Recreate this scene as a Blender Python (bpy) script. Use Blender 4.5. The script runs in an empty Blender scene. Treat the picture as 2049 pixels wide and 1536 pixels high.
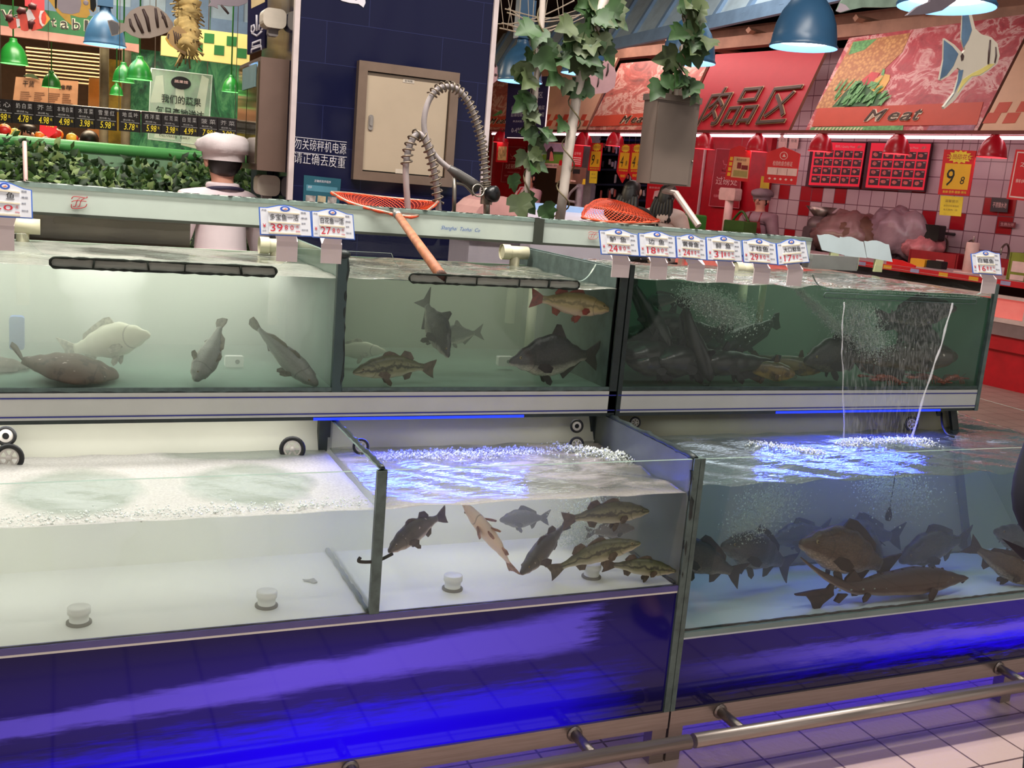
import bpy, bmesh, math, random
from mathutils import Vector, Matrix
RND = random.Random(11)
sc = bpy.context.scene
col = sc.collection
PI = math.pi

# ---------------------------------------------------------------- camera
F = 2050.0
EYE = Vector((0, 0, 1.5))
CR = Vector((0.9152342, -0.3941496, 0.0836204))
CD = Vector((-0.0005851, -0.2088348, -0.9779508))
CF = Vector((0.4029218, 0.8950051, -0.1913634))
cam = bpy.data.cameras.new('camera')
cam.sensor_fit = 'HORIZONTAL'; cam.sensor_width = 36; cam.lens = F / 2049 * 36
cam.clip_start = 0.02; cam.clip_end = 200
camo = bpy.data.objects.new('camera', cam); col.objects.link(camo)
m4 = Matrix((CR, -CD, -CF)).transposed().to_4x4(); m4.translation = EYE
camo.matrix_world = m4
sc.camera = camo

# ---------------------------------------------------------------- colour management, bounces
sc.view_settings.view_transform = 'Standard'; sc.view_settings.look = 'None'
sc.view_settings.gamma = 1; sc.view_settings.use_curve_mapping = False
sc.view_settings.exposure = 0.0
cy = sc.cycles
cy.max_bounces = 6; cy.diffuse_bounces = 3; cy.glossy_bounces = 3; cy.transmission_bounces = 4
cy.volume_bounces = 3; cy.transparent_max_bounces = 40
cy.caustics_reflective = False; cy.caustics_refractive = False
cy.sample_clamp_indirect = 4; cy.sample_clamp_direct = 0

# ---------------------------------------------------------------- world and shop lights
w = bpy.data.worlds.new('shop ambience'); sc.world = w; w.use_nodes = True
w.node_tree.nodes['Background'].inputs[0].default_value = (1.0, 0.93, 0.88, 1)
w.node_tree.nodes['Background'].inputs[1].default_value = 0.62

def area(name, loc, sx, sy, power, color=(1, 1, 1), target=None):
    l = bpy.data.lights.new(name, 'AREA'); l.shape = 'RECTANGLE'; l.size = sx; l.size_y = sy
    l.energy = power; l.color = color
    o = bpy.data.objects.new(name, l); col.objects.link(o); o.location = loc
    d = (Vector(target) - Vector(loc)) if target else Vector((0, 0, -1))
    o.rotation_euler = d.to_track_quat('-Z', 'Y').to_euler()
    return o
for i, (x, y, p) in enumerate([(-0.6, 0.6, 22), (1.6, 0.6, 22), (3.6, 1.2, 26), (-0.4, 2.75, 120), (1.0, 2.75, 110), (2.4, 2.75, 95), (0.0, 6.2, 60), (4.6, 6.6, 60)]):
    area('ceiling_light', (x, y, 4.3), 1.3, 0.25, p, (1, 0.95, 0.88))
# vegetable corner, warm
area('veg_light', (0.2, 8.6, 3.6), 2.0, 1.0, 150, (1, 0.92, 0.74))
area('veg_light', (0.2, 13.0, 3.6), 3.0, 1.0, 300, (1, 0.8, 0.55))
# meat counter, pink tubes
area('meat_light', (7.2, 11.0, 3.8), 0.4, 6.0, 62, (1, 0.8, 0.76))
area('tube_glow', (7.45, 11.0, 2.24), 9.0, 0.05, 24, (1, 0.6, 0.66), (9.3, 11.3, 1.6))
# strip lamps under the show tanks; unseen lamps added to brighten each water body
area('tank_strip', (0.0, 2.60, 0.85), 1.2, 0.05, 0.9, (1, 1, 1), (0.0, 2.35, 0.6))
area('tank_strip', (-0.05, 2.585, 0.852), 1.3, 0.04, 0.8, (1, 0.97, 0.92), (-0.05, 2.72, 0.76))  # extra strip, added to brighten the back panel
area('tank_strip', (1.15, 2.60, 0.85), 0.5, 0.05, 0.2, (1, 0.97, 0.92), (1.15, 2.4, 0.6))
area('tank_strip', (2.1, 2.60, 0.85), 0.8, 0.05, 0.3, (0.8, 0.9, 1.0), (2.1, 2.4, 0.5))
area('water_fill', (-0.08, 2.38, 0.735), 1.35, 0.12, 1.6, (1, 0.99, 0.93))
area('water_fill', (1.06, 2.40, 0.735), 0.7, 0.12, 0.65, (1, 0.98, 0.9))
area('water_fill', (2.3, 2.36, 0.75), 1.3, 0.1, 0.5, (0.78, 0.9, 1.0))
area('water_fill', (-0.08, 2.85, 1.205), 1.3, 0.2, 3.6, (1, 1, 0.86))
area('water_fill', (1.06, 2.95, 1.205), 0.7, 0.15, 0.8, (1, 1, 0.82))
area('water_fill', (2.5, 2.95, 1.235), 0.7, 0.15, 0.75, (0.94, 1, 0.86))
BLUE = (0.03, 0.06, 1.0)
area('blue_strip', (0.95, 2.585, 0.842), 0.55, 0.02, 4.2, BLUE, (0.95, 2.2, 0.74))
area('blue_strip', (2.4, 2.585, 0.842), 0.7, 0.02, 5.5, BLUE, (2.4, 2.2, 0.74))
area('blue_strip', (2.5, 2.5, 0.098), 1.6, 0.06, 3.0, (0.06, 0.03, 1.0), (2.5, 2.2, 0.0))
area('blue_strip', (0.9, 2.5, 0.098), 1.0, 0.06, 1.2, (0.06, 0.03, 1.0), (0.9, 2.2, 0.0))

# ---------------------------------------------------------------- picking points on planes
def ray(x, y):
    return CR * ((x - 1024.5) / F) + CD * ((y - 768) / F) + CF
def at(x, y, Y):
    d = ray(x, y); return EYE + d * (Y / d.y)
def atz(x, y, z):
    d = ray(x, y); return EYE + d * ((z - 1.5) / d.z)
def pd(x, y, depth):
    return EYE + ray(x, y) * depth
def pxm(depth, px):
    return px * depth / F
class Plane:
    """a plane through o, normal n towards the viewer; hit() meets it, lifted off by `off`"""
    def __init__(s, o, n, up=(0, 0, 1)):
        s.o = Vector(o); s.n = Vector(n).normalized(); u = Vector(up); s.u = (u - s.n * u.dot(s.n)).normalized()
    def hit(s, x, y, off=0.0):
        d = ray(x, y); return EYE + d * ((s.o + s.n * off - EYE).dot(s.n) / d.dot(s.n))
def vplane(Y):
    return Plane((0, Y, 0), (0, -1, 0))
MN = Vector((-0.990, -0.1385, 0)); MA = Vector((6.64, 16.32, 2.3)); MD = Vector((0.1385, -0.990, 0))
def meat(off):
    return Plane(MA - MN * off, MN)      # vertical plane `off` metres behind the front of the meat counter
_u = (Vector((0, 0, 1.0)) - MN * 0.42).normalized()
BAN = Plane(MA + Vector((0, 0, 0.03)), _u.cross(MD) if _u.cross(MD).dot(MN) > 0 else MD.cross(_u), _u)

# ---------------------------------------------------------------- materials
def lin(c):
    c /= 255.0
    return c / 12.92 if c <= 0.04045 else ((c + 0.055) / 1.055) ** 2.4
def S(r, g, b):
    return (lin(r), lin(g), lin(b), 1)
class NT:
    def __init__(s, name):
        s.m = bpy.data.materials.new(name); s.m.use_nodes = True; s.t = s.m.node_tree
        s.t.nodes.clear(); s.out = s.t.nodes.new('ShaderNodeOutputMaterial')
    def n(s, typ, _in=None, **kw):
        nd = s.t.nodes.new('ShaderNode' + typ)
        for k, v in kw.items(): setattr(nd, k, v)
        for k, v in (_in or {}).items():
            sock = nd.inputs[k]
            if hasattr(v, 'bl_idname') or isinstance(v, bpy.types.NodeSocket): s.t.links.new(v, sock)
            else: sock.default_value = v
        return nd
    def math(s, op, a, b=0.0, c=0.0, clamp=False):
        nd = s.n('Math', {0: a, 1: b, 2: c}, operation=op, use_clamp=clamp); return nd.outputs[0]
    def mix(s, f, a, b):
        nd = s.n('Mix', data_type='RGBA')
        for i, v in ((0, f), (6, a), (7, b)):
            if isinstance(v, bpy.types.NodeSocket): s.t.links.new(v, nd.inputs[i])
            else: nd.inputs[i].default_value = v
        return nd.outputs[2]
    def ramp(s, f, stops, interp='LINEAR'):
        nd = s.n('ValToRGB'); cr = nd.color_ramp; cr.interpolation = interp
        while len(cr.elements) < len(stops): cr.elements.new(0.5)
        for e, (p, c) in zip(cr.elements, stops): e.position = p; e.color = c
        s.t.links.new(f, nd.inputs[0]); return nd.outputs[0]
    def obj(s):
        return s.n('TexCoord').outputs['Object']
    def noise(s, vec, scale, detail=3, rough=0.55, dist=0.0):
        return s.n('TexNoise', {'Vector': vec, 'Scale': scale, 'Detail': detail, 'Roughness': rough, 'Distortion': dist}).outputs[0]
    def mapping(s, vec, scale=(1, 1, 1), rot=(0, 0, 0), loc=(0, 0, 0)):
        return s.n('Mapping', {'Vector': vec, 'Scale': scale, 'Rotation': rot, 'Location': loc}).outputs[0]
    def surf(s, sock):
        s.t.links.new(sock, s.out.inputs['Surface']); return s.m
MATS = {}
def P(name, c, rough=0.5, metal=0.0, var=0.12, scale=9.0, bump=0.0, spec=0.5, emit=None, es=0.0, alpha=1.0, coat=0.0):
    """plain procedural surface: base colour broken up a little by noise"""
    if name in MATS: return MATS[name]
    t = NT(name); v = t.obj()
    c = S(*c)
    d = tuple(x * (1 - var) for x in c[:3]) + (1,); e = tuple(min(1, x * (1 + var)) for x in c[:3]) + (1,)
    nz = t.noise(v, scale, 4)
    cc = t.ramp(nz, [(0.3, d), (0.7, e)])
    b = t.n('BsdfPrincipled', {'Base Color': cc, 'Roughness': rough, 'Metallic': metal, 'Specular IOR Level': spec, 'Alpha': alpha, 'Coat Weight': coat})
    if emit: b.inputs['Emission Color'].default_value = S(*emit); b.inputs['Emission Strength'].default_value = es
    if bump:
        t.t.links.new(t.n('Bump', {'Strength': bump, 'Distance': 0.01, 'Height': t.noise(v, scale * 4, 3)}).outputs[0], b.inputs['Normal'])
    MATS[name] = t.surf(b.outputs[0]); return MATS[name]

# ---------------------------------------------------------------- mesh builder
class MB:
    def __init__(s):
        s.v = []; s.f = []; s.fm = []; s.fs = []; s.attr = None
    def _add(s, vs, fs, m=0, smooth=False):
        b = len(s.v); s.v += [Vector(p) for p in vs]
        for f in fs: s.f.append(tuple(b + i for i in f)); s.fm.append(m); s.fs.append(smooth)
        return b
    def poly(s, pts, m=0):
        s._add(pts, [tuple(range(len(pts)))], m)
    def boxmm(s, x0, x1, y0, y1, z0, z1, m=0, faces=None):
        vs = [(x, y, z) for x in (x0, x1) for y in (y0, y1) for z in (z0, z1)]
        fs = [(0, 1, 3, 2), (4, 6, 7, 5), (0, 4, 5, 1), (2, 3, 7, 6), (0, 2, 6, 4), (1, 5, 7, 3)]   # -x +x -y +y -z +z
        b = len(s.f); s._add(vs, fs, m)
        for k, mm in (faces or {}).items(): s.fm[b + k] = mm
    def bbox(s, c, size, X=(1, 0, 0), Y=(0, 1, 0), Z=(0, 0, 1), m=0, bev=0.0):
        c = Vector(c); X, Y, Z = (Vector(a) * (k / 2) for a, k in zip((X, Y, Z), size))
        if not bev:
            s._add([c + X * i + Y * j + Z * k for i in (-1, 1) for j in (-1, 1) for k in (-1, 1)],
                   [(0, 1, 3, 2), (4, 6, 7, 5), (0, 4, 5, 1), (2, 3, 7, 6), (0, 2, 6, 4), (1, 5, 7, 3)], m); return
        # rounded outline in X,Z extruded along Y
        hx, hz = X.length, Z.length; r = min(bev, hx * .98, hz * .98); pts = []
        for cx_, cz_, a0 in ((hx - r, hz - r, 0), (-hx + r, hz - r, PI / 2), (-hx + r, -hz + r, PI), (hx - r, -hz + r, 1.5 * PI)):
            for q in range(5): pts.append((cx_ + r * math.cos(a0 + q * PI / 8), cz_ + r * math.sin(a0 + q * PI / 8)))
        s.prism(pts, c + Y, X.normalized(), Z.normalized(), -2 * Y.length, m, nrm=Y.normalized())
    def prism(s, pts, O, X, Y, th, m=0, ms=None, nrm=None):
        """outline (list of 2D points) in the frame O,X,Y pushed by th along nrm (default X x Y)"""
        O, X, Y = Vector(O), Vector(X), Vector(Y); N = Vector(nrm) if nrm is not None else X.cross(Y).normalized()
        n = len(pts); a = [O + X * p[0] + Y * p[1] for p in pts]; s.prism3(a, N * th, m, ms)
    def prism3(s, a, off, m=0, ms=None):
        n = len(a); a = [Vector(p) for p in a]; off = Vector(off); c = [p + off for p in a]
        b = len(s.f)
        s._add(a + c, [tuple(range(n - 1, -1, -1)), tuple(range(n, 2 * n))] + [(i, (i + 1) % n, n + (i + 1) % n, n + i) for i in range(n)], m)
        if ms is not None:
            for k in range(b + 2, b + 2 + n): s.fm[k] = ms
    def tube(s, pts, r, n=8, m=0, smooth=True, closed=False):
        pts = [Vector(p) for p in pts]; k = len(pts)
        rr = r if isinstance(r, (list, tuple)) else [r] * k
        base = len(s.v); prev = None
        for i, p in enumerate(pts):
            t = (pts[(i + 1) % k] - pts[i - 1]) if (closed or 0 < i < k - 1) else (pts[min(i + 1, k - 1)] - pts[max(i - 1, 0)])
            t = t.normalized() if t.length > 1e-9 else Vector((0, 0, 1))
            if prev is None:
                ref = Vector((0, 0, 1)) if abs(t.z) < 0.9 else Vector((1, 0, 0)); a = t.cross(ref).normalized()
            else:
                a = prev - t * prev.dot(t); a = a.normalized() if a.length > 1e-6 else t.orthogonal().normalized()
            prev = a; b = t.cross(a)
            for j in range(n):
                an = 2 * PI * j / n; s.v.append(p + (a * math.cos(an) + b * math.sin(an)) * rr[i])
        for i in range(k if closed else k - 1):
            for j in range(n):
                i2 = (i + 1) % k; s.f.append((base + i * n + j, base + i * n + (j + 1) % n, base + i2 * n + (j + 1) % n, base + i2 * n + j)); s.fm.append(m); s.fs.append(smooth)
        if not closed:
            s.f.append(tuple(base + j for j in range(n - 1, -1, -1))); s.fm.append(m); s.fs.append(False)
            s.f.append(tuple(base + (k - 1) * n + j for j in range(n))); s.fm.append(m); s.fs.append(False)
    def lathe(s, prof, c, ax=(0, 0, 1), n=24, m=0, smooth=True, mats=None):
        """profile of (radius, height) turned about ax through c"""
        c = Vector(c); ax = Vector(ax).normalized(); a = ax.orthogonal().normalized(); b = ax.cross(a); base = len(s.v); k = len(prof)
        for r, h in prof:
            for j in range(n):
                an = 2 * PI * j / n; s.v.append(c + ax * h + (a * math.cos(an) + b * math.sin(an)) * max(r, 1e-5))
        for i in range(k - 1):
            for j in range(n):
                s.f.append((base + i * n + j, base + i * n + (j + 1) % n, base + (i + 1) * n + (j + 1) % n, base + (i + 1) * n + j)); s.fm.append(mats[i] if mats else m); s.fs.append(smooth)
    def ell(s, c, r, m=0, X=(1, 0, 0), Y=(0, 1, 0), Z=(0, 0, 1), nu=14, nv=9, fn=None):
        c = Vector(c); X, Y, Z = Vector(X) * r[0], Vector(Y) * r[1], Vector(Z) * r[2]; base = len(s.v)
        for i in range(nv + 1):
            th = PI * i / nv
            for j in range(nu):
                ph = 2 * PI * j / nu; q = (math.sin(th) * math.cos(ph), math.sin(th) * math.sin(ph), math.cos(th)); k = fn(q) if fn else 1
                s.v.append(c + (X * q[0] + Y * q[1] + Z * q[2]) * k)
        for i in range(nv):
            for j in range(nu):
                s.f.append((base + i * nu + j, base + (i + 1) * nu + j, base + (i + 1) * nu + (j + 1) % nu, base + i * nu + (j + 1) % nu)); s.fm.append(m); s.fs.append(True)
    def octa(s, c, r, m=0):
        c = Vector(c); s._add([c + Vector(d) * r for d in ((1, 0, 0), (-1, 0, 0), (0, 1, 0), (0, -1, 0), (0, 0, 1), (0, 0, -1))],
                              [(0, 2, 4), (2, 1, 4), (1, 3, 4), (3, 0, 4), (2, 0, 5), (1, 2, 5), (3, 1, 5), (0, 3, 5)], m, True)
    def text(s, txt, O, X, U, wd, ht, th=0.0, m=0, shear=0.0, track=1.0, font=None, grow=0.0):
        """lettering fitted to a box of wd x ht metres: O is its lower left corner, X along, U up"""
        key = (txt, shear, track, grow)
        if key not in TXT:
            c = bpy.data.curves.new('lettering', 'FONT'); c.body = txt; c.size = 1; c.resolution_u = 2; c.shear = shear; c.space_character = track; c.offset = grow
            o = bpy.data.objects.new('lettering', c); col.objects.link(o)
            me = bpy.data.meshes.new_from_object(o.evaluated_get(bpy.context.evaluated_depsgraph_get()))
            vs = [v.co.copy() for v in me.vertices]; fs = [tuple(p.vertices) for p in me.polygons]
            bpy.data.objects.remove(o); bpy.data.curves.remove(c); bpy.data.meshes.remove(me)
            x0 = min(v.x for v in vs); x1 = max(v.x for v in vs); y0 = min(v.y for v in vs); y1 = max(v.y for v in vs)
            es = {}
            for f in fs:
                for a, b in zip(f, f[1:] + f[:1]):
                    es[(a, b)] = 1
            edge = [e for e in es if (e[1], e[0]) not in es]
            TXT[key] = (vs, fs, edge, x0, x1, y0, y1)
        vs, fs, edge, x0, x1, y0, y1 = TXT[key]
        O, X, U = Vector(O), Vector(X).normalized(), Vector(U).normalized(); N = X.cross(U).normalized()
        kx = wd / max(x1 - x0, 1e-6); ky = ht / max(y1 - y0, 1e-6)
        P3 = [O + X * ((v.x - x0) * kx) + U * ((v.y - y0) * ky) for v in vs]
        if th:
            n = len(P3)
            s._add(P3 + [p + N * th for p in P3], [tuple(i + n for i in f) for f in fs] + [(a, b, b + n, a + n) for a, b in edge], m)
        else: s._add(P3, fs, m)
    def text_px(s, txt, pl, x0, y0, x1, y1, hpx, off=0.001, th=0.0005, m=0, shear=0.0, track=1.0, up=None, grow=0.0):
        """lettering on plane pl whose baseline runs from (x0,y0) to (x1,y1)"""
        O = pl.hit(x0, y0, off); E = pl.hit(x1, y1, off); T = pl.hit(x0, y0 - hpx, off)
        u = Vector(up) if up is not None else pl.u
        X = (E - O); h = (T - O).dot(u.normalized())
        s.text(txt, O, X, u, X.length, h, th, m, shear, track, grow=grow)
    def pxpoly(s, pl, pts, off=0.0, th=0.002, m=0, ms=None):
        a = [pl.hit(x, y, off) for x, y in pts]; s.prism3(a, pl.n * th, m, ms)
    def build(s, name, mats, parent=None, label=None, cat=None, group=None, kind=None):
        me = bpy.data.meshes.new(name)
        org = Vector((0, 0, 0))
        if parent is None and s.v:
            xs = [v.x for v in s.v]; ys = [v.y for v in s.v]; zs = [v.z for v in s.v]
            org = Vector(((min(xs) + max(xs)) / 2, (min(ys) + max(ys)) / 2, min(zs)))
        if kind in ('structure', 'stuff') or getattr(s, 'worldorg', False): org = Vector((0, 0, 0))
        me.from_pydata([tuple(v - org) for v in s.v], [], s.f)
        if not isinstance(mats, (list, tuple)): mats = [mats]
        for m in mats: me.materials.append(m)
        me.polygons.foreach_set('material_index', [min(i, len(mats) - 1) for i in s.fm])
        me.polygons.foreach_set('use_smooth', s.fs)
        if s.attr:
            for k, vals in s.attr.items():
                a = me.attributes.new(k, 'FLOAT', 'POINT'); a.data.foreach_set('value', vals)
        me.update()
        o = bpy.data.objects.new(name, me); col.objects.link(o); o.location = org
        if parent is not None:
            o.parent = parent
            if parent.type == 'EMPTY' or parent.location.length > 0: o.matrix_parent_inverse = Matrix.Translation(-parent.location)
        tag(o, label, cat, group, kind); return o
TXT = {}
def tag(o, label=None, cat=None, group=None, kind=None):
    if label: o['label'] = label
    if cat: o['category'] = cat
    if group: o['group'] = group
    if kind: o['kind'] = kind
def thing(name, label, cat, loc=(0, 0, 0), group=None):
    o = bpy.data.objects.new(name, None); col.objects.link(o); o.location = loc; o.empty_display_size = 0.05
    tag(o, label, cat, group); return o
def copy_tree(o, parent=None):
    c = o.copy(); col.objects.link(c)
    if parent is not None: c.parent = parent
    for ch in o.children: copy_tree(ch, c)
    return c
def smooth_path(pts, n=6):
    pts = [Vector(p) for p in pts]; out = []
    for i in range(len(pts) - 1):
        p0 = pts[max(i - 1, 0)]; p1 = pts[i]; p2 = pts[i + 1]; p3 = pts[min(i + 2, len(pts) - 1)]
        for k in range(n):
            t = k / n; out.append(0.5 * ((2 * p1) + (p2 - p0) * t + (2 * p0 - 5 * p1 + 4 * p2 - p3) * t * t + (3 * p1 - p0 - 3 * p2 + p3) * t ** 3))
    out.append(pts[-1]); return out
def ringpts(c, A, B, r, n=24):
    c = Vector(c); return [c + Vector(A) * (r * math.cos(2 * PI * i / n)) + Vector(B) * (r * math.sin(2 * PI * i / n)) for i in range(n)]
# ================================================================ the setting
def floor_mat():
    t = NT('floor_tiles'); v = t.obj()
    v2 = t.mapping(v, (1, 1, 1), (0, 0, 0), (0.02, -0.046, 0))
    br = t.n('TexBrick', {'Vector': v2, 'Color1': S(184, 160, 152), 'Color2': S(177, 153, 145), 'Mortar': S(62, 40, 40), 'Scale': 1.0, 'Mortar Size': 0.0035, 'Mortar Smooth': 0.1, 'Bias': 0.0, 'Brick Width': 0.2, 'Row Height': 0.2}, offset=0.0, squash=1.0)
    nz = t.noise(v, 60, 3); dm = t.noise(v, 1.5, 3)
    c = t.mix(t.math('MULTIPLY', t.math('SUBTRACT', nz, 0.45), 0.5, clamp=True), br.outputs[0], S(170, 140, 130))
    c = t.mix(t.math('MULTIPLY', dm, 0.3), c, S(170, 150, 145))
    bp = t.n('Bump', {'Strength': 0.25, 'Distance': 0.004, 'Height': t.math('SUBTRACT', nz, t.math('MULTIPLY', br.outputs[1], 1.0))})
    return t.surf(t.n('BsdfPrincipled', {'Base Color': c, 'Roughness': 0.38, 'Normal': bp.outputs[0]}).outputs[0])
M_FLOOR = floor_mat()
b = MB(); b.boxmm(-9, 14, -2, 24, -0.1, 0); b.build('floor', M_FLOOR, kind='structure')

def tiles_mat():
    """small white wall tiles with red ones strewn among them"""
    t = NT('wall_tiles_red_white'); v = t.n('TexCoord').outputs['Object']
    sp = t.n('SeparateXYZ', {0: v})
    u = t.math('ADD', t.math('MULTIPLY', sp.outputs[0], MD.x), t.math('MULTIPLY', sp.outputs[1], MD.y))
    k = 0.2
    us = t.math('DIVIDE', u, k); zs = t.math('DIVIDE', sp.outputs[2], k)
    fu = t.math('FLOOR', us); fz = t.math('FLOOR', zs)
    cell = t.n('CombineXYZ', {0: fu, 1: fz, 2: 0.0})
    wn = t.n('TexWhiteNoise', {'Vector': cell.outputs[0]}, noise_dimensions='3D').outputs[0]
    red = t.math('GREATER_THAN', wn, 0.84)
    band = t.math('LESS_THAN', sp.outputs[2], 1.95); red = t.math('MULTIPLY', red, band)
    gx = t.math('ABSOLUTE', t.math('SUBTRACT', t.math('FRACT', us), 0.5)); gz = t.math('ABSOLUTE', t.math('SUBTRACT', t.math('FRACT', zs), 0.5))
    gr = t.math('GREATER_THAN', t.math('MAXIMUM', gx, gz), 0.475)
    c = t.mix(red, S(205, 178, 184), S(172, 22, 34)); c = t.mix(gr, c, S(120, 80, 90))
    return t.surf(t.n('BsdfPrincipled', {'Base Color': c, 'Roughness': 0.25}).outputs[0])
M_TILES = tiles_mat()
M_RED = P('red_panel', (190, 16, 36), 0.35)
M_DKBROWN = P('dark_brown_panel', (62, 40, 30), 0.6)
M_WHITE = P('white_paint', (228, 224, 220), 0.5)
M_GREYCOL = P('grey_column', (176, 168, 180), 0.5)
M_DARK = P('dark_ceiling', (44, 32, 32), 0.9)
M_BLACK = P('black_plastic', (16, 16, 18), 0.35)
M_BLACKM = P('black_matt', (14, 14, 16), 0.8)
def wallseg(name, x0, x1, off, z1, mat, z0=0.0, th=0.1):
    """stretch of wall parallel to the meat counter between two sight lines"""
    pl = meat(off); a = pl.hit(x0, 320); c = pl.hit(x1, 320)
    a = Vector((a.x, a.y, z0)); c = Vector((c.x, c.y, z0)); up = Vector((0, 0, z1 - z0))
    bb = MB(); bb.prism3([a, c, c + up, a + up], -MN * th); return bb.build(name, mat, kind='structure')
wallseg('wall_meat_tiles', 1541, 2700, 2.0, 3.6, M_TILES)
wallseg('wall_meat_red_wide', 1322, 1540, 1.9, 3.6, M_RED)
wallseg('wall_meat_red_narrow', 900, 1062, 1.9, 3.6, M_RED)
wallseg('wall_meat_brown', 1062, 1158, 1.95, 3.6, M_DKBROWN)
wallseg('wall_meat_pier', 1158, 1188, 1.85, 3.6, M_GREYCOL)
wallseg('wall_cold_room', 1188, 1322, 2.3, 3.6, P('navy_backing', (20, 22, 38), 0.5))
pl = meat(1.88)
for xx in (1410, 985):
    a = pl.hit(xx, 310); bb = MB(); bb.bbox((a.x, a.y, 1.2), (0.03, 0.03, 2.4)); bb.build('trim_%d' % xx, P('trim_white', (240, 215, 215), 0.4), kind='structure')
b = MB(); b.boxmm(-9, 14, -2, 24, 4.6, 4.7); b.build('ceiling', M_DARK, kind='structure')
b = MB(); b.boxmm(-9, 14, 20, 20.1, 0, 4.6); b.build('wall_back', P('wall_back', (120, 92, 66), 0.7), kind='structure')
b = MB(); b.boxmm(14, 14.1, -2, 24, 0, 4.6); b.build('wall_right', P('wall_right', (150, 110, 104), 0.7), kind='structure')
b = MB(); b.boxmm(-9.1, -9, -2, 24, 0, 4.6); b.build('wall_left', P('wall_left', (140, 130, 110), 0.7), kind='structure')

# ---- navy tiled pillar
M_NAVY = None
def navy():
    t = NT('navy_tiles'); v = t.obj(); sp = t.n('SeparateXYZ', {0: v})
    vv = t.n('CombineXYZ', {0: t.math('ADD', sp.outputs[0], sp.outputs[1]), 1: sp.outputs[2], 2: 0.0}).outputs[0]
    br = t.n('TexBrick', {'Vector': vv, 'Color1': S(19, 21, 50), 'Color2': S(17, 19, 46), 'Mortar': S(38, 42, 80), 'Scale': 1.0, 'Mortar Size': 0.0012, 'Mortar Smooth': 0.0, 'Brick Width': 0.6, 'Row Height': 0.2}, offset=0.35)
    bp = t.n('Bump', {'Strength': 0.08, 'Distance': 0.01, 'Height': t.noise(v, 6, 2)})
    return t.surf(t.n('BsdfPrincipled', {'Base Color': br.outputs[0], 'Roughness': 0.12, 'Specular IOR Level': 0.3, 'Normal': bp.outputs[0]}).outputs[0])
M_NAVY = navy()
PY = 5.2; pl_p = vplane(PY)
px0 = at(583, 300, PY).x; px1 = 2.065
b = MB(); b.boxmm(px0, px1, PY, PY + 0.95, 0, 4.6); pil = b.build('pillar', M_NAVY, kind='structure')
M_TRIMW = P('corner_trim', (196, 180, 178), 0.4)
for nm, xx in (('trim_pillar_west', px0), ('trim_pillar_east', px1)):
    b = MB(); b.boxmm(xx - 0.013, xx + 0.013, PY - 0.015, PY + 0.02, 0, 4.6); b.build(nm, M_TRIMW, kind='structure')

# ---- ceiling beams over the meat counter, canopy boards over the fish counter
M_WOOD = P('pink_wood', (188, 140, 116), 0.6, var=0.2, scale=4)
for k, (off, z, hh) in enumerate(((0.62, 3.45, 0.14), (1.05, 3.62, 0.16), (1.6, 3.75, 0.12), (2.3, 3.9, 0.2))):
    a = meat(off).hit(900, 150); c = meat(off).hit(2500, 150)
    a = Vector((a.x, a.y, z)); c = Vector((c.x, c.y, z)); bb = MB(); bb.prism3([a, c, c + Vector((0, 0, hh)), a + Vector((0, 0, hh))], -MN * 0.16)
    bb.build('beam_%d' % k, M_WOOD, kind='structure')
for k, xx in enumerate((1215, 1330, 1490, 1700, 1830)):
    a = meat(0.5).hit(xx, 120); a.z = 3.62; bb = MB(); e = a - MN * 2.2 + MD * (-0.6 + 0.5 * (k % 2)); bb.tube([a, e], 0.04, 4, smooth=False); bb.build('beam_cross_%d' % k, M_WOOD, kind='structure')
M_DUCT = P('blue_grey_metal', (172, 190, 202), 0.45); M_DUCTR = P('blue_rib', (120, 146, 176), 0.45)
def canopy(nm, a, c, lean, hgt, nrib, ribw=0.05):
    a, c = Vector(a), Vector(c); d = (c - a).normalized(); nrm = Vector((-d.y, d.x, 0)); nrm = nrm if nrm.dot(EYE - a) > 0 else -nrm
    up = Vector((0, 0, hgt)) - nrm * lean; bb = MB()
    bb.prism3([a, c, c + up, a + up], -nrm * 0.04, 0)
    bb.prism3([a - Vector((0, 0, .07)), c - Vector((0, 0, .07)), c + up * .08, a + up * .08], nrm * 0.05, 1)
    L = (c - a).length
    for k in range(nrib):
        p = a + d * (L * (k + .5) / nrib)
        bb.prism3([p, p + d * ribw, p + d * ribw + up, p + up], nrm * 0.035, 1)
    bb.build(nm, [M_DUCT, M_DUCTR], kind='structure')
canopy('ceiling_canopy_right', atz(955, 150, 3.0), atz(1700, -20, 3.0), 0.35, 0.62, 16, 0.06)
canopy('ceiling_canopy_left', at(80, 18, 10.9), at(560, 78, 10.9), 0.0, 1.4, 7, 0.1)

# ================================================================ glass, water, foam
def glass_mat(name, tint=(0.965, 0.985, 0.975), k=1.0):
    t = NT(name)
    fr = t.n('Fresnel', {'IOR': 1.45}).outputs[0]
    tr = t.n('BsdfTransparent', {'Color': tint + (1,)}); gl = t.n('BsdfGlossy', {'Color': (1, 1, 1, 1), 'Roughness': 0.02})
    front = t.math('SUBTRACT', 1.0, t.n('NewGeometry').outputs['Backfacing'])
    return t.surf(t.n('MixShader', {0: t.math('MULTIPLY', t.math('MULTIPLY', fr, k, clamp=True), front), 1: tr.outputs[0], 2: gl.outputs[0]}).outputs[0])
M_GLASS = glass_mat('tank_glass', k=0.9)
M_EDGE = P('glass_edge', (132, 150, 140), 0.2, var=0.1)
M_SEAL = P('dark_sealant', (34, 44, 42), 0.5, var=0.3, scale=40)
M_SEALG = P('green_grey_seal', (84, 100, 96), 0.5, var=0.3, scale=30)
M_ALGAE = P('algae', (26, 34, 26), 0.9, var=0.5, scale=60)
M_TANKW = P('white_acrylic', (232, 232, 224), 0.45, var=0.05, scale=3)
M_STEEL = None
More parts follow.
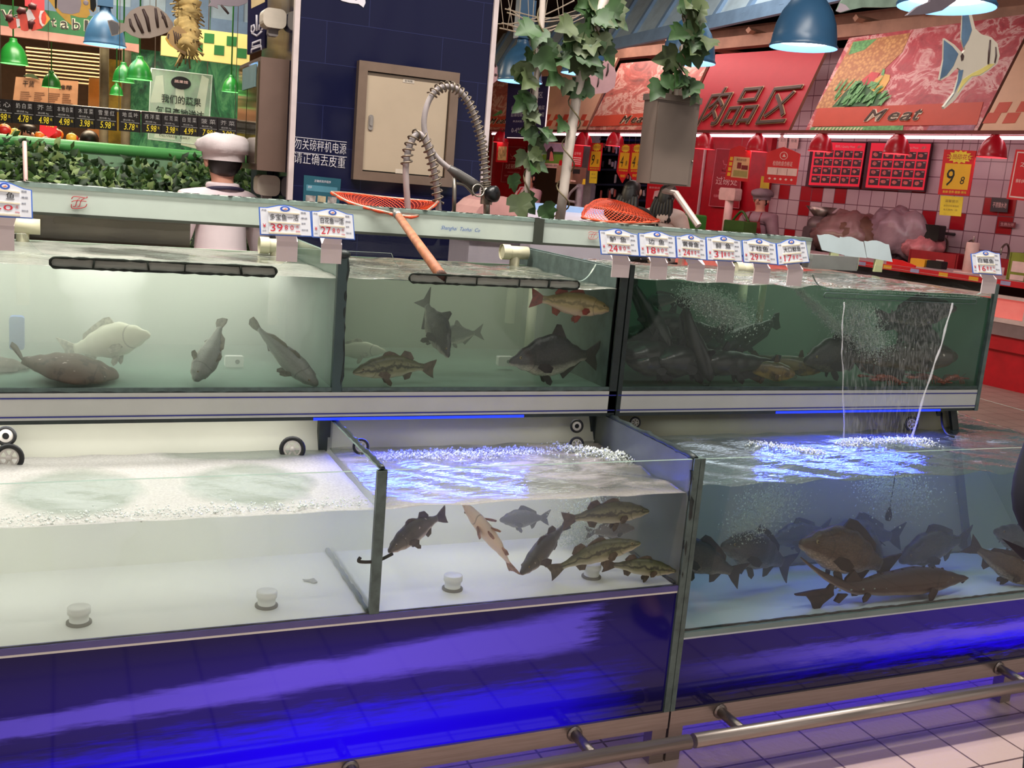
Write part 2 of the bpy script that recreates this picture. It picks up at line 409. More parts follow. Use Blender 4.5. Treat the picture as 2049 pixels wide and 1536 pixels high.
def steel():
    t = NT('brushed_steel'); v = t.obj(); nz = t.noise(t.mapping(v, (2, 60, 60)), 4, 2)
    c = t.ramp(nz, [(0.3, S(146, 134, 127)), (0.7, S(160, 148, 141))])  # brownish cast of light from the floor put into the steel colour
    return t.surf(t.n('BsdfPrincipled', {'Base Color': c, 'Roughness': 0.33, 'Metallic': 0.75}).outputs[0])
M_STEEL = steel()
M_ALU = P('aluminium', (150, 150, 146), 0.4, 0.6)

def water_vol(name, scol, dens, acol, adens):
    t = NT(name); tr = t.n('BsdfTransparent')
    t.t.links.new(tr.outputs[0], t.out.inputs['Surface'])
    sca = t.n('VolumeScatter', {'Color': scol + (1,), 'Density': dens, 'Anisotropy': 0.2}); ab = t.n('VolumeAbsorption', {'Color': acol + (1,), 'Density': adens})
    t.t.links.new(t.n('AddShader', {0: sca.outputs[0], 1: ab.outputs[0]}).outputs[0], t.out.inputs['Volume'])
    return t.m
def foam_mat(name, clear, foamc, thr, soft, scale, holes=(), trans=0.75, stretch=(1, 1, 1), edge=None, tint=(0.85, 0.92, 0.88), gloss=(1.3, 0.06)):
    """water surface: glossy clear water with white foam where the noise says so; holes are clear swirls in the foam"""
    t = NT(name); v = t.n('NewGeometry').outputs['Position']; sp = t.n('SeparateXYZ', {0: v})
    nz = t.noise(t.mapping(v, stretch), scale, 5, 0.6, 0.6)
    f = t.n('MapRange', {0: nz, 1: thr - soft, 2: thr + soft, 3: 0.0, 4: 1.0}).outputs[0]
    wob = t.math('MULTIPLY', t.math('SUBTRACT', t.noise(v, 9, 4), 0.5), 0.5)
    for hx, hy, rx, ry in holes:
        dx = t.math('DIVIDE', t.math('SUBTRACT', sp.outputs[0], hx), rx); dy = t.math('DIVIDE', t.math('SUBTRACT', sp.outputs[1], hy), ry)
        d = t.math('ADD', t.math('SQRT', t.math('ADD', t.math('MULTIPLY', dx, dx), t.math('MULTIPLY', dy, dy))), wob)
        f = t.math('MULTIPLY', f, t.n('MapRange', {0: d, 1: 0.8, 2: 1.08, 3: 0.12, 4: 1.0}).outputs[0])
    if edge:      # a foamy rim along the front pane
        f = t.math('MAXIMUM', f, t.n('MapRange', {0: sp.outputs[1], 1: edge[0], 2: edge[1], 3: edge[2], 4: 0.0}).outputs[0])
    fine = t.noise(v, 160, 2)
    fc = t.ramp(fine, [(0.35, tuple(x * 0.82 for x in S(*foamc)[:3]) + (1,)), (0.65, S(*foamc))])
    bp = t.n('Bump', {'Strength': 0.5, 'Distance': 0.01, 'Height': t.math('ADD', t.noise(t.mapping(v, stretch), scale * 2.2, 3), t.math('MULTIPLY', fine, 0.1))})
    dif = t.n('BsdfPrincipled', {'Base Color': fc, 'Roughness': 0.6, 'Normal': bp.outputs[0]})
    gl = t.n('BsdfGlossy', {'Roughness': gloss[1], 'Color': (1, 1, 1, 1), 'Normal': bp.outputs[0]})
    tr = t.n('BsdfTransparent', {'Color': tint + (1,)}); cl = t.n('BsdfPrincipled', {'Base Color': S(*clear), 'Roughness': 0.25, 'Normal': bp.outputs[0]})
    body = t.n('MixShader', {0: trans, 1: cl.outputs[0], 2: tr.outputs[0]})
    fr = t.math('MULTIPLY', t.n('Fresnel', {'IOR': 1.33, 'Normal': bp.outputs[0]}).outputs[0], t.math('SUBTRACT', 1.0, t.n('NewGeometry').outputs['Backfacing']))
    trl = t.n('BsdfTranslucent', {'Color': fc, 'Normal': bp.outputs[0]}); fo = t.n('MixShader', {0: 0.6, 1: dif.outputs[0], 2: trl.outputs[0]}); fo = t.n('MixShader', {0: 0.2, 1: fo.outputs[0], 2: t.n('BsdfTransparent').outputs[0]})
    wat = t.n('MixShader', {0: t.math('MULTIPLY', fr, gloss[0], clamp=True), 1: body.outputs[0], 2: gl.outputs[0]})
    return t.surf(t.n('MixShader', {0: f, 1: wat.outputs[0], 2: fo.outputs[0]}).outputs[0])
def water(name, x0, x1, y0, y1, z0, z1, vol, top, label, nx=80, ny=30, amp=0.004, seed=0, ybot=None, bumps=()):
    """body of water with a rippled surface"""
    rr = random.Random(seed); ph = [(rr.uniform(8, 50), rr.uniform(8, 50), rr.uniform(0, 6.3), rr.uniform(0.3, 1)) for _ in range(14)]
    b = MB(); g = []
    for j in range(ny + 1):
        for i in range(nx + 1):
            x = x0 + (x1 - x0) * i / nx; y = y0 + (y1 - y0) * j / ny
            z = sum(a * math.sin(p * x + q * y + f) for p, q, f, a in ph) / 5 * amp
            for bx, by, br, bh in bumps:
                d2 = ((x - bx) ** 2 + (y - by) ** 2) / br ** 2; z += bh * math.exp(-d2) * (1 + 0.5 * math.sin(90 * x + 70 * y))
            b.v.append(Vector((x, y, z1 + z)))
    W = nx + 1
    for j in range(ny):
        for i in range(nx):
            b.f.append((j * W + i, j * W + i + 1, (j + 1) * W + i + 1, (j + 1) * W + i)); b.fm.append(1); b.fs.append(True)
    yb = y1 if ybot is None else ybot
    n0 = len(b.v); b.v += [Vector((x0, y0, z0)), Vector((x1, y0, z0)), Vector((x1, yb, z0)), Vector((x0, yb, z0))]
    def side(top, bot): b.f.append(tuple(top) + tuple(bot)); b.fm.append(0); b.fs.append(False)
    side([i for i in range(nx, -1, -1)], (n0, n0 + 1)); side([j * W + nx for j in range(ny, -1, -1)], (n0 + 1, n0 + 2))
    side([ny * W + i for i in range(nx + 1)], (n0 + 2, n0 + 3)); side([j * W for j in range(ny + 1)], (n0 + 3, n0))
    b.f.append((n0 + 3, n0 + 2, n0 + 1, n0)); b.fm.append(0); b.fs.append(False)
    return b.build(name, [vol, top], None, label, 'water', kind='stuff')

# ================================================================ lower display tanks
D = 2.117
M_BASEP = None
def cab_mat(name, kind):
    """printed underwater picture on the backlit cabinet front"""
    t = NT(name); v = t.n('NewGeometry').outputs['Position']; sp = t.n('SeparateXYZ', {0: v}); x, z = sp.outputs[0], sp.outputs[2]
    big = t.math('SUBTRACT', t.noise(t.mapping(v, (1.0, 1, 5.0)), 3.2, 5, 0.6), 0.5); fin = t.math('SUBTRACT', t.noise(t.mapping(v, (2.2, 1, 26.0)), 4.5, 5, 0.65), 0.5)
    if kind == 'L':
        cz = t.n('MapRange', {0: x, 1: -0.2, 2: 1.2, 3: 0.325, 4: 0.415}).outputs[0]
        wd = t.n('MapRange', {0: x, 1: -0.3, 2: 1.1, 3: 0.016, 4: 0.05}).outputs[0]
        d = t.math('DIVIDE', t.math('ABSOLUTE', t.math('ADD', t.math('SUBTRACT', z, cz), t.math('ADD', t.math('MULTIPLY', big, 0.04), t.math('MULTIPLY', fin, 0.03)))), wd)
        sw = t.n('MapRange', {0: d, 1: 0.55, 2: 1.35, 3: 1.0, 4: 0.0}, interpolation_type='SMOOTHSTEP').outputs[0]
        endx = t.math('ADD', x, t.math('MULTIPLY', fin, 0.25))
        sw = t.math('MULTIPLY', sw, t.n('MapRange', {0: endx, 1: 1.2, 2: 1.27, 3: 1.0, 4: 0.0}).outputs[0])
        lz = t.math('ADD', z, t.math('ADD', t.math('MULTIPLY', fin, 0.12), t.math('MULTIPLY', big, 0.06)))
        top = t.n('MapRange', {0: x, 1: -0.2, 2: 1.2, 3: 0.25, 4: 0.30}).outputs[0]
        lo = t.n('MapRange', {0: t.math('SUBTRACT', lz, top), 1: -0.055, 2: 0.03, 3: 1.0, 4: 0.0}, interpolation_type='SMOOTHSTEP').outputs[0]
        lo = t.math('MULTIPLY', lo, t.n('MapRange', {0: endx, 1: 1.15, 2: 1.4, 3: 1.0, 4: 0.0}).outputs[0])
        glow = t.n('MapRange', {0: t.math('ABSOLUTE', t.math('SUBTRACT', x, 0.55)), 1: 0.1, 2: 1.0, 3: 1.0, 4: 0.25}).outputs[0]
    else:
        cz = t.n('MapRange', {0: x, 1: 1.5, 2: 2.9, 3: 0.262, 4: 0.262}).outputs[0]
        d = t.math('DIVIDE', t.math('ABSOLUTE', t.math('ADD', t.math('SUBTRACT', z, cz), t.math('ADD', t.math('MULTIPLY', big, 0.05), t.math('MULTIPLY', fin, 0.05)))), 0.022)
        sw = t.n('MapRange', {0: d, 1: 0.2, 2: 1.6, 3: 0.8, 4: 0.0}, interpolation_type='SMOOTHSTEP').outputs[0]
        sw = t.math('MULTIPLY', sw, t.n('MapRange', {0: x, 1: 1.5, 2: 2.0, 3: 0.1, 4: 1.0}).outputs[0])
        lz = t.math('ADD', z, t.math('MULTIPLY', fin, 0.16))
        lo = t.n('MapRange', {0: t.math('ABSOLUTE', t.math('SUBTRACT', lz, 0.235)), 1: 0.0, 2: 0.06, 3: 1.0, 4: 0.0}).outputs[0]
        lo = t.math('MULTIPLY', lo, t.n('MapRange', {0: x, 1: 1.45, 2: 2.6, 3: 0.12, 4: 1.0}).outputs[0])
        glow = t.n('MapRange', {0: x, 1: 1.5, 2: 2.6, 3: 0.2, 4: 1.0}).outputs[0]
    halo = t.n('MapRange', {0: t.math('ABSOLUTE', t.math('SUBTRACT', z, 0.34)), 1: 0.02, 2: 0.19, 3: 0.4, 4: 0.0}, interpolation_type='SMOOTHSTEP').outputs[0]
    c = t.mix(t.math('MULTIPLY', halo, glow), S(14, 10, 40), S(40, 10, 170))
    c = t.mix(t.math('MULTIPLY', lo, glow), c, S(30, 0, 255)); c = t.mix(sw, c, t.mix(glow, S(60, 52, 130), S(98, 74, 216)))
    bs = t.n('BsdfPrincipled', {'Base Color': t.mix(0.85, c, S(10, 8, 26)), 'Roughness': 0.06, 'Emission Color': c, 'Emission Strength': 0.8, 'Specular IOR Level': 0.28})
    return t.surf(bs.outputs[0])
M_CABL = cab_mat('blue_sea_print', 'L'); M_CABR = cab_mat('blue_sea_print_dim', 'R')
M_TRIMV = P('violet_edge_strip', (88, 84, 140), 0.3)
M_LEDGE = P('pale_sea_green_edge', (120, 142, 140), 0.3)
XL, XP, XS, XR = -0.78, 0.657, 1.497, 3.2
ZG = 0.85
def seal(b, a, c, r=0.005, m=0, wob=0.0015, seed=1):
    rr = random.Random(seed); a, c = Vector(a), Vector(c); k = max(6, int((c - a).length / 0.02))
    b.tube([a.lerp(c, i / k) + Vector((rr.uniform(-1, 1), rr.uniform(-1, 1), rr.uniform(-1, 1))) * wob for i in range(k + 1)], [r * rr.uniform(0.7, 1.3) for _ in range(k + 1)], 6, m)
def pane(x0, x1, y0, y1, z0, z1, th_axis, edge=1):
    b = MB(); b.boxmm(x0, x1, y0, y1, z0, z1, 0, {5: 1}); return b
def drain_cap(b, x, y, z, s=1.0):
    b.lathe([(0.026 * s, 0), (0.026 * s, 0.004), (0.02 * s, 0.006), (0.02 * s, 0.022), (0.0235 * s, 0.023), (0.0235 * s, 0.036), (0.019 * s, 0.038), (0.013 * s, 0.036), (0.0, 0.036)], (x, y, z), n=20, mats=[1, 1, 0, 0, 0, 0, 0, 0])
def base_frame(parent, x0, x1, legs, brackets):
    b = MB(); b.boxmm(x0, x1, D - 0.006, D + 0.03, 0.1, 0.149)
    b.boxmm(x0, x1, 2.62, 2.66, 0.1, 0.149)
    b.build('base_rail', M_STEEL, parent)
    for lx in legs:
        b = MB(); b.boxmm(lx - 0.022, lx + 0.022, D - 0.004, D + 0.035, 0.0, 0.101); b.build('foot', M_STEEL, parent)
    RY, RZ = D - 0.12, 0.128
    b = MB(); b.tube([(x0 + 0.0, RY, RZ), (x1 - 0.008 if x1 < 2 else x1, RY, RZ)], 0.019, 16); r = b.build('bumper_rail', M_STEEL, parent)
    for bx in brackets:
        b = MB(); b.tube([(bx, D - 0.004, 0.128), (bx, RY, RZ)], 0.014, 12); b.lathe([(0.0, 0), (0.021, 0), (0.021, 0.004), (0.0, 0.004)], (bx, D - 0.007, 0.128), (0, -1, 0), 14); b.build('rail_bracket', M_STEEL, r)

# ---- left and middle compartment: one unit
t1 = thing('fish_tank', 'long low tank, foam-covered at one end, bass at the other, over a blue sea print', 'fish tank', (0.36, D, 0))
ZB = 0.508
b = MB(); b.boxmm(XL, XS - 0.012, D, D + 0.008, ZB, ZG, 0, {5: 1, 4: 1}); b.build('front_pane', [M_GLASS, M_EDGE], t1)
b = MB(); b.boxmm(XP - 0.006, XP + 0.006, D + 0.008, 2.64, ZB, ZG, 0, {2: 1, 5: 1})
b.build('partition', [M_GLASS, M_SEALG], t1)
b = MB(); b.boxmm(XP - 0.012, XP + 0.011, D - 0.001, D + 0.012, ZB - 0.012, ZG); seal(b, (XP - 0.012, D + 0.01, ZB + .004), (XP - 0.012, 2.62, ZB + .004), .006); seal(b, (XP + 0.005, D + 0.012, ZG), (XP + 0.005, 2.64, ZG), 0.006, 1)
b.build('partition_seal', [M_SEALG, M_SEAL], t1)
b = MB(); b.boxmm(XS - 0.022, XS - 0.012, D, 2.64, ZB, ZG, 0, {5: 1}); b.build('end_pane', [P('dim_end_glass', (92, 98, 90), 0.25), M_SEAL], t1)
b = MB(); b.boxmm(XL, XS - 0.012, D, 2.66, ZB - 0.02, ZB); b.build('bottom_panel', M_TANKW, t1)
b = MB(); b.prism3([(XL, 2.52, ZB), (XS - 0.02, 2.52, ZB), (XS - 0.02, 2.68, 0.853), (XL, 2.68, 0.853)], (0, 0.02, 0)); b.build('back_panel', P('pale_back_panel', (214, 214, 196), 0.5, var=0.08, scale=3), t1)
b = MB(); b.boxmm(XL, XS - 0.012, D - 0.002, D + 0.012, ZB - 0.014, ZB + 0.0005); b.build('edge_strip', M_TRIMV, t1)
b = MB(); seal(b, (XL, D + 0.004, ZB + 0.001), (XS - 0.02, D + 0.004, ZB + 0.001), 0.0016, 0, 0.0006); seal(b, (XS - 0.024, D + 0.01, ZB + 0.003), (XS - 0.024, 2.5, ZB + 0.003), 0.005, 0); b.build('bottom_seal', M_SEAL, t1)
b = MB(); b.boxmm(XL, XS - 0.012, D + 0.002, D + 0.02, 0.149, ZB - 0.014); b.build('cabinet_panel', M_CABL, t1)
b = MB(); b.boxmm(XS - 0.02, XS - 0.002, D - 0.006, D + 0.02, 0.149, ZG + 0.003); seal(b, (XS - 0.016, D, ZG - .03), (XS - 0.012, D, 0.52), 0.006, 1, 0.003); seal(b, (XS - 0.012, D, ZG + 0.002), (XS - 0.012, 2.64, ZG + 0.002), 0.009, 1, 0.002, 4)
b.build('corner_post', [M_SEALG, M_SEAL], t1)
for xx, yy in ((XP - 0.012, 2.645), (XS - 0.012, 2.65)):
    b = MB(); b.boxmm(xx - 0.012, xx + 0.012, yy - 0.012, yy + 0.012, ZB, 0.855); b.build('back_post', M_SEAL, t1)
for x, y in ((158, 1246), (533, 1212), (905, 1178), (1183, 1154)):
    p = atz(x, y, ZB); b = MB(); drain_cap(b, p.x, p.y, ZB); b.build('drain_cap', [M_TANKW, P('drain_ring', (120, 116, 104), 0.5)], t1)
p = at(748, 1120, D - 0.002); b = MB(); b.tube(smooth_path([p + Vector((-0.028, 0.012, 0.004)), p + Vector((-0.03, 0.012, -0.006)), p + Vector((0.01, 0.012, -0.008)), p + Vector((0.05, 0.02, 0.004))], 5), 0.004, 7); b.build('dark_clip', M_ALGAE, t1)
base_frame(t1, XL, XS - 0.003, (XS - 0.026, 0.3), (1.21, 0.62))

# ---- right compartment unit, deeper tank
t2 = thing('fish_tank', 'deep low fish tank with carp and a sturgeon over a pale blue-lit floor', 'fish tank', (2.34, D, 0))
ZB2 = 0.372
b = MB(); b.boxmm(XS + 0.004, XR, D, D + 0.008, ZB2, ZG, 0, {5: 1, 4: 1}); b.build('front_pane', [M_GLASS, M_EDGE], t2)
b = MB(); b.boxmm(XS, XS + 0.008, D, 2.64, ZB2, ZG, 0, {5: 1}); b.build('end_pane', [P('dim_end_glass', (92, 98, 90), 0.25), M_SEAL], t2)
b = MB(); b.boxmm(XR - 0.008, XR, D, 2.9, ZB2, ZG, 0, {5: 1, 2: 1}); b.boxmm(XR - 0.0075, XR - 0.001, D + .01, 2.88, ZB2, .77, 2); b.build('end_pane', [M_GLASS, M_EDGE, P('pale_sage_end', (170, 180, 152), 0.5, var=0.1, scale=3)], t2)
b = MB(); b.boxmm(XS, XR, D, 2.9, ZB2 - 0.02, ZB2); b.build('bottom_panel', P('blue_lit_white_floor', (206, 218, 226), 0.45, var=0.06, scale=3), t2)  # white floor with the blue light on it put into its colour
b = MB(); b.prism3([(XS, 2.5, ZB2), (2.92, 2.47, ZB2), (2.92, 2.66, 0.84), (XS, 2.66, 0.84)], (0, 0.02, 0)); b.prism3([(2.92, 2.47, ZB2), (XR, 2.47, ZB2), (XR, 2.9, 0.81), (2.92, 2.9, 0.81)], (0, 0.02, 0), 1); b.build('back_panel', [P('olive_back_panel', (140, 138, 112), 0.5, var=0.15, scale=3), P('pale_sage_panel', (178, 186, 160), 0.5, var=0.1, scale=3)], t2)
b = MB(); b.prism3([(2.9, 2.46, ZB2), (2.93, 2.46, ZB2), (2.93, 2.63, 0.84), (2.9, 2.63, 0.84)], (0, 0.012, 0)); b.build('back_post', M_SEAL, t2)
b = MB(); b.boxmm(XS + 0.004, XR, D - 0.002, D + 0.012, ZB2 - 0.014, ZB2 + 0.0005); b.build('edge_strip', M_LEDGE, t2)
b = MB(); seal(b, (XS + .02, D + 0.008, ZB2 + 0.004), (XR, D + 0.008, ZB2 + 0.004), 0.0028, 0, 0.001, 3); seal(b, (XS + .02, 2.49, ZB2 + 0.004), (2.9, 2.46, ZB2 + 0.004), 0.004, 0, 0.001, 5); b.build('bottom_seal', M_SEAL, t2)
b = MB(); b.boxmm(XS, XR, D + 0.002, D + 0.02, 0.149, ZB2 - 0.014); b.build('cabinet_panel', M_CABR, t2)
b = MB(); b.boxmm(XS - 0.0, XS + 0.014, D - 0.006, D + 0.02, 0.149, ZG + 0.003, 0); b.build('corner_post', M_SEALG, t2)
base_frame(t2, XS + 0.003, XR, (XS + 0.026, 2.78), (1.66, 2.72))

# ================================================================ upper show tanks
YU, YB = 2.57, 3.29
ZS0, ZS1 = 0.865, 0.93
ZW1, ZW2 = 1.226, 1.26
M_SILL = P('white_sill', (196, 196, 190), 0.35, var=0.04); M_STRIPE = P('blue_stripe', (34, 40, 130), 0.4)
M_RAILP = P('rail_white_panel', (202, 212, 202), 0.45, var=0.05); M_RAILD = P('rail_dark_edge', (58, 62, 52), 0.6)
M_RAILTOP = P('rail_green_grey', (134, 152, 144), 0.4, var=0.2, scale=30)
def sill(parent, x0, x1, fl=(120, 152, 136)):
    b = MB(); b.boxmm(x0, x1, YU - 0.006, YU + 0.02, ZS0, ZS1)
    for z in (0.918, 0.917 - 0.044):
        b.boxmm(x0, x1, YU - 0.0075, YU - 0.004, z - 0.0016, z + 0.0016, 1)
    b.build('sill_band', [M_SILL, M_STRIPE], parent)
    b = MB(); b.boxmm(x0, x1, YU - 0.004, YB, ZS0 - 0.01, ZS0); b.build('base_tray', M_SEAL, parent)
    b = MB(); b.boxmm(x0, x1, YU - 0.003, YB, ZS1, ZS1 + 0.004); b.build('bottom_panel', P('green_floor_panel_%d' % fl[0], fl, 0.4), parent)
    b = MB(); seal(b, (x0, YU - 0.002, ZS1 + .001), (x1, YU - 0.002, ZS1 + .001), 0.003, 0, 0.0005, 9); b.boxmm(x0, x1, YU - 0.004, YU + 0.003, ZS1 + 0.001, ZS1 + 0.012, 1); b.build('bottom_seal', [M_SEAL, M_SEALG], parent)
def front_glass(parent, x0, x1, notches, ztop):
    """front pane with overflow notches cut from its top edge: list of (xa, xb, z)"""
    pts = [(x0, ZS1), (x1, ZS1), (x1, ztop)]
    for xa, xb, z in sorted(notches, reverse=True):
        for k in range(9):
            a = PI / 2 * k / 8; pts.append((xb + 0.05 * (1 - math.sin(a)), z + (ztop - z) * (1 - math.sin(a)) if k else ztop)) if False else None
        n = 8
        pts += [(xb + 0.05 * (1 - k / n), ztop - (ztop - z) * (1 - (1 - k / n) ** 2.2)) for k in range(n + 1)]
        pts += [(xa - 0.05 * (k / n), ztop - (ztop - z) * (1 - (k / n) ** 2.2)) for k in range(n + 1)]
    pts.append((x0, ztop))
    b = MB(); b.prism([(x, z) for x, z in pts], (0, YU - 0.004, 0), (1, 0, 0), (0, 0, 1), 0.008, 0, 1, nrm=(0, 1, 0)); b.build('front_pane', [M_GLASS, M_EDGE], parent)
def slot(parent, x0, x1, z, h=0.0115, divs=5, dirty=True):
    """rounded white overflow comb with algae along its rim"""
    zc = z; r = h; b = MB(); y = YU - 0.008
    out = [(x1 - r + r * math.cos(a), zc + r * math.sin(a)) for a in [PI * (-.5 + k / 8) for k in range(9)]] + [(x0 + r + r * math.cos(a), zc + r * math.sin(a)) for a in [PI * (.5 + k / 8) for k in range(9)]]
    if dirty: b.prism(out, (0, y + 0.004, 0), (1, 0, 0), (0, 0, 1), 0.004, 0, nrm=(0, 1, 0))
    rr = random.Random(int(x0 * 100)); ring = []
    for k in range(len(out)):
        a, c = Vector((out[k][0], y, out[k][1])), Vector((out[(k + 1) % len(out)][0], y, out[(k + 1) % len(out)][1])); m_ = max(1, int((c - a).length / 0.012))
        ring += [a.lerp(c, q / m_) for q in range(m_)]
    b.tube(ring, [rr.uniform(0.0015, 0.0042) if dirty else 0.0016 for _ in ring], 6, 1, closed=True)
    if dirty:
        for k in range(1, divs): xx = x0 + (x1 - x0) * (k / divs) + rr.uniform(-.02, .02); b.tube([(xx, y, zc - h), (xx + rr.uniform(-.004, .004), y, zc + h)], rr.uniform(0.0015, 0.004), 6, 1)
    b.build('overflow_slot', [P('slot_white', (206, 208, 196), 0.5) if dirty else M_GLASS, M_ALGAE if dirty else M_SEALG], parent)
def top_rail(parent, x0, x1, gaps=()):
    b = MB(); b.boxmm(x0, x1, YB - 0.01, YB + 0.06, 1.303, 1.382, 0, {5: 1, 4: 2}); b.boxmm(x0, x1, YB - 0.013, YB + 0.062, 1.376, 1.388, 1); b.boxmm(x0, x1, YB - 0.012, YB - 0.008, 1.298, 1.306, 2)
    for g in gaps: b.boxmm(g - 0.018, g + 0.018, YB - 0.016, YB + 0.05, 1.3, 1.388, 2)
    r = b.build('top_rail', [M_RAILP, M_RAILTOP, M_RAILD], parent)
    b = MB(); rr = random.Random(3)
    for k in range(int((x1 - x0) * 60)):
        x = rr.uniform(x0, x1); b.ell((x, YB + rr.uniform(-0.012, 0.05), 1.388), (rr.uniform(.004, .016), rr.uniform(.003, .008), 0.002), 0, nu=6, nv=3)
    b.build('algae_specks', M_ALGAE, r, kind='stuff'); return r
plb = vplane(YB - 0.0135)
def curl_logo(rail, cx, cy, s):
    """red interlaced double-f mark"""
    def q(dx, dy): return plb.hit(cx + dx * s, cy + dy * s, 0.002)
    b = MB()
    for pts in ([(-15, -7), (-9, -12), (14, -9), (16, -12)], [(-15, -1), (-6, -4), (15, -2)], [(-2, -6), (-5, 0), (-7, 7), (-12, 8)], [(6, -6), (3, 0), (1, 7), (-3, 8)], [(-15, 3), (-14, 11), (-2, 12), (12, 9), (16, 3)], [(2, -8), (-1, -7)], [(11, -8), (6, -6)]):
        b.tube(smooth_path([q(*p) for p in pts], 5), 0.0012 * s, 5)
    b.build('logo', P('logo_red', (178, 28, 40), 0.5), rail)

u1 = thing('fish_tank', 'raised tank with turbot and croaker on one side of its partition, bass and bream beyond', 'fish tank', (0.36, YU, ZS0))
sill(u1, XL, XS - 0.006)
p1 = at(100, 522, YU).x; p2 = at(552, 545, YU).x; p3 = at(817, 555, YU).x; p4 = at(1157, 568, YU).x
front_glass(u1, XL, XS - 0.006, [(p1, p2, 1.252), (p3, p4, 1.247)], 1.297)
slot(u1, p1, p2, 1.2365); slot(u1, p3, p4, 1.236)
b = MB(); b.boxmm(XP - 0.005, XP + 0.005, YU + 0.004, YB, ZS1, 1.28); b.build('partition', P('partition_glass', (112, 134, 122), 0.2), u1)
b = MB(); b.boxmm(XP - 0.013, XP + 0.013, YU - 0.006, YU + 0.012, ZS1, 1.285); seal(b, (XP + .012, YU - .004, 1.29), (XP + .012, YU - .004, ZS1), 0.003, 1, 0.003, 8); b.ell((XP, YU, 1.288), (0.02, 0.014, 0.012), 1)
b.build('partition_seal', [P('dark_teal_seal', (52, 72, 72), 0.4), M_SEAL], u1)
b = MB(); b.boxmm(XS - 0.03, XS - 0.006, YU - 0.006, YU + 0.02, ZS0 - 0.01, 1.285); b.boxmm(XS - 0.03, XS - 0.02, YU, YB, ZS1, 1.285, 1); b.build('end_frame', [M_SEAL, M_SEALG], u1)
b = MB(); b.boxmm(XL, XS - 0.006, YB - 0.004, YB + 0.004, 1.23, 1.31, 0); b.build('back_pane', [M_GLASS], u1)
b = MB(); b.boxmm(XL, XP, YB - 0.06, YB - 0.05, ZS1, 1.228, 0); b.boxmm(XP, XS - 0.006, YB - 0.06, YB - 0.05, ZS1, 1.228, 1); b.build('back_panel', [P('pale_green_back', (176, 190, 170), 0.6, var=0.1, scale=3), P('mid_green_back', (92, 112, 92), 0.6, var=0.35, scale=3)], u1)
b = MB(); b.boxmm(XL, .37, YB + .07, YB + .09, .9, 1.305); b.build('reflection_panel', P('reflection_grey_brown', (128, 112, 100), .22, .4, var=.15, scale=5), u1)  # added panel; its grey-brown stands in for reflections in the back glass
M_LEDB = P('blue_led', (30, 50, 255), .5, emit=(20, 50, 255), es=1.6)
b = MB(); b.boxmm(.6, 1.2, YU - .0055, YU - .003, ZS0 - .01, ZS0 - .003); b.build('led_strip', M_LEDB, u1)
rl = top_rail(u1, XL, XS - 0.006 + 0.02)
curl_logo(rl, 158, 405, 1.0)
b = MB(); b.text_px('Shanghai  Taohai  Co', plb, 882, 461, 960, 467, 10, 0.0015, 0.0005, shear=0.35); b.build('lettering', P('ink_blue', (60, 96, 170), 0.5), rl)
for k, (xx, yy) in enumerate(((XP, 2.66), (XS - 0.02, 2.66))):
    b = MB(); b.boxmm(xx - 0.011, xx + 0.011, yy - 0.011, yy + 0.011, 0.51, ZS0 - 0.01); b.build('leg', M_SEAL, u1)

u2 = thing('fish_tank', 'raised show tank crowded with dark catfish and carp, water pouring from its slot', 'fish tank', (2.22, YU, ZS0))
XE = 2.952
sill(u2, XS, XE, (72, 92, 80))
p5 = at(1645, 594, YU).x; p6 = at(1950, 602, YU).x
front_glass(u2, XS, XE, [(p5, p6, 1.262)], 1.3)
slot(u2, p5, p6, 1.238, 0.008, 1, False)
b = MB(); b.boxmm(XS - 0.002, XS + 0.012, YU - 0.007, YU + 0.02, ZS0 - 0.01, 1.3); b.boxmm(XS + 0.004, XS + 0.012, YU, YB, ZS1, 1.285, 1); b.build('end_frame', [M_SEAL, M_SEALG], u2)
b = MB(); b.boxmm(XE - 0.008, XE, YU - 0.006, YB, ZS1, 1.302, 0, {2: 1, 5: 1}); b.boxmm(XE - 0.0075, XE - 0.001, YU + .004, YB - .06, ZS1, 1.25, 2); b.boxmm(XE - 0.014, XE + 0.002, YU - 0.008, YU + 0.006, ZS0 - 0.01, 1.3, 1); b.build('end_pane', [M_GLASS, M_SEALG, P('sea_green_end', (92, 124, 106), 0.5, var=.12, scale=3)], u2)
b = MB(); b.boxmm(XS, XE, YB - 0.004, YB + 0.004, 1.262, 1.31, 0); b.build('back_pane', [M_GLASS], u2)
b = MB(); b.boxmm(XS + .012, XE - .008, YB - 0.06, YB - 0.05, ZS1, 1.255, 0); b.build('back_panel', P('deep_green_back', (84, 100, 88), 0.6, var=0.3, scale=3), u2)
b = MB(); b.boxmm(2.08, 2.78, YU - .0055, YU - .003, ZS0 - .01, ZS0 - .003); b.build('led_strip', M_LEDB, u2)
rl2 = top_rail(u2, XS + 0.016, 2.72, (XS + 0.03,))
curl_logo(rl2, 1187, 471, 0.62)
b = MB(); b.boxmm(2.72, XE, YB - 0.03, YB + 0.03, 1.27, 1.325); b.build('end_rail', M_ALU, u2)
for xx in (XS + 0.03, 2.87):
    b = MB(); b.boxmm(xx - 0.011, xx + 0.011, 2.65, 2.672, 0.39, ZS0 - 0.01); b.build('leg', M_SEAL, u2)

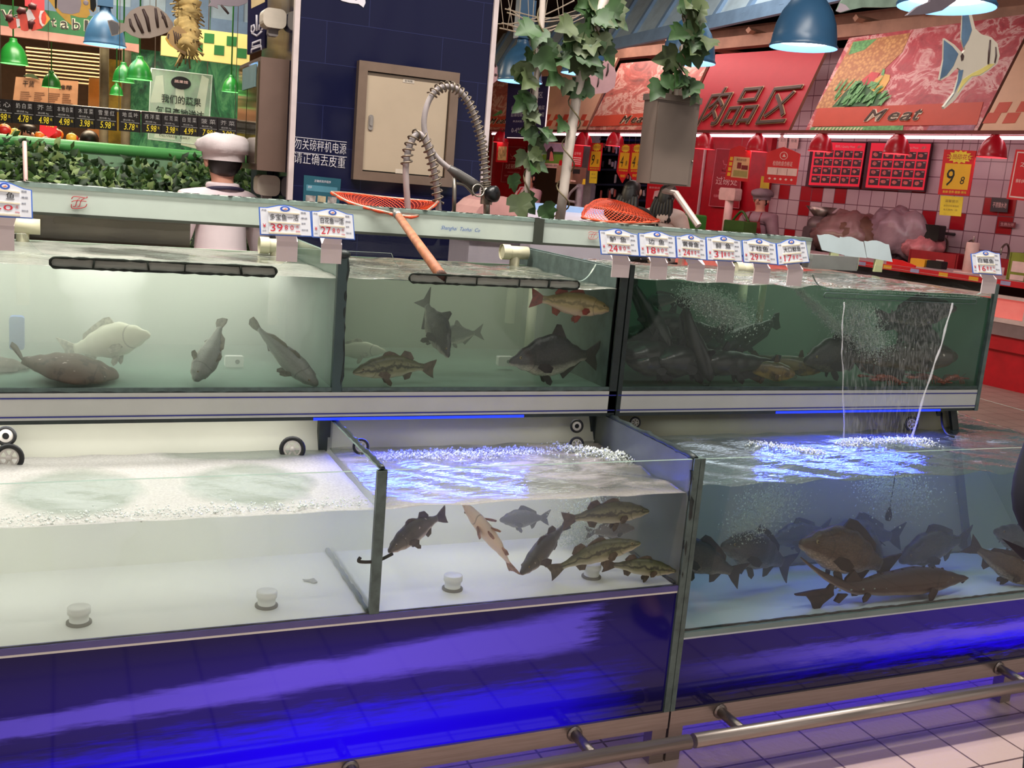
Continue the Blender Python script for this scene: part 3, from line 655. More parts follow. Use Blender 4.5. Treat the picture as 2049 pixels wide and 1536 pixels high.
# ---- water
V_L = water_vol('milky_water', (0.95, 0.98, 0.88), 2.4, (0.75, 0.9, 0.8), 0.15)
V_M = water_vol('green_water', (0.92, 0.96, 0.80), 1.4, (0.62, 0.8, 0.56), 0.45)
V_R = water_vol('dark_green_water', (0.78, 0.95, 0.8), 0.4, (0.55, 0.78, 0.66), 1.2)
V_LL = water_vol('white_cloudy_water', (0.97, 0.99, 0.93), 2.0, (0.74, 0.9, 0.78), 0.25)
V_LM = water_vol('clear_water', (0.96, 0.98, 0.93), 0.7, (0.8, 0.9, 0.8), 0.15)
V_LR = water_vol('bluish_water', (0.8, 0.92, 0.95), 0.55, (0.62, 0.79, 0.8), 0.9)
h1 = atz(150, 985, .757); h2 = atz(500, 967, .757)
T_LL = foam_mat('foam_swirls', (118, 128, 116), (244, 241, 240), 0.18, 0.2, 5, [(h1.x, h1.y + .005, 0.15, 0.175), (h2.x, h2.y, 0.15, 0.17), (0.45, 2.62, 0.22, 0.07)], 0.12, gloss=(.35, .3))
T_LM = foam_mat('streaky_foam', (120, 118, 108), (216, 206, 200), 0.57, 0.09, 5, [], 0.45, (1, 2.4, 1), (2.135, 2.2, 0.85))
T_LR = foam_mat('rippled_blue', (96, 112, 124), (190, 196, 210), 0.66, 0.06, 7, [], 0.6, (1, 2.5, 1))
T_UL = foam_mat('upper_foam', (150, 160, 148), (222, 220, 210), 0.40, 0.16, 5, [(at(280, 505, 3.0).x, 3.02, 0.17, 0.14), (at(520, 520, 3.0).x, 3.0, 0.16, 0.12)], 0.35)
T_UM = foam_mat('upper_ripples', (120, 124, 110), (214, 210, 200), 0.6, 0.06, 8, [], 0.4, (1, 2, 1), (2.58, 2.64, 0.5))
T_UR = foam_mat('upper_ripples_dim', (110, 114, 104), (214, 206, 200), 0.6, 0.06, 9, [], 0.4, (1, 2, 1), (2.58, 2.62, 0.4))
e = 0.0012
water('tank_water', XL + .01, XP - .007, D + .008 + e, 2.655, ZB + e, .757, V_LL, T_LL, 'milky water under white foam with two round clear swirls', seed=1, amp=.0025, ybot=2.517)
water('tank_water', XP + .007, XS - .023, D + .008 + e, 2.655, ZB + e, .759, V_LM, T_LM, 'clear water of the low bass compartment under streaks of foam', seed=2, amp=.005, ybot=2.517)
ws = atz(1760, 890, .773)
water('tank_water', XS + .009, XR - .009, D + .008 + e, 2.86, ZB2 + e, .773, V_LR, T_LR, 'bluish water of the low carp and sturgeon tank', seed=3, amp=.008, ybot=2.46, bumps=((ws.x - .05, ws.y, .05, .012), (ws.x + .1, ws.y, .06, .014)))
water('tank_water', XL + .01, XP - .007, YU + .004 + e, YB - .062, ZS1 + .005, ZW1, V_L, T_UL, 'cloudy pale green water around the turbot and croaker', seed=4)
water('tank_water', XP + .007, XS - .032, YU + .004 + e, YB - .062, ZS1 + .005, ZW1, V_M, T_UM, 'green water around the red-tailed perch and bream', seed=5, amp=.007)
water('tank_water', XS + .014, XE - .009, YU + .004 + e, YB - .062, ZS1 + .005, ZW2, V_R, T_UR, 'dark green water around the catfish and carp', seed=6, amp=.007)
# ================================================================ fish
def fish_mat(name, back, side, belly, spots=None, stripe=None, fin=None, scale=0.0, rough=0.4, mottled=0.0, redspots=False):
    t = NT(name); v = t.obj()
    u = t.n('Attribute', attribute_name='fu').outputs['Fac']; h = t.n('Attribute', attribute_name='fv').outputs['Fac']
    nz = t.noise(v, 30, 4); hh = t.math('ADD', h, t.math('MULTIPLY', t.math('SUBTRACT', nz, 0.5), 0.35))
    f = t.n('MapRange', {0: hh, 1: -1.0, 2: 1.0, 3: 0.0, 4: 1.0}).outputs[0]
    c = t.ramp(f, [(0.1, S(*belly)), (0.36, S(*side)), (0.62, S(*side)), (0.85, S(*back))])
    if spots:
        sp = t.noise(v, 75, 3, 0.6); k = t.math('MULTIPLY', t.n('MapRange', {0: sp, 1: 0.56, 2: 0.62, 3: 0.0, 4: 0.75}).outputs[0], t.n('MapRange', {0: h, 1: -0.3, 2: 0.2, 3: 0.0, 4: 1.0}).outputs[0])
        c = t.mix(k, c, S(*spots))
    if mottled:
        mt = t.noise(v, 22, 4, 0.6); c = t.mix(t.n('MapRange', {0: mt, 1: 0.52, 2: 0.6, 3: 0.0, 4: mottled}).outputs[0], c, S(*[x * 0.45 for x in back]))
        lt = t.noise(v, 60, 2); c = t.mix(t.n('MapRange', {0: lt, 1: 0.68, 2: 0.72, 3: 0.0, 4: 0.7}).outputs[0], c, S(210, 196, 184))
    if stripe:
        sn = t.noise(v, 55, 3); d = t.math('ABSOLUTE', t.math('ADD', t.math('SUBTRACT', h, 0.1), t.math('MULTIPLY', t.math('SUBTRACT', sn, 0.5), 1.1)))
        c = t.mix(t.n('MapRange', {0: d, 1: 0.08, 2: 0.24, 3: 0.9, 4: 0.0}).outputs[0], c, S(*stripe))
    if redspots:
        rs = t.noise(v, 14, 2); c = t.mix(t.n('MapRange', {0: rs, 1: 0.6, 2: 0.66, 3: 0.0, 4: 0.8}).outputs[0], c, S(206, 84, 84))
    # crease behind the gill cover
    g = t.math('ABSOLUTE', t.math('SUBTRACT', u, t.math('SUBTRACT', 0.235, t.math('MULTIPLY', t.math('MULTIPLY', h, h), 0.05))))
    c = t.mix(t.n('MapRange', {0: g, 1: 0.003, 2: 0.009, 3: 0.5, 4: 0.0}).outputs[0], c, S(*[x * 0.45 for x in side]))
    hgt = nz
    if scale:
        vo = t.n('TexVoronoi', {'Vector': t.n('CombineXYZ', {0: t.math('MULTIPLY', u, 46.0), 1: t.math('MULTIPLY', h, 11.0), 2: 0.0}).outputs[0], 'Scale': 1.0}).outputs[0]
        c = t.mix(t.math('MULTIPLY', t.n('MapRange', {0: vo, 1: 0.3, 2: 0.6, 3: 0.0, 4: 1.0}).outputs[0], scale), c, S(*[x * 0.5 for x in side])); hgt = vo
    bp = t.n('Bump', {'Strength': 0.3, 'Distance': 0.003, 'Height': hgt})
    body = t.surf(t.n('BsdfPrincipled', {'Base Color': c, 'Roughness': rough, 'Normal': bp.outputs[0]}).outputs[0])
    fc = fin or back
    t2_ = NT(name + '_fin'); v2 = t2_.obj(); wv = t2_.noise(t2_.mapping(v2, (1, 1, 1)), 90, 2)
    cc = t2_.ramp(wv, [(0.35, S(*[x * 0.75 for x in fc])), (0.65, S(*fc))])
    pr = t2_.n('BsdfPrincipled', {'Base Color': cc, 'Roughness': 0.5}); tl = t2_.n('BsdfTranslucent', {'Color': cc})
    finm = t2_.surf(t2_.n('MixShader', {0: 0.3, 1: pr.outputs[0], 2: tl.outputs[0]}).outputs[0])
    return body, finm
M_EYEW = P('fish_eye_ring', (126, 112, 76), 0.2); M_EYEB = P('fish_pupil', (8, 8, 10), 0.1)
PROF = {
 'bass': [(0, .004, -.012, .008), (.03, .03, -.035, .03), (.12, .072, -.07, .056), (.25, .112, -.105, .074), (.4, .132, -.124, .078), (.55, .118, -.11, .064), (.7, .072, -.064, .038), (.8, .044, -.04, .02), (.85, .042, -.04, .01)],
 'croaker': [(0, .0, -.02, .012), (.04, .035, -.045, .035), (.13, .085, -.085, .062), (.27, .118, -.11, .078), (.42, .118, -.105, .072), (.58, .088, -.078, .05), (.72, .052, -.045, .03), (.82, .032, -.03, .016), (.86, .03, -.028, .008)],
 'bream': [(0, .0, -.02, .008), (.05, .042, -.05, .03), (.15, .11, -.10, .05), (.3, .186, -.16, .064), (.42, .208, -.186, .066), (.55, .172, -.165, .056), (.68, .098, -.105, .036), (.78, .05, -.054, .018), (.83, .046, -.046, .009)],
 'carp': [(0, .0, -.018, .012), (.05, .052, -.05, .04), (.15, .115, -.095, .07), (.3, .172, -.145, .09), (.45, .172, -.155, .088), (.6, .128, -.118, .062), (.72, .074, -.07, .036), (.8, .05, -.05, .018), (.84, .05, -.05, .009)],
 'catfish': [(0, .012, -.018, .04), (.04, .034, -.04, .07), (.12, .06, -.062, .088), (.25, .075, -.085, .082), (.42, .07, -.075, .062), (.6, .055, -.055, .042), (.78, .038, -.034, .022), (.9, .028, -.024, .008)],
 'turbot': [(0, .0, -.015, .02), (.06, .04, -.02, .10), (.2, .075, -.03, .19), (.4, .10, -.035, .245), (.6, .09, -.03, .22), (.75, .06, -.025, .12), (.85, .035, -.02, .05), (.9, .02, -.015, .03)],
 'sturgeon': [(0, .0, -.008, .008), (.05, .014, -.018, .018), (.1, .03, -.028, .03), (.2, .056, -.044, .044), (.33, .07, -.05, .052), (.5, .058, -.04, .042), (.65, .036, -.026, .026), (.76, .022, -.016, .014), (.84, .016, -.012, .008), (.93, .009, -.006, .005), (1.0, .004, -.002, .002)],
}
# median fins as outlines in (t along the body, height / length)
MFIN = {
 'bass': [[(.83, .03), (.92, .075), (1.0, .105), (.975, .0), (1.0, -.105), (.92, -.075), (.83, -.03)], [(.34, .12), (.37, .16), (.42, .17), (.48, .15), (.54, .115)], [(.55, .11), (.59, .17), (.66, .155), (.71, .09), (.7, .07)], [(.6, -.09), (.64, -.15), (.7, -.13), (.72, -.06)]],
 'croaker': [[(.84, .025), (.92, .055), (.98, .055), (1.0, .0), (.98, -.055), (.92, -.055), (.84, -.025)], [(.3, .11), (.34, .15), (.4, .15), (.46, .11)], [(.47, .1), (.52, .13), (.68, .1), (.76, .045)], [(.6, -.07), (.64, -.11), (.69, -.06)]],
 'bream': [[(.81, .04), (.9, .1), (1.0, .165), (.93, .0), (1.0, -.165), (.9, -.1), (.81, -.04)], [(.42, .2), (.46, .29), (.5, .285), (.58, .15)], [(.56, -.16), (.6, -.21), (.68, -.14), (.78, -.05)]],
 'carp': [[(.82, .045), (.9, .095), (1.0, .145), (.94, .0), (1.0, -.145), (.9, -.095), (.82, -.045)], [(.34, .165), (.38, .235), (.44, .235), (.56, .19), (.7, .125), (.72, .07)], [(.62, -.11), (.66, -.185), (.7, -.16), (.74, -.065)]],
 'catfish': [[(.87, .025), (.94, .06), (1.0, .055), (.985, .0), (1.0, -.055), (.94, -.06), (.87, -.022)], [(.26, .07), (.3, .13), (.33, .12), (.34, .07)], [(.45, -.07), (.5, -.115), (.8, -.075), (.88, -.022)]],
 'turbot': [[(.88, .02), (.93, .1), (.98, .125), (1.02, .1), (1.03, .0), (1.02, -.1), (.98, -.125), (.93, -.1), (.88, -.02)]],
 'sturgeon': [[(.8, .014), (.9, .012), (1.0, .004), (1.0, -.001), (.94, -.008), (.905, -.04), (.875, -.09), (.845, -.05), (.79, -.016)], [(.64, .03), (.695, .085), (.735, .05), (.74, .024)], [(.71, -.02), (.755, -.055), (.78, -.045), (.76, -.015)]],
}
def fish(label, sp, mats, head, tail, roll=0.0, bend=0.0, bendv=0.0, group=None, cat='fish', name=None, fat=1.0, eyes=True, whisk=False, s2=0.0, pect=True, lift=0.0, dry=False):
    """head / tail: points in the water; roll turns it about its long axis, bend curves it sideways, bendv up or down"""
    head, tail = Vector(head), Vector(tail); ax = (tail - head); L = ax.length; ax.normalize()
    up = Vector((0, 0, 1)) - ax * ax.z
    if up.length < 0.15: up = Vector((0, -1, 0)) - ax * -ax.y
    up.normalize(); side = ax.cross(up); cr, sr = math.cos(roll), math.sin(roll)
    up, side = up * cr + side * sr, side * cr - up * sr
    def sp_at(t):
        return head + ax * (L * t) + side * (L * (bend * math.sin(PI * t) + s2 * math.sin(2 * PI * t))) + up * (L * (bendv * math.sin(PI * min(1, max(0, t))) + lift * max(0.0, t - .66) ** 1.5))
    def frame(t):
        a = (sp_at(t + .01) - sp_at(t - .01)).normalized(); u = (up - a * up.dot(a)).normalized(); return sp_at(t), a, u, a.cross(u)
    pr = PROF[sp]; NR, NS = 30, 16
    def prof(t):
        for i in range(len(pr) - 1):
            if t <= pr[i + 1][0]:
                a, c = pr[i], pr[i + 1]; k = (t - a[0]) / (c[0] - a[0]); k = k * k * (3 - 2 * k) if i else math.sqrt(k)
                return [a[j] + (c[j] - a[j]) * k for j in (1, 2, 3)]
        return pr[-1][1:]
    tmax = pr[-1][0]; b = MB(); fu = []; fv = []
    for i in range(NR + 1):
        t = tmax * (i / NR) ** 1.15; tp, bt, w = prof(t); p, a, u, sd = frame(t)
        for j in range(NS):
            an = 2 * PI * j / NS; cz = math.cos(an); sn = math.sin(an)
            hz = (tp if cz > 0 else -bt) * cz * L * fat; ww = w * L * math.copysign(abs(sn) ** 0.85, sn) * fat
            b.v.append(p + u * hz + sd * ww); fu.append(t); fv.append(cz)
    for i in range(NR):
        for j in range(NS):
            b.f.append((i * NS + j, i * NS + (j + 1) % NS, (i + 1) * NS + (j + 1) % NS, (i + 1) * NS + j)); b.fm.append(0); b.fs.append(True)
    b.f.append(tuple(range(NS - 1, -1, -1))); b.fm.append(0); b.fs.append(True)
    b.f.append(tuple(NR * NS + j for j in range(NS))); b.fm.append(0); b.fs.append(True)
    flat = sp == 'turbot'
    for k, out in enumerate(MFIN[sp]):
        # densify the outline, scallop the outer edge a little
        pts = []
        for q in range(len(out)):
            a0, a1 = out[q], out[(q + 1) % len(out)]
            for s_ in range(3): pts.append((a0[0] + (a1[0] - a0[0]) * s_ / 3, a0[1] + (a1[1] - a0[1]) * s_ / 3))
        A = []; th = 0.0016 * max(1, L / 0.25)
        for t, h in pts:
            p, a, u, sd = frame(min(t, 1.02)); lift = 0.0
            if flat: A.append((p + sd * (h * L) + u * (max(0, t - .88) * L * 0.9), u))
            else: A.append((p + u * (h * L * fat), sd))
        base = len(b.v); n = len(A)
        b.v += [p + d * th for p, d in A] + [p - d * th for p, d in A]
        b.f.append(tuple(base + i for i in range(n))); b.f.append(tuple(base + n + i for i in range(n - 1, -1, -1)))
        b.fm += [1, 1]; b.fs += [False, False]
        for i in range(n): b.f.append((base + i, base + n + i, base + n + (i + 1) % n, base + (i + 1) % n)); b.fm.append(1); b.fs.append(False)
    if flat:      # fringe fins round the disc
        for sgn in (-1, 1):
            ring = []
            for i in range(17):
                t = 0.1 + 0.74 * i / 16; p, a, u, sd = frame(t); w = prof(t)[2]; ring.append((p + sd * sgn * w * L * .96, p + sd * sgn * (w + 0.045 + 0.008 * (i % 2)) * L - u * 0.012 * L, u))
            base = len(b.v)
            for q0, q1, u in ring: b.v += [q0, q1 - u * 0.002, q1, q0 + u * .006]
            for i in range(16):
                o = base + 4 * i; b.f += [(o, o + 4, o + 5, o + 1), (o + 2, o + 6, o + 7, o + 3), (o + 1, o + 5, o + 6, o + 2)]; b.fm += [1] * 3; b.fs += [False] * 3
    def sidefin(t, hfrac, sgn, ln, wd, back=0.8, out=0.5, down=0.3):
        p, a, u, sd = frame(t); tp, bt, w = prof(t); h = (tp if hfrac > 0 else -bt) * hfrac * L * fat
        q = p + u * h + sd * sgn * (w * L * fat * math.sqrt(max(0, 1 - hfrac * hfrac)) * 0.92)
        d = (a * back + sd * sgn * out - u * down).normalized(); e_ = (u * 0.9 + a * .3).normalized(); nn = d.cross(e_).normalized() * 0.001
        pts = [q + e_ * wd * .25 * L, q + d * ln * L * .6 + e_ * wd * .55 * L, q + d * ln * L + e_ * wd * .3 * L, q + d * ln * L * .97 - e_ * wd * .3 * L, q + d * ln * L * .55 - e_ * wd * .5 * L, q - e_ * wd * .25 * L]
        b.prism3([x - nn for x in pts], nn * 2, 1)
    if pect:
        for sgn in (-1, 1):
            if sp == 'sturgeon':
                sidefin(.22, -.5, sgn, .085, .06, .8, .3, .3); sidefin(.6, -.6, sgn, .06, .04, .85, .2, .35)
            elif not flat:
                sidefin(.27, -.35, sgn, .13 if sp != 'catfish' else .1, .08, .8, .55, .25); sidefin(.36 if sp != 'catfish' else .45, -.92, sgn, .11, .07, .7, .25, .7)
    if sp == 'sturgeon':
        for i in range(11):
            t = 0.17 + 0.06 * i; tp = prof(t)[0]; p, a, u, sd = frame(t); b.ell(p + u * tp * L, (0.012 * L, 0.006 * L, 0.01 * L), 1, a, sd, u, 6, 4)
            w = prof(t)[2]
            for sgn in (-1, 1): b.ell(p + sd * sgn * w * L * .97 + u * .006 * L, (0.008 * L, 0.004 * L, 0.005 * L), 2, a, sd, u, 6, 4)
    if sp != 'turbot':   # lips
        p, a, u, sd = frame(0.012); tp, bt, w = prof(0.02); b.tube([p + sd * w * .8 * L + a * .03 * L - u * .018 * L, p - u * .008 * L - a * .006 * L, p - sd * w * .8 * L + a * .03 * L - u * .018 * L], 0.006 * L, 6, 1)
    if whisk:
        for sgn in (-1, 1):
            for k_, (o_, l_) in enumerate(((.3, .16), (.55, .12))):
                p, a, u, sd = frame(.03); q = p + sd * sgn * .05 * L
                b.tube(smooth_path([q, q - a * .04 * L + sd * sgn * l_ * .5 * L - u * .02 * L, q + a * .02 * L + sd * sgn * l_ * L - u * .05 * L], 4), 0.0035 * L, 5, 1)
    if dry: return b.v
    fu += [0.9] * (len(b.v) - len(fu)); fv += [0.0] * (len(b.v) - len(fv))
    b.attr = {'fu': fu, 'fv': fv}
    th_ = thing(name or 'fish', label, cat, (head + tail) / 2, group)
    b.build('body', [mats[0], mats[1], M_EDGE], th_)
    if eyes:
        te = {'bass': .1, 'croaker': .1, 'bream': .095, 'carp': .1, 'catfish': .07, 'turbot': .09, 'sturgeon': .13}[sp]
        for sgn in (-1, 1):
            p, a, u, sd = frame(te); tp, bt, w = prof(te); r = {'catfish': .008, 'sturgeon': .006}.get(sp, .0145) * L
            hz = .45; c = p + u * tp * hz * L * fat + sd * sgn * w * L * fat * .84
            if flat: c = p + u * tp * .95 * L + sd * sgn * .035 * L; nrm = u
            else: nrm = (sd * sgn + u * .25).normalized()
            eb = MB(); t1_ = nrm.orthogonal().normalized(); eb.ell(c, (r, r, r * .6), 0, t1_, nrm.cross(t1_), nrm, 10, 6); eb.ell(c + nrm * r * .35, (r * .55, r * .55, r * .36), 1, t1_, nrm.cross(t1_), nrm, 8, 5)
            eb.build('eye', [M_EYEW, M_EYEB], th_)
    return th_
FB = fish_mat('bass_skin', (74, 74, 44), (128, 126, 92), (206, 198, 170), spots=(48, 48, 30), stripe=(44, 44, 30), fin=(112, 94, 74))
FBD = fish_mat('bass_dark_skin', (62, 58, 48), (92, 84, 72), (196, 176, 160), fin=(92, 76, 70), mottled=0.3)
FPER = fish_mat('golden_perch_skin', (142, 122, 70), (186, 162, 116), (214, 186, 158), spots=(120, 100, 60), stripe=(128, 112, 76), fin=(170, 62, 52))
FPALE = fish_mat('pale_bass_skin', (206, 180, 160), (226, 202, 180), (228, 208, 190), fin=(196, 150, 130), redspots=True)
FCRO = fish_mat('croaker_skin', (116, 120, 112), (146, 150, 140), (206, 204, 190), fin=(140, 134, 114), scale=.12)
FGHOST = fish_mat('ghost_skin', (212, 214, 190), (222, 222, 200), (228, 226, 208), fin=(210, 208, 190))
FTUR = fish_mat('turbot_skin', (96, 80, 66), (96, 80, 66), (160, 142, 126), fin=(100, 84, 70), mottled=0.7, rough=.6)
FBRE = fish_mat('bream_skin', (44, 44, 46), (72, 70, 68), (196, 192, 176), fin=(64, 56, 56), scale=.3)
FCARP = fish_mat('carp_skin', (34, 32, 30), (56, 54, 48), (128, 122, 108), fin=(34, 31, 30), scale=.5)
FCARB = fish_mat('brown_carp_skin', (74, 52, 32), (78, 60, 44), (170, 158, 142), fin=(44, 34, 30), scale=.5)
FCARK = fish_mat('slate_carp_skin', (28, 36, 48), (36, 46, 60), (60, 68, 78), fin=(28, 34, 44), scale=.3)
FCAT = fish_mat('catfish_skin', (26, 28, 26), (34, 35, 31), (70, 70, 60), fin=(26, 28, 25), rough=.3)
FYEL = fish_mat('yellow_catfish_skin', (74, 58, 28), (116, 92, 44), (196, 164, 88), fin=(88, 64, 34), mottled=.7, rough=.3)
FBRN = fish_mat('brown_catfish_skin', (44, 38, 32), (62, 52, 42), (110, 92, 66), fin=(44, 38, 32), mottled=.5, rough=.3)
FSTU = fish_mat('sturgeon_skin', (48, 32, 27), (58, 40, 33), (150, 136, 124), fin=(48, 32, 27), rough=.5)

# ---- raised tank, left compartment
def F_(label, sp, mats, h, Yh, t, Yt, **k):
    """a fish seen from pixel h (snout) to pixel t (tail tip); brought forward until it clears the floor and the panes of its tank"""
    up = min(Yh, Yt) > 2.55; low = lambda x: (.936 if up else (.3745 if x > XS else .5105)); front = 2.577 if up else 2.1275
    for step in range(60):
        a, c = at(h[0], h[1], Yh), at(t[0], t[1], Yt); vs = fish(label, sp, mats, a, c, dry=True, **k)
        y0 = min(v.y for v in vs); z0 = min(v.z for v in vs) - low((a.x + c.x) / 2)
        if y0 < front: Yh += .004; Yt += .004
        if z0 < 0 and y0 > front + .005: Yh -= .005; Yt -= .005
        elif y0 >= front: break
    top = ((1.256 if (a.x + c.x) / 2 > XS else 1.222) if up else (.765 if (a.x + c.x) / 2 > XS else .752))
    dz = max(0, -z0); z1 = max(v.z for v in vs) + dz
    if z1 > top and not k.pop('breach', False): dz -= min(z1 - top, max(0, z0 + dz))
    d = Vector((0, 0, dz)); return fish(label, sp, mats, a + d, c + d, **k)
F_('speckled brown turbot lying on the tank floor, head pointing away from its raised tail fan', 'turbot', FTUR, (238, 764), 2.655, (22, 728), 2.665, name='turbot', bendv=-.06, fat=1.8)
F_('second turbot, dark and half hidden behind the speckled brown one', 'turbot', FTUR, (60, 735), 2.98, (-150, 722), 3.0, name='turbot', eyes=False)
F_('pale whitish fish barely seen through the cloudy water above the turbot', 'carp', FGHOST, (300, 668), 2.8, (120, 704), 2.95, eyes=False)
F_('silver croaker diving head down, its side turned to the glass', 'croaker', FCRO, (391, 762), 2.61, (446, 636), 2.70, roll=1.3, fat=1.7, name='croaker', bend=.03)
F_('grey croaker slanting down beside the partition, tail fan raised', 'croaker', FCRO, (636, 770), 2.61, (500, 638), 2.72, roll=-.5, name='croaker', bend=-.03, fat=1.2)
# ---- raised tank, middle compartment
F_('olive bass near the bottom of the middle raised compartment, nose towards the partition', 'bass', FB, (706, 750), 2.62, (870, 742), 2.66, name='bass', bendv=.05, fat=1.05, roll=.1)
F_('golden perch with a red tail just under the surface', 'bass', FPER, (1222, 612), 2.62, (1062, 588), 2.66, name='perch', fat=1.12, bend=.02)
F_('dark bream coming head on, pale lips towards the glass', 'bream', FBRE, (898, 714), 2.62, (845, 590), 2.83, name='bream', fat=.85, roll=.5)
F_('dark bream behind the head-on one, only its forked tail in view', 'bream', FBRE, (868, 675), 2.86, (968, 664), 2.84, name='bream')
F_('pale yellowish fish fading into the green water beside the partition', 'carp', FGHOST, (772, 702), 2.84, (640, 700), 2.9, eyes=False, fat=.8)
F_('dark deep-bodied bream facing away from the catfish tank, close to the floor', 'bream', FBRE, (1018, 735), 2.62, (1202, 722), 2.68, name='bream', roll=.1, bendv=.02)
# ---- raised tank, right compartment
F_('black catfish plunging down next to the end frame', 'catfish', FCAT, (1345, 680), 2.66, (1262, 540), 2.74, name='catfish', whisk=True, fat=1.35, bend=.05)
F_('dark fish with a forked tail, seen behind the plunging catfish', 'carp', FBRE, (1278, 606), 2.82, (1378, 594), 2.78, fat=.8)
F_('long black catfish arching down to the floor in the middle of the crowd', 'catfish', FCAT, (1424, 768), 2.64, (1366, 608), 2.70, name='catfish', bend=-.12, fat=1.5, whisk=True, roll=-.4)
F_('black catfish lying crosswise behind the arching one', 'catfish', FCAT, (1420, 700), 2.80, (1560, 640), 2.86, name='catfish', fat=1.5)
F_('dark catfish low in the corner of the crowded tank', 'catfish', FCAT, (1262, 735), 2.72, (1392, 742), 2.80, name='catfish', fat=1.6)
F_('dark catfish hanging level halfway down beside the end frame', 'catfish', FCAT, (1250, 672), 2.78, (1400, 664), 2.84, name='catfish', fat=1.5)
F_('black catfish wedged below the long arching one, head by the end frame', 'catfish', FCAT, (1250, 706), 2.66, (1420, 720), 2.74, name='catfish', fat=1.7, eyes=False)
F_('black catfish crossing just behind the tail of the arching one', 'catfish', FCAT, (1290, 640), 2.72, (1450, 668), 2.78, name='catfish', fat=1.5)
F_('black catfish pressed on the floor behind the yellow one', 'catfish', FCAT, (1300, 760), 2.76, (1480, 756), 2.8, name='catfish', fat=1.7)
F_('dim catfish stretched above the yellow one', 'catfish', FCAT, (1398, 722), 2.86, (1560, 728), 2.9, name='catfish', fat=1.5)
F_('olive yellow catfish on the floor with a raised back fin', 'catfish', FYEL, (1584, 770), 2.62, (1460, 752), 2.68, name='catfish', fat=1.9, whisk=True)
F_('dull yellow catfish behind the carp that noses into the bubbles', 'catfish', FYEL, (1642, 738), 2.76, (1500, 714), 2.86, name='catfish', fat=1.7)
F_('blackish carp nosing in from beside the falling water', 'carp', FCARP, (1610, 722), 2.64, (1752, 694), 2.72, name='carp', roll=.1)
F_('brown carp highest in the crowded tank, under the slot', 'carp', FCARP, (1914, 612), 2.63, (1748, 636), 2.68, name='carp', fat=.95)
F_('brown carp tucked under the highest one, nose down', 'carp', FCARP, (1892, 706), 2.68, (1772, 640), 2.74, name='carp', bend=.02, fat=1.1)
F_('dull brown catfish behind the falling water', 'catfish', FBRN, (1900, 728), 2.84, (1680, 736), 2.84, name='catfish', fat=1.4)
# ---- low middle compartment
F_('grey bass nose down beside the partition of the low tank', 'bass', FBD, (777, 1104), 2.19, (893, 1028), 2.27, name='bass', fat=1.15, bendv=.04, roll=-.1)
F_('pale belly-up bass with red sores hanging from the surface', 'bass', FPALE, (926, 1005), 2.2, (1030, 1145), 2.19, name='bass', roll=-1.9, bendv=-.05, fat=.9)
F_('grey-brown bass slanting nose down in the middle of the low tank', 'bass', FBD, (1042, 1148), 2.17, (1140, 1040), 2.30, name='bass', fat=1.0)
F_('striped bass just under the foam', 'bass', FB, (1299, 1022), 2.2, (1124, 1042), 2.24, name='bass', fat=.98, bendv=.03)
F_('striped bass swimming below the topmost one, tail fin hanging', 'bass', FB, (1282, 1086), 2.17, (1098, 1146), 2.23, name='bass', fat=.9, bendv=.05)
F_('striped bass nearest the floor in the corner by the end post', 'bass', FB, (1352, 1142), 2.165, (1206, 1130), 2.22, name='bass', fat=.95, bendv=.02)
F_('dark fish deep in the back of the low bass compartment', 'carp', FCARP, (1000, 1040), 2.44, (1100, 1035), 2.46, name='bass', eyes=False)
F_('dark reddish fish behind the striped bass', 'carp', FCARB, (1270, 1056), 2.36, (1170, 1066), 2.40, eyes=False)
F_('brown fish whose back breaks the foam of the low compartment', 'bass', FBD, tuple(atz(905, 900, .757)), 0, (0, 0), 0) if False else fish('brown fish whose back breaks the foam of the low compartment', 'bass', FBD, atz(905, 922, .735), atz(985, 912, .735), name='bass', fat=1.3, roll=0)
# ---- low right tank
F_('grey carp swimming behind the sturgeon tail, forked tail hanging', 'carp', FCARP, (1444, 1092), 2.32, (1586, 1136), 2.38, name='carp', bendv=.04)
F_('dark carp half hidden at the corner post of the low right tank', 'carp', FCARP, (1330, 1088), 2.26, (1488, 1152), 2.24, name='carp')
F_('brown carp with a pale belly above the sturgeon', 'carp', FCARB, (1600, 1094), 2.22, (1788, 1150), 2.28, name='carp', bendv=.03, fat=.92)
F_('slate blue carp at the back, left of the brown one', 'carp', FCARK, (1545, 1080), 2.44, (1662, 1056), 2.46, name='carp', eyes=False)
F_('slate blue carp at the back, straight above the brown one', 'carp', FCARK, (1648, 1072), 2.45, (1808, 1072), 2.45, name='carp', eyes=False)
F_('black carp turned away behind the brown one, tail towards the sturgeon', 'carp', FCARK, (1736, 1048), 2.36, (1776, 1172), 2.22, name='carp', roll=.7)
F_('dark carp with a spiny back fin beside the back post', 'carp', FCARP, (1800, 1122), 2.36, (1942, 1078), 2.4, name='carp', bendv=.04)
F_('reddish brown carp leaving the frame on the floor of the low right tank', 'carp', FCARB, (2080, 1182), 2.22, (1932, 1096), 2.34, name='carp', fat=.9)
F_('grey fish beyond the back post at the far end of the low right tank', 'carp', FCARP, (1990, 1062), 2.46, (2092, 1100), 2.5, name='carp', fat=.8)
a, c = at(1930, 1186, 2.172), at(1590, 1196, 2.172); a.z = c.z = .42; fish('long brown sturgeon with a pointed snout resting on the floor', 'sturgeon', FSTU, a, c, name='sturgeon', lift=.85, fat=1.08)
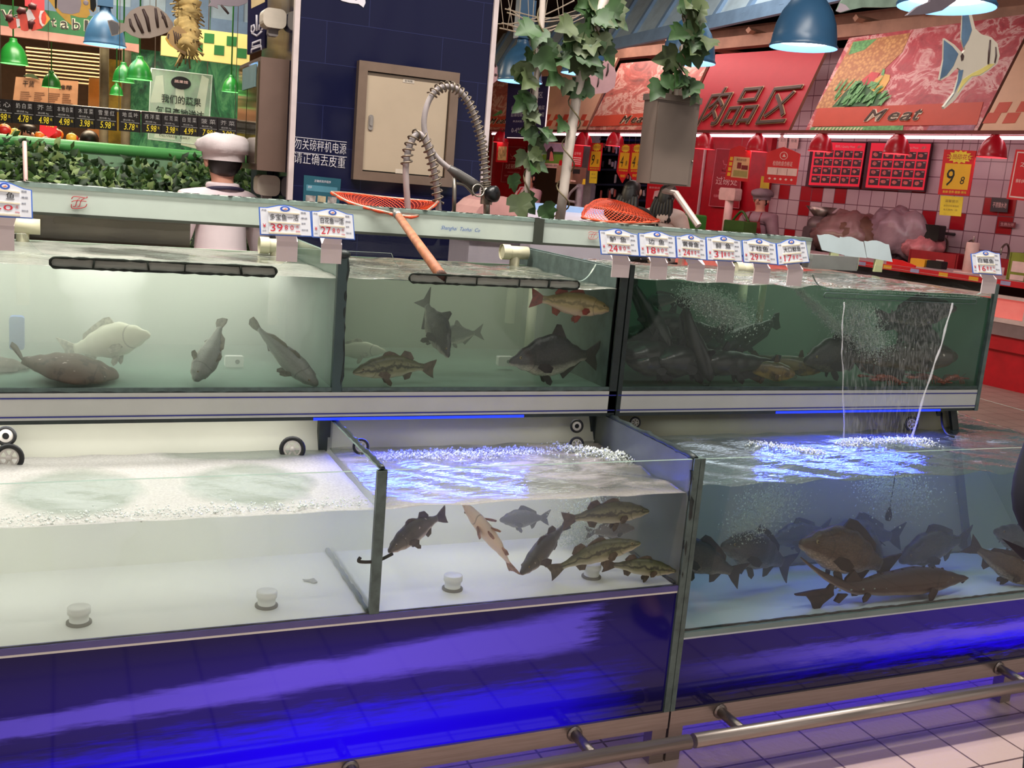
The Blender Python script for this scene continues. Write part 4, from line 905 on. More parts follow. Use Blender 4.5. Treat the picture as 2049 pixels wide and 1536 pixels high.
# ---- crayfish on the floor of the raised tank
M_CRAY = P('crayfish_shell', (128, 56, 32), 0.35, var=.35, scale=60)
def crayfish(label, px, py, Y, ang, s=1.0, group='crayfish on the tank floor'):
    p = at(px, py, Y); p.z = ZS1 + .016; t_ = thing('crayfish', label, 'crayfish', p, group)
    a = Vector((math.cos(ang), math.sin(ang), 0)); sd = Vector((-a.y, a.x, 0)); up = Vector((0, 0, 1)); q = p + up * .012 * s; b = MB()
    b.ell(q + a * .012 * s, (.024 * s, .011 * s, .011 * s), 0, a, sd, up, 10, 7)
    for k in range(6): b.ell(q - a * (.012 + .009 * k) * s - up * (.0006 * k * k) * s, (.007 * s, (.0105 - .0008 * k) * s, (.009 - .0007 * k) * s), 0, a, sd, up, 8, 5)
    for k in (-1, 0, 1): b.ell(q - a * .07 * s + sd * k * .009 * s - up * .012 * s, (.011 * s, .006 * s, .002 * s), 0, a, sd, up, 8, 4)
    b.build('body', M_CRAY, t_)
    for sg in (-1, 1):
        b = MB(); e1 = q + a * .03 * s + sd * sg * .014 * s; e2 = e1 + a * .02 * s + sd * sg * .012 * s
        b.tube([q + a * .018 * s + sd * sg * .008 * s, e1, e2], [.002 * s, .003 * s, .003 * s], 6); b.ell(e2 + a * .012 * s, (.014 * s, .006 * s, .005 * s), 0, a, sd, up, 8, 5); b.ell(e2 + a * .018 * s - sd * sg * .006 * s, (.009 * s, .0025 * s, .003 * s), 0, a, sd, up, 6, 4); b.build('claw', M_CRAY, t_)
        b = MB(); b.tube(smooth_path([q + a * .034 * s + sd * sg * .004 * s, q + a * .06 * s + sd * sg * .016 * s + up * .02 * s, q + a * .075 * s + sd * sg * .03 * s + up * .045 * s], 4), .0006 * s, 4); b.build('antenna', M_CRAY, t_)
        for k in range(4):
            b = MB(); r_ = q + a * (.016 - .009 * k) * s + sd * sg * .009 * s; b.tube([r_, r_ + sd * sg * .014 * s + up * .006 * s, r_ + sd * sg * .024 * s - up * .014 * s], .0012 * s, 5); b.build('leg', M_CRAY, t_)
crayfish('reddish crayfish on the floor just behind the falling water', 1768, 770, 2.62, PI, 1.2)
crayfish('dark crayfish between two others, at the foot of the thin falling stream', 1850, 768, 2.64, PI * .93, 1.25)
crayfish('orange-brown crayfish nearest the end pane of the raised tank', 1905, 768, 2.63, .25, 1.1)
# ================================================================ price tags on the tanks
M_TAGW = P('tag_white', (232, 234, 240), 0.3, var=0.03); M_TAGB = P('tag_blue', (66, 112, 204), 0.4); M_TAGC = P('tag_cream', (232, 222, 196), 0.4); M_TAGG = P('tag_print', (120, 124, 140), 0.5)
M_INK = P('ink_black', (30, 28, 30), 0.5); M_INKR = P('ink_red', (206, 32, 52), 0.5); M_CLIP = P('clip_white', (216, 200, 198), 0.4, var=0.03)
M_LOGOB = P('logo_blue', (56, 92, 190), 0.4); M_LOGOO = P('logo_orange', (232, 130, 90), 0.4)
M_WRAP = glass_mat('clear_wrap', (0.97, 0.97, 0.98), 2.0)
def price_tag(label, corners, name, price, clip, Y=YU - 0.03, lean=0.25, group='price tags on the raised tanks', wrap=True, blank=False):
    """corners: pixel x,y of top-left, top-right, bottom-right, bottom-left; clip: pixels of the holder (x0,y0,x1,y1)"""
    (ax, ay), (bx, by), (cx, cy_), (dx, dy) = corners
    o = at((dx + cx) / 2, (dy + cy_) / 2, Y); pl = Plane(o, (0, -1, lean), (0, lean, 1))
    TL, TR, BR, BL = (pl.hit(*q) for q in corners)
    t_ = thing('price_tag', label, 'price tag', o, group)
    X = (BR - BL); W = X.length; X.normalize(); U = (TL - BL); Hh = U.length; U.normalize(); N = pl.n
    def q(u, v, off=0.0): return BL + (BR - BL) * u + ((TL + (TR - TL) * u) - (BL + (BR - BL) * u)) * v + N * off
    hump = [(0, .0), (1, .0), (1, .9), (.86, .91), (.74, .965), (.62, 1.02), (.5, 1.04), (.38, 1.02), (.26, .965), (.14, .91), (0, .9)]
    b = MB(); b.prism3([q(u, v) for u, v in hump], N * .0022, 1)
    ins = [(.5 + (u - .5) * .955, .5 + (v - .5) * .935) for u, v in hump]; b.prism3([q(u, v, .0018) for u, v in ins], N * .0012, 0)
    b.build('card', [M_TAGW, M_TAGB if not blank else M_TAGW], t_)
    if not blank:
        b = MB(); c = q(.5, .9, .003); b.prism3([c + X * (.095 * W * math.cos(a)) + U * (.09 * Hh * math.sin(a)) for a in [2 * PI * k / 20 for k in range(20)]], N * .0008, 0)
        b.prism3([c + N * .0008 + X * (.055 * W * math.cos(a)) + U * (.05 * Hh * math.sin(a)) for a in [2 * PI * k / 16 for k in range(16)]], N * .0004, 1)
        b.prism3([c + N * .0012 + X * (x_ * W) + U * (y_ * Hh) for x_, y_ in ((-.04, -.01), (.0, -.03), (.045, .0), (.01, .02), (-.005, .005))], N * .0004, 2); b.build('logo', [M_LOGOB, M_TAGW, M_LOGOO], t_)
        b = MB()
        for v0, v1 in ((.08, .40), (.43, .74)): b.prism3([q(u, v, .003) for u, v in ((.17, v0), (.77, v0), (.77, v1), (.17, v1))], N * .0016, 0)
        for v0 in (.40, .74, .055): b.prism3([q(u, v, .003) for u, v in ((.17, v0), (.77, v0), (.77, v0 + .045), (.17, v0 + .045))], N * .0032, 1)
        b.build('strip_holder', [M_TAGW, M_TAGC], t_)
        b = MB(); n = len(name)
        if name: b.text(name if n > 2 else name[0] + '  ' + name[1], q(.2 if n > 2 else .25, .5, .005), X, U, (.54 if n > 2 else .42) * W, .2 * Hh, .0003)
        b.build('name_lettering', M_INK, t_) if name else None
        b = MB(); big, small = price
        b.text(big, q(.2, .13, .005), X, U, .23 * W, .25 * Hh, .0003)
        if small: b.text(' '.join(small), q(.47, .2, .005), X, U, .17 * W, .15 * Hh, .0003)
        b.text('元', q(.69, .27, .005), X, U, .05 * W, .08 * Hh, .0003); b.text('500g', q(.68, .13, .005), X, U, .08 * W, .05 * Hh, .0003); b.text('¥', q(.06, .25, .0035), X, U, .06 * W, .12 * Hh, .0003)
        b.build('price_lettering', M_INKR, t_)
        b = MB()
        for tx, u, v, w_, h_ in (('产地', .05, .78, .09, .06), ('规格', .8, .78, .1, .06), ('等级', .8, .6, .12, .055), ('计价', .05, .12, .07, .05), ('编号', .8, .42, .08, .05), ('物价员', .8, .2, .12, .05)): b.text(tx, q(u, v, .0033), X, U, w_ * W, h_ * Hh, .0002)
        b.build('small_lettering', M_TAGG, t_)
    x0, y0, x1, y1 = clip
    b = MB(); fl = Plane((0, YU - .011, 0), (0, -1, 0)); a = fl.hit(x0, y1); c = fl.hit(x1, y1); wd = c.x - a.x; zt = fl.hit((x0 + x1) / 2, y0 + (y1 - y0) * .25).z
    b.boxmm(a.x, a.x + wd, YU - .014, YU - .0105, a.z, zt); b.prism3([(a.x, YU - .014, zt), (a.x + wd, YU - .014, zt), (a.x + wd, YU + .004, zt + .012), (a.x, YU + .004, zt + .012)], (0, .0, .003))
    m0 = o + N * -.001; b.prism3([(a.x + .002, YU - .012, zt), (a.x + wd - .002, YU - .012, zt), q(.7, .03, -.001), q(.3, .03, -.001)], (0, .002, .0)); b.build('clip', M_CLIP, t_)
    return t_
TG = [
 ('price tag cut off by the frame, reading fish name and 0', [(-46, 358), (64, 374), (66, 438), (-46, 432)], '鲳鱼', ('4', '0'), (-12, 438, 29, 500)),
 ('price tag reading 39.80, first of the pair over the turbot tank', [(517, 408), (621, 417), (625, 474), (520, 470)], '多宝鱼一活', ('39', '80'), (552, 472, 594, 522)),
 ('price tag reading 27.80, overlapping the one for 39.80', [(622, 416), (706, 424), (710, 480), (625, 475)], '白花鱼一活', ('27', '80'), (641, 478, 682, 526)),
 ('price tag reading 24.80 nearest the end frame between the raised tanks', [(1197, 455), (1274, 464), (1279, 513), (1202, 509)], '鲈鱼', ('24', '80'), (1222, 512, 1257, 554)),
 ('price tag reading 18.80, second in the row of six', [(1276, 461), (1350, 468), (1353, 517), (1279, 513)], '边鱼', ('18', '80'), (1298, 516, 1332, 558)),
 ('price tag reading 24.80 between the ones for 18.80 and 31.80', [(1351, 467), (1411, 474), (1413, 521), (1354, 516)], '黄骨鱼', ('24', '80'), (1373, 520, 1406, 561)),
 ('price tag reading 31.80, fourth in the row of six', [(1411, 469), (1481, 477), (1485, 524), (1414, 521)], '鲟鱼', ('31', '80'), (1432, 523, 1466, 564)),
 ('price tag starting 29 with a glare on its wrapping', [(1483, 475), (1551, 482), (1555, 530), (1487, 525)], '丁桂鱼', ('29', '80'), (1505, 528, 1537, 567)),
 ('price tag reading 17.80 at the tilted end of the row of six', [(1552, 482), (1610, 477), (1619, 525), (1556, 531)], '大口鲶鱼', ('17', '80'), (1572, 529, 1602, 571)),
 ('price tag starting 16 on its own at the end of the raised tank', [(1941, 503), (1999, 502), (2004, 551), (1946, 547)], '白鲳鱼', ('16', '80'), (1961, 550, 1989, 586)),
]
for a_ in TG: price_tag(*a_)
M_BLANK = P('tag_back', (190, 204, 208), 0.35, var=0.06)
for lab, cs in (('blank back of a wavy-topped tag, first of three clipped to the rail end', [(1634, 466), (1682, 472), (1697, 512), (1645, 500)]), ('blank back of a wavy-topped tag between two others on the rail end', [(1680, 469), (1727, 480), (1734, 516), (1690, 512)]), ('blank back of a wavy-topped tag standing apart from the pair beside it', [(1729, 478), (1778, 485), (1786, 524), (1735, 515)])):
    o = at(cs[2][0], cs[2][1], YB - .02); pl = Plane(o, (0, -1, .12), (0, .12, 1)); A = [pl.hit(*c) for c in cs]; t_ = thing('price_tag', lab, 'price tag', o, 'tag backs on the far rail'); b = MB()
    def q(u, v): return A[3].lerp(A[2], u).lerp(A[0].lerp(A[1], u), v)
    b.prism3([q(u, v) for u, v in [(0, 0), (1, 0), (1, .9), (.86, .9), (.66, .99), (.5, 1.02), (.34, .99), (.14, .9), (0, .9)]], pl.n * -.003); b.build('card', M_BLANK, t_)
    b = MB(); m0 = q(.5, 0); b.prism3([m0 + Vector((-.02, 0, 0)), m0 + Vector((.02, 0, 0)), m0 + Vector((.02, .0, -.05)), m0 + Vector((-.02, .0, -.05))], (0, .012, 0)); b.build('clip', P('clip_green', (196, 200, 150), 0.5), t_)

# ================================================================ landing nets
M_NETO = P('orange_net', (222, 78, 40), 0.6, var=.2, scale=60); M_NETR = P('net_hoop', (196, 170, 150), 0.35, .6)
M_HANDLE = P('worn_wood', (172, 108, 76), 0.6, var=.35, scale=25)
def net(label, rim, sag, handle=None, nu=44, nv=9, hood=False):
    """rim: points of the hoop; the mesh bag hangs `sag` below"""
    t_ = thing('landing_net', label, 'landing net', sum((Vector(p) for p in rim), Vector()) / len(rim))
    rp = smooth_path([Vector(p) for p in rim] + [Vector(rim[0])], 8)[:-1]; b = MB(); b.tube(rp, 0.0035, 7, closed=True); b.build('hoop', M_NETR, t_)
    c = sum(rp, Vector()) / len(rp) + Vector(sag); n = len(rp); b = MB()
    def pt(i, v):
        p = rp[i % n]; q = p.lerp(c, v ** 1.3 * .86); q = q + Vector(sag) * (math.sin(min(1, v * 1.2) * PI / 2) * .55) - Vector(sag) * .45 * v; return q
    rows = nv; k = n // 2
    for v in range(rows):
        for i in range(0, n):
            off = 0.5 * (v % 2); a = pt(i, v / rows)
            for di in (1, -1): b.tube([a, pt(i + di, (v + 1) / rows)], 0.0011, 3, smooth=False)
    b.build('mesh_bag', M_NETO, t_)
    b = MB(); b.tube([p + Vector(sag) * .06 for p in rp], [0.0045 + 0.002 * math.sin(i * 1.7) for i in range(n)], 6, closed=True); b.build('net_edge', M_NETO, t_)
    if handle:
        p0, p1 = Vector(handle[0]), Vector(handle[1]); d = (p1 - p0).normalized(); b = MB(); b.tube([p0 + (p1 - p0) * .08, p0 + (p1 - p0) * .5, p1], [.0125, .0135, .015], 14); b.build('handle', M_HANDLE, t_)
        b = MB(); b.lathe([(0, 0), (.0135, 0), (.0135, .05), (0, .05)], p0, d, 14); b.build('ferrule', M_ALU, t_)
        b = MB(); b.lathe([(0, 0), (.0152, 0), (.0152, -.012), (0, -.012)], p1 + d * .0006, d, 14); b.build('handle_end', P('dark_wood_end', (70, 44, 34), .7), t_)
    return t_
ZN = 1.41
rimL = at(663, 384, 3.36); rimR = at(874, 405, 3.42)
net('orange net with a worn wooden handle lying across the white rail', [rimL, at(700, 404, 3.30), at(760, 421, 3.27), at(830, 432, 3.27), rimR, at(860, 402, 3.66), at(780, 395, 3.72), at(700, 386, 3.64)], (0, 0.0, -.05), (at(792, 425, 3.27), at(884, 553, YU - .005)))
net('second orange net, propped upside down behind the rail', [at(1165, 437, 3.62), at(1220, 446, 3.56), at(1300, 447, 3.6), at(1316, 441, 3.7), at(1240, 425, 4.0), at(1180, 412, 4.0)], (-.03, 0.02, .07))

# ================================================================ rinse hoses
M_CHROME = P('worn_chrome', (150, 142, 132), 0.3, .85); M_HOSE = P('grey_hose', (152, 142, 142), 0.45); M_SPRING = P('rusty_spring', (110, 98, 84), 0.4, .7)
def coil(b, path, r, wire, pitch):
    L = [0]; path = smooth_path(path, 8)
    for i in range(1, len(path)): L.append(L[-1] + (path[i] - path[i - 1]).length)
    out = []; n = int(L[-1] / pitch * 12); k = 0; a = None
    for i in range(n + 1):
        s = L[-1] * i / n
        while k < len(path) - 2 and L[k + 1] < s: k += 1
        f = (s - L[k]) / max(1e-6, L[k + 1] - L[k]); p = path[k].lerp(path[k + 1], f); t = (path[k + 1] - path[k]).normalized()
        a = t.orthogonal().normalized() if a is None else (a - t * a.dot(t)).normalized(); bb = t.cross(a); an = 2 * PI * i / 12
        out.append(p + (a * math.cos(an) + bb * math.sin(an)) * r)
    b.tube(out, wire, 5)
YH = 3.52
def PX(l, Y=YH): return [at(x, y, Y) for x, y in l]
t_ = thing('rinse_hose', 'short spring hose bent in a tight arch in front of the cream panel door', 'hose', at(878, 420, YH))
b = MB(); b.tube(smooth_path(PX([(817, 440), (815, 400), (813, 370), (812, 335), (816, 305), (824, 282), (836, 268), (848, 276), (858, 300), (866, 330), (873, 370), (877, 410), (878, 440)]), 6), .011, 10); b.build('hose', M_HOSE, t_)
b = MB(); coil(b, PX([(813, 332), (816, 305), (824, 282), (836, 268), (848, 276), (858, 300), (866, 330), (873, 370), (877, 408)]), .0185, .0034, .022); b.build('spring', M_SPRING, t_)
t_ = thing('rinse_hose', 'tall spring rinse hose looping over to a black spray handle', 'hose', at(976, 420, YH))
b = MB(); b.tube(smooth_path(PX([(974, 440), (974, 385)]), 2), .012, 10); b.lathe([(0, -.03), (.022, -.03), (.022, .03), (0, .03)], at(974, 392, YH), n=14); b.build('riser', M_CHROME, t_)
b = MB(); b.tube(smooth_path(PX([(973, 390), (971, 340), (964, 285), (952, 240), (936, 203), (914, 178), (892, 173), (874, 180), (859, 200), (850, 228), (849, 258), (857, 288), (872, 313), (890, 330), (902, 339)]), 6), .010, 10); b.build('hose', M_HOSE, t_)
b = MB(); coil(b, PX([(973, 388), (972, 362)]), .0165, .003, .0075); coil(b, PX([(972, 362), (969, 325), (964, 285), (952, 240), (936, 203), (914, 178), (892, 173), (874, 180), (863, 192)]), .0175, .003, .0175); b.build('spring', M_SPRING, t_)
b = MB(); b.tube(PX([(898, 335), (912, 346), (940, 364), (956, 376)]), [.012, .018, .02, .022], 12); hd = b.build('spray_handle', P('dark_grip', (72, 68, 66), .4), t_)
c = at(957, 381, YH - .03); b = MB(); b.tube(ringpts(c, (1, 0, 0), (0, .3, .95), .022), .003, 6, closed=True); b.build('spray_ring', M_CHROME, hd)
b = MB(); b.lathe([(0, -.02), (.026, -.02), (.03, -.01), (.03, .012), (.02, .02), (0, .02)], at(986, 388, YH - .02), (.5, -.8, .1), 16); b.build('valve_knob', M_BLACK, t_)
b = MB(); b.tube(PX([(908, 440), (910, 350)]), .008, 8); b.tube(smooth_path(PX([(910, 366), (930, 370), (948, 390)]), 4), .006, 8); b.build('wall_bracket', M_CHROME, t_)

# ================================================================ pipes seen through the tanks
M_PVC = P('cream_pipe', (206, 200, 170), .45, var=.1)
def pipe_t(label, px, py, Y, down=0.25):
    c = at(px, py, Y); t_ = thing('pvc_pipe', label, 'pipe', (c.x, c.y, c.z - down))
    b = MB(); b.tube([c + Vector((-.045, 0, 0)), c + Vector((.045, 0, 0))], .022, 14); b.lathe([(.026, -.014), (.026, .014)], c + Vector((-.036, 0, 0)), (1, 0, 0), 14); b.build('elbow', M_PVC, t_)
    b = MB(); b.tube([c, c + Vector((0, 0, -.05)), c + Vector((0, 0, -down))], .017, 12); b.build('downpipe', M_PVC, t_)
pipe_t('cream pipe elbow above the water behind the net handle end', 1031, 505, YB - .1, .24)
pipe_t('cream pipe elbow half hidden behind the tag for 39.80', 552, 492, YB - .14, .24)
pipe_t('cream pipe elbow beside the tag starting 29', 1492, 538, YB - .2, .12)
pipe_t('cream pipe stub behind the tag cut off by the frame', 45, 452, YB - .1, .22)
c0 = at(1528, 570, 2.86); b = MB(); b.tube([(c0.x, c0.y, 1.275), (c0.x, c0.y, 1.06)], .012, 12); b.build('standpipe', M_PVC, None, 'thin pale standpipe dropping among the dark catfish', 'pipe')
for lab, x0, x1, Y in (('pale upright pipe in the green water behind the bream', 1062, 1085, 3.05),):
    a = at(x0, 650, Y); b = MB(); b.tube([(a.x, a.y, ZS1 + .005), (a.x, a.y, 1.205)], .016, 12); b.build('standpipe', M_PVC, None, lab, 'pipe')
# blue bottle-like block in the far end of the cloudy tank
p = at(34, 665, 2.86); b = MB(); b.bbox(p, (.035, .03, .085), bev=.008); b.build('filter_block', P('blue_block', (70, 110, 170), .5), None, 'small blue block at the back of the cloudy tank above the turbot', 'filter')
for lab, x, y in (('white square fitting on the cloudy tank wall beside the diving croaker', 468, 722), ('white square fitting on the wall behind the deep-bodied bream', 1010, 722)):
    p = at(x, y, 2.86); b = MB(); b.bbox(p, (.05, .02, .03), bev=.004); b.lathe([(0, 0), (.006, 0), (.006, .003), (0, .003)], p + Vector((.008, -.0101, 0)), (0, -1, 0), 10, 1); b.build('wall_fitting', [M_TANKW, M_SEAL], None, lab, 'fitting')
p = atz(622, 1163, ZB + .002); b = MB(); b.prism([(-.018, .012), (-.004, .008), (.01, .014), (.014, -.01), (.004, -.012), (-.002, -.002), (-.014, .004)], p, (1, 0, 0), (0, 1, 0), .003); b.build('plastic_scrap', P('grey_scrap', (150, 150, 140), .5), None, 'torn grey scrap of plastic on the white tank floor', 'scrap')
p = at(1779, 1025, 2.35); b = MB(); b.lathe([(0, -.028), (.008, -.026), (.011, -.014), (.009, 0), (.004, .014), (.0015, .018), (0, .018)], p, n=14); b.tube([p + Vector((0, 0, .016)), (p.x, p.y, .775)], .0016, 5); b.build('air_stone', M_BLACKM, None, 'little dark air stone hanging in the blue-lit water', 'air stone')
# ---- round fittings at the back of the low tanks
M_RUB = P('black_rubber', (24, 24, 24), .5)
def wheel(label, px, py, z, r, spokes=True, col_=None, ax=(-.25, -1, .15)):
    c = atz(px, py, z); c.y = min(c.y, 2.6); c = at(px, py, c.y); t_ = thing('caster_wheel', label, 'wheel', c, 'round wheels at the back of the low tanks')
    ax = Vector(ax).normalized(); a = ax.orthogonal().normalized(); bb = ax.cross(a); b = MB(); b.tube(ringpts(c, a, bb, r * .84), r * .17, 10, closed=True); b.build('tyre', M_RUB, t_)
    b = MB(); b.tube(ringpts(c, a, bb, r * .62), r * .08, 8, closed=True)
    if spokes:
        for k in range(6): an = PI * k / 3 + .3; d = a * math.cos(an) + bb * math.sin(an); b.bbox(c + d * r * .36, (r * .56, r * .14, r * .14), d, ax, d.cross(ax))
        b.lathe([(0, -.004), (r * .2, -.004), (r * .2, .006), (0, .006)], c, ax, 12)
    else: b.lathe([(r * .34, .004), (r * .62, .004)], c, ax, 20); b.lathe([(0, 0), (r * .34, 0)], c, ax, 16, 1)
    b.build('rim', [col_ or P('wheel_white', (206, 200, 192), .4), M_BLACKM], t_)
wheel('black-tyred wheel with white spokes, half sunk in the white foam', 585, 898, .772, .034)
wheel('black-tyred wheel with white spokes, cut off by the frame above the foam', 18, 916, .772, .034)
wheel('black ring with a dark centre cut off by the frame, above a spoked wheel', 12, 872, .80, .024, False)
wheel('small black ring with a dark centre over the bubbles in the bass compartment', 1154, 852, .80, .0205, False)
wheel('spoked wheel sitting in the bubbles under the small black ring', 1154, 888, .775, .022)
wheel('blue-lit wheel beside the partition of the bass compartment', 722, 893, .785, .022)
wheel('dark wheel peeping over the low tank beside the corner post', 1271, 845, .8, .018)
wheel('white wheel lit blue behind the falling water', 1824, 848, .79, .026)
b = MB(); b.tube(smooth_path([at(1884, 826, 2.6), at(1886, 850, 2.55), at(1895, 868, 2.5), at(1910, 874, 2.48)], 5), .004, 7); b.build('cable', M_RUB, None, 'black cable drooping from the raised tank into the rippled water', 'cable')

# ================================================================ bubbles and falling water
def bub_mat(name, c, tr):
    t = NT(name); d = t.n('BsdfPrincipled', {'Base Color': S(*c), 'Roughness': .2}); x = t.n('BsdfTransparent'); return t.surf(t.n('MixShader', {0: tr, 1: d.outputs[0], 2: x.outputs[0]}).outputs[0])
M_BUB = bub_mat('bubbles', (226, 232, 226), .35); M_BUBF = bub_mat('fine_bubbles', (206, 218, 206), .3)
def bubbles(label, n, gen, mat=None, rmin=.0008, rmax=.0025, seed=1):
    rr = random.Random(seed); b = MB()
    for _ in range(n): p = gen(rr); b.octa(p, rr.uniform(rmin, rmax) * (1 if rr.random() < .93 else 1.8))
    return b.build('bubbles', mat or M_BUB, None, label, 'bubbles', kind='stuff')
def gline(a, c, w0, w1, bias=1.0):
    a, c = Vector(a), Vector(c)
    def g(rr):
        t = rr.random() ** bias; w_ = w0 + (w1 - w0) * t; return a.lerp(c, t) + Vector((rr.gauss(0, w_), rr.gauss(0, w_ * .6), rr.gauss(0, w_ * .5)))
    return g
def clampz(g, z1, z0, y0):
    def f(rr):
        p = g(rr); p.z = min(max(p.z, z0), z1); p.y = max(p.y, y0); return p
    return f
YI = YU + .012
bubbles('white bubbles swirling over the dark catfish', 8000, clampz(gline(at(1390, 585, 2.63), at(1480, 640, 2.66), .03, .045), 1.25, .95, YI), M_BUBF, .0007, .0026, 3)
bubbles('streak of bubbles shooting down beside the thin standpipe', 4600, clampz(gline(at(1596, 578, 2.64), at(1690, 668, 2.64), .007, .02), 1.25, .95, YI), M_BUBF, .0007, .0024, 4)
bubbles('cloud of bubbles behind the falling water', 8000, clampz(gline(at(1705, 610, 2.63), at(1745, 700, 2.64), .035, .038), 1.25, .95, YI), M_BUBF, .0007, .0024, 5)
bubbles('froth along the slot of the crowded tank', 900, clampz(gline(at(1650, 580, 2.62), at(1960, 600, 2.6), .012, .012), 1.268, 1.25, YI), M_BUB, .001, .003, 6)
bubbles('fizzing plume rising in the middle of the bass compartment', 3000, clampz(gline(at(1160, 1090, 2.42), at(1180, 1000, 2.42), .03, .05), .756, .52, D + .02), M_BUBF, .0009, .0022, 7)
bubbles('froth on the bass compartment lit blue', 2200, clampz(gline(atz(760, 915, .76), atz(1080, 905, .76), .03, .04), .768, .757, D + .02), M_BUB, .0012, .0035, 8)
bubbles('clear bubbles crowding the corner under the spoked wheel', 900, clampz(gline(atz(1120, 895, .765), atz(1270, 918, .765), .02, .025), .775, .758, D + .02), M_BUB, .0015, .005, 9)
bubbles('foam bubbles on the milky tank, thickest near the partition', 1100, clampz(gline(atz(-20, 1046, .76), atz(745, 1004, .76), .04, .022), .766, .756, D + .02), M_BUB, .001, .003, 10)
bubbles('froth where the falling water lands', 2600, clampz(gline(atz(1690, 888, .775), atz(1850, 888, .775), .018, .03), .792, .773, D + .03), M_BUB, .0012, .004, 11)
bubbles('bubbles drifting in front of the falling water on the carp tank', 500, clampz(gline(atz(1500, 886, .776), atz(1640, 905, .776), .02, .02), .78, .773, D + .03), M_BUB, .0012, .0045, 12)
bubbles('blue-lit bubbles dragged under by the falling water', 2600, clampz(gline(at(1770, 965, 2.36), at(1810, 1000, 2.36), .05, .07), .77, .55, D + .03), M_BUBF, .001, .0028, 13)
bubbles('fine bubbles rising past the carp near the corner post', 3200, clampz(gline(at(1480, 1070, 2.3), at(1560, 985, 2.3), .03, .055), .77, .42, D + .03), M_BUBF, .0008, .0022, 14)
# soft aerator plumes in the cloudy tanks
def plume_mat(name, d):
    t = NT(name); t.t.links.new(t.n('BsdfTransparent').outputs[0], t.out.inputs['Surface']); t.t.links.new(t.n('VolumeScatter', {'Color': (1, 1, .97, 1), 'Density': d}).outputs[0], t.out.inputs['Volume']); return t.m
M_PLUME = plume_mat('plume_haze', 2.4)
def plume(label, p0, p1, r0, r1):
    p0, p1 = Vector(p0), Vector(p1); b = MB(); b.lathe([(0, 0)] + [((r0 + (r1 - r0) * k / 8) * (1 + .12 * math.sin(k * 2.3)), (p1 - p0).length * k / 8) for k in range(9)] + [(0, (p1 - p0).length)], p0, p1 - p0, 28)
    b.build('bubble_plume', M_PLUME, None, label, 'bubble plume', kind='stuff')
c1 = atz(158, 1240, .53); plume('soft white plume above the drain cap far from the partition', (c1.x, c1.y + .05, .53), (c1.x + .03, c1.y + .12, .75), .03, .11)
c2 = atz(533, 1205, .53); plume('soft white plume above the drain cap near the partition', (c2.x - .03, c2.y + .06, .53), (c2.x - .04, c2.y + .12, .75), .035, .075)
plume('soft plume in the cloudy raised tank above the turbot', (at(230, 740, 2.9).x, 2.9, .96), (at(200, 560, 2.9).x, 2.9, 1.215), .05, .12)
plume('soft plume in the cloudy raised tank beside the partition', (at(560, 740, 2.9).x, 2.9, .96), (at(600, 590, 2.9).x, 2.9, 1.215), .04, .10)
def fall_mat():
    t = NT('falling_water'); v = t.obj(); nz = t.noise(t.mapping(v, (60, 60, 5)), 3, 3); gl = t.n('BsdfGlossy', {'Roughness': .12, 'Color': (1, 1, 1, 1)}); tr = t.n('BsdfTransparent', {'Color': (.97, .98, .98, 1)})
    f = t.n('MapRange', {0: nz, 1: .45, 2: .75, 3: .0, 4: .17}).outputs[0]; return t.surf(t.n('MixShader', {0: f, 1: tr.outputs[0], 2: gl.outputs[0]}).outputs[0])
M_FALL = fall_mat(); M_STREAM = bub_mat('bright_stream', (224, 222, 226), .72)
b = MB(); ys = YU - .012
A0 = [at(1688, 604, ys), at(1684, 680, ys - .035), at(1686, 760, ys - .06), at(1688, 880, ys - .085)]; B0 = [at(1905, 606, ys), at(1882, 690, ys - .035), at(1855, 770, ys - .06), at(1822, 880, ys - .085)]
L_, R_ = smooth_path(A0, 6), smooth_path(B0, 6); n = len(L_)
for i in range(n):
    for k in range(13): b.v.append(L_[i].lerp(R_[i], k / 12) + Vector((0, .004 * math.sin(k * 2.1 + i * .3), 0)))
for i in range(n - 1):
    for k in range(12): b.f.append((i * 13 + k, i * 13 + k + 1, (i + 1) * 13 + k + 1, (i + 1) * 13 + k)); b.fm.append(0); b.fs.append(True)
for side_, wv in ((L_, .0022), (R_, .0034)):
    b.tube([p + Vector((.002 * math.sin(i * 1.3), -.002, 0)) for i, p in enumerate(side_)], [wv * (1 + .35 * math.sin(i * 1.9)) for i in range(n)], 8, 1)
b.build('falling_water', [M_FALL, M_STREAM], None, 'thin sheet of water between two bright streams, pouring from the slot', 'falling water', kind='stuff')

# ================================================================ vine poles, scale box
M_POLE = P('pale_pole', (190, 176, 166), .5, var=.15); M_LEAF = P('vine_leaf', (38, 66, 26), .55, var=.35, scale=14); M_LEAF2 = P('vine_leaf_dull', (64, 76, 42), .6, var=.3, scale=14)
LEAF = [(0, 0), (.2, -.06), (.42, .06), (.5, .3), (.38, .36), (.46, .58), (.26, .6), (.16, .8), (0, 1.0), (-.16, .8), (-.26, .6), (-.46, .58), (-.38, .36), (-.5, .3), (-.42, .06), (-.2, -.06)]
def leaf(b, p, d, u, s, m=0):
    """lobed vine leaf, cupped along its midrib"""
    d = Vector(d).normalized(); u = Vector(u); u = (u - d * u.dot(d)).normalized(); x = d.cross(u); c = len(b.v)
    b.v.append(Vector(p) + d * s * .45 - u * s * .08)
    for a, h in LEAF: b.v.append(Vector(p) + x * a * s + d * h * s + u * (s * (.18 * abs(a) - .25 * (h - .4) ** 2)))
    n = len(LEAF)
    for i in range(n): b.f.append((c, c + 1 + i, c + 1 + (i + 1) % n)); b.fm.append(m); b.fs.append(True)
